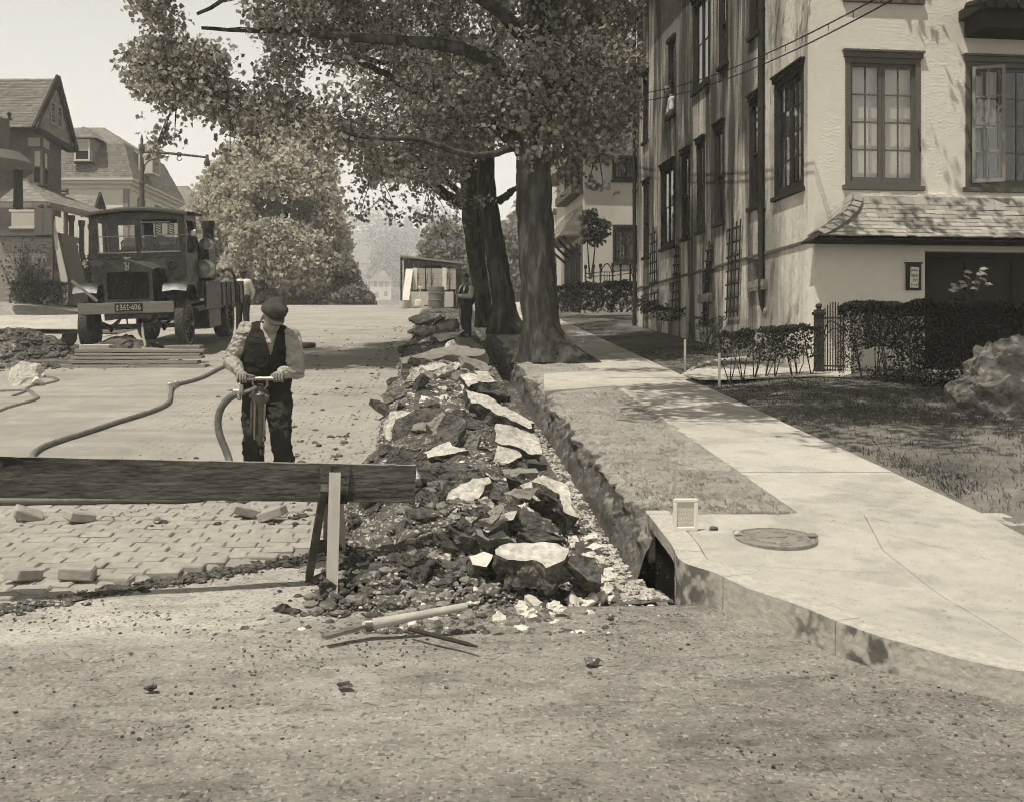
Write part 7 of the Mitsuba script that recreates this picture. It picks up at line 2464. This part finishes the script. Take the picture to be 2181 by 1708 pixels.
m.add(np.array([(*E(852, 546, -.45)[:2], E(0, 546)[2]), (*E(988, 561, -.45)[:2], E(0, 561)[2]), (*E(988, 561, 2.4)[:2], E(0, 561)[2] + .1), (*E(852, 546, 2.4)[:2], E(0, 546)[2] + .1)] + [(*E(852, 546, -.45)[:2], E(0, 549.5)[2]), (*E(988, 561, -.45)[:2], E(0, 564.5)[2]), (*E(988, 561, 2.4)[:2], E(0, 564.5)[2] + .1), (*E(852, 546, 2.4)[:2], E(0, 549.5)[2] + .1)]),
      [[0, 1, 2, 3], [4, 7, 6, 5], [0, 4, 5, 1], [1, 5, 6, 2], [3, 2, 6, 7], [0, 3, 7, 4]])
obj('roof', m, 'grey_trim', sd)
obj('hatch', MB().box((E(902, 0)[0], Y5 - .02, E(0, 575)[2]), (E(940, 0)[0], Y5 - .004, E(0, 566)[2])), 'interior', sd)
obj('corner_post', MB().box((E(855, 0)[0], Y5 - .5, gz5 - .1), (E(859, 0)[0], Y5 - .4, E(0, 552)[2])), 'dark_trim', sd)
lid_ = thing('box_lid', 'pale planked panel propped up before the shed', 'panel')
A4, B4 = E(868, 572, -.30), E(971, 572, -.30)
z0_, z1_ = E(0, 618)[2], E(0, 573)[2]
for k in range(4):
    za_, zb_ = z0_ + (z1_ - z0_) * k / 4, z0_ + (z1_ - z0_) * (k + 1) / 4 - .012
    obj('board', MB().box((A4[0], Y5 - .34 - .03 * (3 - k), za_), (B4[0], Y5 - .30 - .03 * (3 - k), zb_)), 'pale_board' if k or mat('pale_board', .40) else None, lid_)
for px, mm in ((886, 'white_paint'), (908, 'iron'), (920, 'iron'), (948, 'white_paint'), (958, 'iron')):
    w = .09 if mm == 'white_paint' else .02
    obj('batten', MB().box((E(px, 0)[0] - w, Y5 - .47, z0_ - .03), (E(px, 0)[0] + w, Y5 - .45, z1_)), mm, lid_)
bx5 = thing('tool_box', 'big open tool box of boards under the propped panel', 'box')
obj('side', MB().box((E(866, 0)[0], Y5 - 1.1, gz5 - .05), (E(968, 0)[0], Y5 - 1.06, E(0, 625)[2])), 'slate_face', bx5)
obj('end', MB().box((E(866, 0)[0], Y5 - 1.055, gz5 - .05), (E(867, 0)[0], Y5 - .48, E(0, 625)[2])).box((E(967, 0)[0], Y5 - 1.055, gz5 - .05), (E(968, 0)[0], Y5 - .48, E(0, 625)[2])), 'slate_face', bx5)
obj('leaning_board', MB().beam(E(864, 640, -1.3), E(872, 574, -.5), .30, .03, up=(.0, -1, .1)), 'white_paint', None, 'wide pale board leaning on the left of the shed', 'board')
obj('bucket', MB().lathe([(0, 0), (.15, 0), (.19, .30), (.175, .30), (.14, .02), (0, .02)], (E(868, 0)[0], Y5 - 1.7, gz5 - .12), 16), 'pale_trim', None, 'small pale tub at the foot of the leaning board', 'tub', smooth=40)
Yb = 40.0
b5 = at(929.5, 655, Yb)
rB, hB = 17.5 / 2300 * Yb, (655 - 612) / 2300 * Yb
prof = [(0, 0), (rB * .94, 0), (rB * .97, hB * .30)] + [(rB * 1.03, hB * .32), (rB * 1.03, hB * .36), (rB * .98, hB * .38), (rB * .98, hB * .64), (rB * 1.03, hB * .66), (rB * 1.03, hB * .70), (rB * .97, hB * .72), (rB * .96, hB), (rB * .90, hB), (rB * .90, hB * .9), (0, hB * .9)]
obj('barrel', MB().lathe(prof, (b5[0], Yb, b5[2]), 26), 'barrel_iron' if mat('barrel_iron', lambda p, n, uv: SC(.14 + .12 * (fbm(p.x * 5, p.y * 5, p.z * 5, 3) - .4)), rough=.5) else None, None, 'dark steel barrel standing at the far end of the heap before the tool box', 'barrel', smooth=40)
for px, p0, p1, lab in ((893, 612, 650, 'upright shovel with pale blade left of the barrel'), (909, 612, 651, 'pale shovel handle leaning against the barrel')):
    k = thing('shovel', lab, 'shovel')
    a, b = at(px + (8 if px > 900 else 3), p0, 41), at(px, p1 - (8 if px < 900 else 0), 40.6)
    obj('handle', MB().cyl(a, b, .022, 8), 'pale_board', k)
    if px < 900:
        obj('blade', MB().cbox(at(px - 2, 646, 40.5), (.26, .04, .30), ch=.06), 'white_paint', k)
        obj('grip', MB().beam(at(px - 3, 612, 41), at(px + 7, 611, 41), .05, .05), 'white_paint', k)
    else:
        obj('blade', MB().cbox(b, (.2, .1, .06), ch=.02), 'tool_steel', k)

# ------------------------------------------------------------------ houses on the left
def gable_window(parent, fr, x0, z0, x1, z1, trim='mid_trim', shade=True, d=.06):
    w = MB(fr)
    t = .10
    w.box((x0 - t, z0 - t, .003), (x0, z1 + t, d)).box((x1, z0 - t, .003), (x1 + t, z1 + t, d)).box((x0, z1, .003), (x1, z1 + t, d)).box((x0, z0 - t, .003), (x1, z0, d + .03))
    zm = (z0 + z1) / 2
    w.box((x0, zm - .025, .003), (x1, zm + .025, d * .6))
    k = obj('window', w, trim, parent)
    obj('pane', MB(fr).box((x0, z0, .001), (x1, zm - .026, .012)), 'interior', k)
    obj('pane', MB(fr).box((x0, zm + .026, .001), (x1, z1, .014)), 'curtain' if shade else 'interior', k)


def boards(parent, fr, x0, x1, z0, z1, step, m, name='siding', top=None):
    """clapboards: each course a wedge proud at its lower edge"""
    b = MB(fr)
    z = z0
    while z < z1:
        a, c = (x0, x1) if top is None else top(z)
        if c - a > .1:
            b.add([(a, z, .02), (c, z, .02), (c, z + step, .003), (a, z + step, .003), (a, z, .0), (c, z, .0)], [[0, 1, 2, 3], [4, 5, 1, 0]])
        z += step
    obj(name, b, m, parent, kind='stuff')


FXZ = lambda x, y, z=0.0, a=0.0: M4(None, (x, y, z)) @ M4(rotz(a)) @ np.array([[1, 0, 0, 0], [0, 0, -1, 0], [0, 1, 0, 0], [0, 0, 0, 1.0]])
# house 1: steep shingled gable turned to the street
n1 = thing('gabled_house', 'tall dark shingled house with a steep street gable and a porch, far left', 'house')
Y1 = 43.0
A = lambda px, py, dz=0.0: at(px, py, Y1 + dz)
g1 = float(H(43)) + .45
yf, yb = Y1, Y1 + 3.9                           # front eave, back eave
ym = (yf + yb) / 2
xr = -18.8                                     # plane of the gable, facing the street
ridge, eave = at(0, 169, ym)[2], at(0, 274, yf)[2]
xl_ = xr - 6.0
dk = MB()
dk.box((xl_, yf + .5, g1), (xr - .5, yb - 1.3, eave + .02))
obj('wall', dk, 'brown_wall' if mat('brown_wall', lambda p, n, uv: SC(.11 + .06 * (fbm(p.x * 3, p.y * 3, p.z * 3, 3) - .5))) else None, n1)
ov = xr - .35
rf1 = MB().add(np.array([(xl_, yf - .25, eave), (ov + .35, yf - .25, eave), (xr - .14, ym, ridge), (xl_, ym, ridge), (xl_, yb + .3, eave), (xr - .28, yb + .3, eave)]) , [[0, 1, 2, 3], [3, 2, 5, 4]])
rk1 = obj('roof', rf1, 'far_shingle', n1)
sh1 = MB()
nrow = 30
for k in range(nrow):
    f0, f1 = k / nrow, (k + 1.12) / nrow
    xe = ov + .35 - .14 * f0
    n_t = 20
    for e in range(n_t):
        xa = -24.5 + (xe + 24.5) * e / n_t
        xb = -24.5 + (xe + 24.5) * (e + 1) / n_t
        r_ = (math.sin(k * 12.9 + e * 78.2) * 43758.5) % 1
        zz0 = eave + (ridge - eave) * f0
        zz1 = eave + (ridge - eave) * min(f1, 1)
        ya, yb_ = yf - .25 + (ym - yf + .25) * f0, yf - .25 + (ym - yf + .25) * min(f1, 1)
        o = .035 + .02 * r_
        sh1.add([(xa + .008, ya - o, zz0 + .01), (xb, ya - o, zz0 + .01), (xb, yb_ - .01, zz1 + .012), (xa + .008, yb_ - .01, zz1 + .012), (xa + .008, ya, zz0 - .02), (xb, ya, zz0 - .02)], [[0, 1, 2, 3], [4, 5, 1, 0]])
obj('shingles', sh1, 'far_shingle', rk1, kind='stuff')
# gable wall: a triangle whose front leans out over the bay
gv = np.array([(xr - .1, yf, eave + .03), (xr - .38, yb, eave + .03), (xr - .24, ym, ridge - .05)])
gb = MB().add(np.vstack([gv, gv + (-.3, 0, 0)]), [[0, 1, 2], [3, 5, 4], [0, 3, 4], [0, 4, 1]])
obj('gable', gb, 'far_shingle', n1)
gl_u = gv[1] - gv[0]
gl_u /= np.linalg.norm(gl_u)
gn = np.cross(gl_u, (0, 0, 1.0))
GF = np.eye(4)
GF[:3, 0], GF[:3, 1], GF[:3, 2], GF[:3, 3] = gl_u, (0, 0, 1), gn, gv[0] + gn * .02
Lg = np.linalg.norm(gv[1] - gv[0])
boards(n1, GF, 0, Lg, .05, ridge - eave - .6, .16, 'far_shingle', 'gable_shingles', top=lambda z: (Lg * .5 * z / (ridge - eave) + .1, Lg * (1 - .5 * z / (ridge - eave)) - .1))
for fx_ in (.42, .62):
    gable_window(n1, GF, Lg * fx_ - .22, .55, Lg * fx_ + .22, 1.35, trim='grey_trim', shade=False, d=.05)
rk_ = MB()
for (p, q_) in ((gv[0] + (0, -.3, -.12), gv[2] + (.15, 0, .12)), (gv[2] + (.15, 0, .12), gv[1] + (.15, .35, -.12))):
    rk_.beam(p, q_, .10, .28)
rk_.beam(gv[0] + (0, -.1, -.14), gv[1] + (0, .1, -.14), .3, .22)
obj('barge_board', rk_, 'dark_trim', n1)
# bay below the gable
by = [(A(50, 0)[0], yf + .25), (A(84, 0)[0], yf + .25), (at(104, 0, yf + 1.2)[0], yf + 1.2), (at(118, 0, yf + 3.2)[0], yf + 3.2), (A(50, 0)[0], yf + 3.6)]
zb1, zt1 = A(0, 440)[2], eave
bay = MB().prism(by, zt1 - zb1, M4(None, (0, 0, zb1)))
bk = obj('bay', bay, 'brown_wall', n1)
for i in range(2):
    p, q_ = np.array(by[i]), np.array(by[i + 1])
    u = q_ - p
    Lw = np.linalg.norm(u)
    u = u / Lw
    BF = np.eye(4)
    BF[:3, 0], BF[:3, 1], BF[:3, 2], BF[:3, 3] = (*u, 0), (0, 0, 1), (u[1], -u[0], 0), (*p, 0)
    gable_window(n1, BF, Lw * (.52 if i == 0 else .22), A(0, 388)[2], Lw * (.92 if i == 0 else .72), A(0, 320)[2], trim='mid_trim')
    obj('swag_panel', MB(BF).box((.08, A(0, 310)[2], .003), (Lw - .08, A(0, 292)[2], .04)), 'grey_trim', bk)
# porch
pz_r, pz_e = A(0, 387)[2], A(0, 431, -2)[2]
xp0, xp1 = A(25, 0, -1)[0], A(150, 0, -1)[0]
pr = MB().add(np.array([(xp0, yf - .1, pz_r), (A(55, 0)[0], yf - .1, pz_r), (xp1 - .4, yf - 2.2, pz_e), (xp0, yf - 2.2, pz_e), (xp1 + .9, yf + 3.0, pz_e - .1), (A(95, 0)[0], yf + 3.0, pz_r - .3)]), [[0, 3, 2, 1], [1, 2, 4, 5]])
pr.box((xp0, yf - 2.2, pz_e - .25), (xp1 - .4, yf - 2.1, pz_e - .02)).beam((xp1 - .4, yf - 2.15, pz_e - .13), (xp1 + .9, yf + 3.0, pz_e - .23), .1, .24)
pk1 = obj('porch_roof', pr, 'far_shingle', n1)
boards(n1, FXZ(0, yf - .12), xp0, xp1, pz_e, pz_r, .2, 'far_shingle', 'porch_shingles', top=lambda z: (xp0, A(55, 0)[0] + (xp1 - .4 - A(55, 0)[0]) * (pz_r - z) / (pz_r - pz_e)))
pf = A(0, 505)[2]
deck = MB().box((xp0, yf - 2.3, pf - .22), (A(112, 0, -2)[0], yf + .5, pf))
obj('porch_floor', deck, 'mid_trim', n1)
post = lambda px, dz, z0, z1, r=.11: MB().lathe([(r * 1.4, z0), (r * 1.4, z0 + .12), (r, z0 + .2), (r * .9, z1 - .3), (r * 1.3, z1 - .15), (r * 1.3, z1)], (*A(px, 0, dz)[:2], 0), 14)
for px, dz in ((152, 1.2), (174, 2.8), (194, 4.2)):
    obj('porch_column', post(px, dz, A(0, 535)[2], pz_e - .1), 'mid_trim', n1, smooth=40)
ra = MB()
for i in range(13):
    p = A(27 + i * 4.2, 0, -2.3)
    ra.box((p[0] - .03, p[1] - .03, pf + .1), (p[0] + .03, p[1] + .03, A(0, 452, -2.3)[2]))
q0, q1 = A(20, 0, -2.3), A(84, 0, -2.3)
ra.box((q0[0], q0[1] - .05, A(0, 452, -2.3)[2]), (q1[0], q0[1] + .05, A(0, 447, -2.3)[2])).box((q0[0], q0[1] - .05, pf + .05), (q1[0], q0[1] + .05, pf + .13))
obj('porch_railing', ra, 'pale_trim', n1)
for px in (86, 105):
    p = A(px, 0, -2.3)
    obj('newel_post', MB().box((p[0] - .16, p[1] - .16, pf - .2), (p[0] + .16, p[1] + .16, A(0, 445, -2.3)[2])).lathe([(0, .22), (.09, .18), (.11, .10), (.05, .02), (.08, 0)], (p[0], p[1], A(0, 445, -2.3)[2]), 12), 'mid_trim', n1)
pnl = (A(90, 0, -2.3)[0], A(103, 0, -2.3)[0])
obj('porch_panel', MB().box((pnl[0], yf - 2.15, pf), (pnl[1], yf - 2.1, A(0, 455, -2.3)[2])), 'slate_face', n1)
sl_ = [(A(108, 0, -2.3)[0], A(0, 470, -2.3)[2]), (A(112, 0, -2.3)[0], A(0, 462, -2.3)[2]), (A(142, 0, -2.3)[0], g1 + .7), (A(142, 0, -2.3)[0], g1 - .2), (A(136, 0, -2.3)[0], g1 - .2)]
obj('stair_stringer', MB(FXZ(0, yf - 2.2)).prism(sl_, .08), 'pale_trim', n1)
stp = MB()
for k in range(8):
    x = A(108 + k * 3.6, 0, -2.3)[0]
    stp.box((x, yf - 2.0, g1 - .3), (x + .30, yf - .6, pf - .1 - k * (pf - g1) / 8.5))
obj('steps', stp, 'mid_trim', n1)
bw = MB().box((A(10, 0, -2.2)[0] - 2, yf - 2.05, g1 - .6), (A(108, 0, -2.2)[0], yf - 1.9, pf - .23))
kb = obj('foundation_wall', bw, 'foundation' if mat('foundation', .26) else None, n1)
fb_ = MB()
fr1 = FXZ(0, yf - 2.05)
z = g1 - .5
k_ = 0
while z < pf - .3:
    x = A(8, 0, -2.2)[0] + (.2 if k_ % 2 else 0)
    while x < A(107, 0, -2.2)[0] - .35:
        fb_.box((x, yf - 2.075, z), (x + .38, yf - 2.051, z + .085))
        x += .40
    z += .105
    k_ += 1
obj('brick_courses', fb_, 'paver_brick', kb, kind='stuff')
# left bit of a curved porch in front
cp_ = thing('curved_porch', 'rounded dark porch roof cut by the left edge', 'porch')
c0 = A(20, 0, -6)
cz = [A(0, y, -6)[2] for y in (255, 325, 348, 400)]
obj('roof', MB().lathe([(0, cz[0]), (.55, cz[0]), (.6, cz[1] - .2), (.95, cz[1]), (1.35, cz[2]), (1.30, cz[2] - .25), (0, cz[2] - .25)], (c0[0] - .6, c0[1], 0), 24), 'mid_trim', cp_, smooth=40)
obj('finial', MB().lathe([(0, cz[0] + .28), (.08, cz[0] + .2), (.04, cz[0] + .08), (.09, cz[0])], (c0[0] + .0, c0[1], 0), 10), 'dark_trim', cp_)
obj('column', MB().lathe([(.16, A(0, 446, -6)[2]), (.14, cz[2] - .2)], (c0[0] + .3, c0[1], 0), 12), 'dark_trim', cp_, smooth=40)
# small gabled porch between
g4 = thing('side_porch', 'small dark gabled porch roof beside the steep gabled house', 'porch')
Y6 = 50.0
D6 = lambda px, py, dz=0.0: at(px, py, Y6 + dz)
obj('roof', MB().add(np.array([D6(128, 447), D6(203, 447), D6(212, 415, 1.6), D6(140, 415, 1.6), D6(128, 447, 3.2), D6(222, 447, 3.2)]), [[0, 1, 2, 3], [3, 2, 5, 4]]), 'far_shingle', g4)
obj('gable', MB().add(np.array([D6(204, 446), D6(213, 416, 1.6), D6(223, 447, 3.2)]), [[0, 2, 1]]).beam(D6(203, 449), D6(213, 414, 1.6), .1, .2).beam(D6(213, 414, 1.6), D6(224, 449, 3.2), .1, .2), 'dark_trim', g4)
for px in (140, 198):
    p = D6(px, 0, .2)
    obj('post', MB().cyl((p[0], p[1], float(H(Y6))), (p[0], p[1], D6(0, 447)[2]), .1, 10), 'mid_trim', g4, smooth=40)
# house 2: mansard with a dormer
n2 = thing('mansard_house', 'pale clapboard house with a shingled mansard roof and one dormer, left', 'house')
Y7 = 60.0
B = lambda px, py, dz=0.0: at(px, py, Y7 + dz)
g7 = float(H(60)) - .3
x0_, x1_ = B(90, 0)[0], B(272, 0)[0]
ze, zk, zr = B(0, 382)[2], B(0, 296)[2], B(0, 282)[2]
obj('wall', MB().box((x0_, Y7, g7), (x1_, Y7 + 9, ze)), 'cream_siding', n2)
boards(n2, FXZ(0, Y7), x0_, x1_, g7 + .5, ze - .5, .15, 'cream_siding')
SFr = np.eye(4)
SFr[:3, 0], SFr[:3, 1], SFr[:3, 2], SFr[:3, 3] = (0, 1, 0), (0, 0, 1), (1, 0, 0), (x1_, Y7, 0)
boards(n2, SFr, 0, 9, g7 + .5, ze - .5, .15, 'cream_siding', 'side_siding')
obj('corner_board', MB().box((x1_ - .25, Y7 - .04, g7), (x1_ + .03, Y7 - .003, ze - .4)).box((x1_ + .004, Y7, g7), (x1_ + .04, Y7 + .22, ze - .4)), 'grey_trim', n2)
obj('cornice', MB().box((x0_, Y7 - .45, ze - .12), (x1_ + .45, Y7 + 9.4, ze)).box((x0_, Y7 - .12, ze - .55), (x1_ + .12, Y7 + 9.1, ze - .30)).box((x0_, Y7 - .3, ze - .3), (x1_ + .3, Y7 + 9.2, ze - .121)), 'pale_trim', n2)
s_in = 1.0
mr = np.array([(x0_, Y7 - .4, ze), (x1_ + .4, Y7 - .4, ze), (x1_ + .4 - s_in, Y7 + s_in, zk), (x0_, Y7 + s_in, zk), (x1_ + .4, Y7 + 9.4, ze), (x1_ + .4 - s_in, Y7 + 8.2, zk), (x0_, Y7 + 4.5, zr + 1.2), (x1_ - 3.0, Y7 + 4.5, zr + 1.2), (x0_, Y7 + 8.2, zk)])
r7 = obj('roof', MB().add(mr, [[0, 1, 2, 3], [1, 4, 5, 2], [3, 2, 7, 6]]).add(mr, [[2, 5, 7]]).add(mr, [[6, 7, 5, 8]]), 'far_shingle', n2)
s7 = MB()
for k in range(18):
    f0, f1 = k / 18, (k + 1.1) / 18
    for e in range(34):
        xa = x0_ + (x1_ + .4 - s_in * f0 - x0_) * e / 34
        xb = x0_ + (x1_ + .4 - s_in * f0 - x0_) * (e + 1) / 34
        o = .03 + .02 * ((math.sin(k * 7.9 + e * 18.2) * 4758.5) % 1)
        za_, zb_ = ze + (zk - ze) * f0, ze + (zk - ze) * min(1, f1)
        ya, yb_ = Y7 - .4 + (s_in + .4) * f0, Y7 - .4 + (s_in + .4) * min(1, f1)
        s7.add([(xa + .01, ya - o, za_), (xb, ya - o, za_), (xb, yb_ - .012, zb_), (xa + .01, yb_ - .012, zb_), (xa + .01, ya, za_ - .02), (xb, ya, za_ - .02)], [[0, 1, 2, 3], [4, 5, 1, 0]])
obj('shingles', s7, 'far_shingle', r7, kind='stuff')
dz0, dz1 = B(0, 348)[2], B(0, 300)[2]
da, db = B(159, 0)[0], B(202, 0)[0]
obj('dormer', MB().box((da, Y7 - .35, dz0), (db, Y7 + 1.5, dz1 + .05)), 'far_shingle', n2)
DFr = FXZ(0, Y7 - .35)
gable_window(n2, DFr, da + .22, dz0 + .14, db - .22, dz1 - .1, trim='pale_trim')
obj('dormer_roof', MB().add(np.array([(da - .3, Y7 - .6, dz1 + .05), (db + .3, Y7 - .6, dz1 + .05), ((da + db) / 2, Y7 - .2, dz1 + .75), ((da + db) / 2, Y7 + 2, dz1 + .75), (da - .3, Y7 + 2, dz1 + .05), (db + .3, Y7 + 2, dz1 + .05)]), [[0, 1, 2], [0, 2, 3], [0, 3, 4], [1, 5, 3], [1, 3, 2]]), 'far_shingle', n2)
gable_window(n2, SFr, 1.8, ze + .7, 3.0, ze + 2.2, trim='pale_trim', shade=False, d=.8)
for a_ in (1.6, 4.6, 7.0):
    gable_window(n2, SFr, a_, ze - 2.6, a_ + 1.0, ze - .9, trim='mid_trim', shade=False)
gable_window(n2, FXZ(0, Y7), B(125, 0)[0], B(0, 414)[2], B(142, 0)[0], B(0, 400)[2], trim='mid_trim')
# house 3: only its roof shows
n3 = thing('low_roof_house', 'house of which only the broad shingled roof shows behind the lamp post', 'house')
Y8 = 76.0
C = lambda px, py, dz=0.0: at(px, py, Y8 + dz)
obj('wall', MB().box((C(310, 0)[0], Y8, float(H(Y8)) - .5), (C(432, 0)[0], Y8 + 6, C(0, 445)[2])), 'cream_siding', n3)
obj('roof', MB().add(np.array([C(300, 447, -.4), C(440, 447, -.4), C(402, 397, 3), C(320, 397, 3), C(300, 447, 6.4), C(440, 447, 6.4)]), [[0, 1, 2, 3], [1, 5, 2], [3, 2, 5, 4]]), 'far_shingle', n3)
# bare shrubs before the porch
def twiggy(label, c, h, w, n, seed, leafy=0):
    r = np.random.default_rng(seed)
    t = thing('bare_shrub', label, 'shrub', None)
    m = MB()
    tips = []
    for i in range(n):
        a = r.random() * 6.28
        e = np.array(c) + (w * math.cos(a) * r.random(), w * .5 * math.sin(a), h * r.uniform(.5, 1))
        mid = (np.array(c) * .5 + e * .5) + r.normal(0, .08, 3)
        m.tube([np.array(c) + r.normal(0, .12, 3) * (1, 1, 0), mid, e], (.025, .016, .007), 5, cap=False)
        tips += [mid, e, (mid + e) / 2]
        for _ in range(3):
            q_ = (mid + e) / 2 + r.normal(0, .22, 3)
            m.tube([mid, q_], (.010, .004), 4, cap=False)
            tips.append(q_)
    obj('stems', m, 'bark', t)
    if leafy:
        mm, cc = foliage(clumps(tips, leafy, .3, seed), .12, seed, .08)
        obj('leaves', mm, 'leaf', t, color=cc)


sp = at(60, 655, 40)
twiggy('bare shrub before the brick foundation at the far left', (sp[0], sp[1], float(H(40)) + .3), 2.6, 1.3, 34, 81, 2)
sp = at(105, 640, 40.2)
twiggy('leaning bare shrub beside the porch stairs', (sp[0] - .4, sp[1], float(H(40)) + .3), 2.2, .8, 18, 82, 1)
sp = at(178, 625, 44)
twiggy('dense shrub between the porch stairs and the truck', (sp[0], sp[1], float(H(44)) + .4), 2.0, 1.3, 50, 83, 5)
hedge('foundation_bush', 'low dark bushes at the foot of the brick foundation', hb(at(22, 650, 39.5), at(140, 648, 40.5)), .8, .85, 2600, .09, .07, 84, cat='bush')
# lamp post
lp_ = thing('lamp_post', 'iron street lamp post with a long scrolled arm reaching over the street, behind the truck', 'lamp post')
Yl = 35.0
Lm = lambda px, py: at(px, py, Yl)
gL = float(H(Yl)) + .1
xL = Lm(302, 0)[0]
obj('post', MB().lathe([(.16, gL), (.14, gL + .9), (.09, gL + 1.1), (.08, Lm(0, 395)[2]), (.11, Lm(0, 392)[2]), (.07, Lm(0, 385)[2]), (.06, Lm(0, 322)[2]), (.10, Lm(0, 319)[2]), (.10, Lm(0, 313)[2]), (.04, Lm(0, 306)[2]), (.05, Lm(0, 298)[2]), (0, Lm(0, 284)[2])], (xL, Yl, 0), 14), 'lamp_iron' if mat('lamp_iron', .11) else None, lp_, smooth=40)
am = MB().tube([Lm(296, 323), Lm(330, 325), Lm(380, 329), Lm(442, 336)], [.045, .045, .04, .035], 8)
am.cyl(Lm(378, 329), Lm(385, 329.5), .07, 8)
am.tube(spline([Lm(303, 365), Lm(315, 345), Lm(335, 338), Lm(360, 334)], 16), .022, 6).tube(spline([Lm(303, 372), Lm(308, 358), Lm(306, 350)], 10), .02, 6)
for cx_, cy_ in ((318, 335), (382, 338), (340, 333), (292, 325)):
    am.tube([Lm(cx_ + 5 * math.cos(a) * (1 - .1 * a / 6), cy_ + 5 * math.sin(a) * (1 - .1 * a / 6)) for a in np.linspace(0, 5.4, 14)], .016, 5)
obj('arm', am, 'lamp_iron', lp_)
obj('lamp', MB().lathe([(0, .1), (.05, .1), (.06, -.05), (.11, -.16), (.08, -.26), (0, -.28)], Lm(441, 337), 12), 'lamp_iron', lp_, smooth=40)
# far houses on the hillside
def far_house(label, px0, px1, py_base, py_eave, py_top, Y, wins, roofv='far_shingle', hip=True):
    k = thing('hillside_house', label, 'house')
    a, b = at(px0, py_base, Y), at(px1, py_eave, Y)
    w = b[0] - a[0]
    obj('wall', MB().box((a[0], Y, a[2] - 4), (b[0], Y + w * .8, b[2])), 'white_paint', k)
    zt_ = at(0, py_top, Y)[2]
    o = w * .08
    c1, c2 = ((a[0] + w * .38, Y + w * .4), (a[0] + w * .62, Y + w * .4)) if hip else ((a[0] - o, Y + w * .4), (b[0] + o, Y + w * .4))
    V = np.array([(a[0] - o, Y - o, b[2]), (b[0] + o, Y - o, b[2]), (b[0] + o, Y + w * .8 + o, b[2]), (a[0] - o, Y + w * .8 + o, b[2]), (*c1, zt_), (*c2, zt_)])
    obj('roof', MB().add(V, [[0, 1, 5, 4]]).add(V, [[1, 2, 5], [3, 0, 4]]).add(V, [[2, 3, 4, 5]]), roofv, k)
    for (x0, x1, y0, y1) in wins:
        p, q_ = at(x0, y1, Y), at(x1, y0, Y)
        obj('window', MB().box((p[0], Y - .15, p[2]), (q_[0], Y - .004, q_[2])), 'grey_trim', k)


FY = 535.0
far_house('white hip roofed house low on the hazy hillside', 788, 833, 648, 600, 576, FY, [(797, 803, 600, 612), (808, 815, 600, 612), (820, 827, 600, 612), (799, 806, 622, 634), (818, 825, 621, 631)])
far_house('white house among the trees high on the hazy hillside at the left', 728, 760, 525, 513, 506, 905.0, [(742, 749, 515, 522)], hip=False)
far_house('pale gabled house halfway up the hazy hillside', 742, 790, 578, 562, 543, 697.0, [(752, 757, 564, 570)], hip=True)
far_house('long white building behind the tool shed on the hillside', 862, 930, 570, 553, 545, 724.0, [(880, 886, 556, 562), (900, 906, 556, 562)], hip=False)
# ------------------------------------------------------------------ the summer haze over the whole place
scene['haze'] = {'type': 'cube', 'to_world': T().translate([0, 605, 70]).scale([800, 755, 92]), 'bsdf': {'type': 'null'}, 'interior': {'type': 'ref', 'id': 'haze_air'}}
tag('haze', 'thin summer haze over the street and the far hillside', 'haze', kind='stuff')
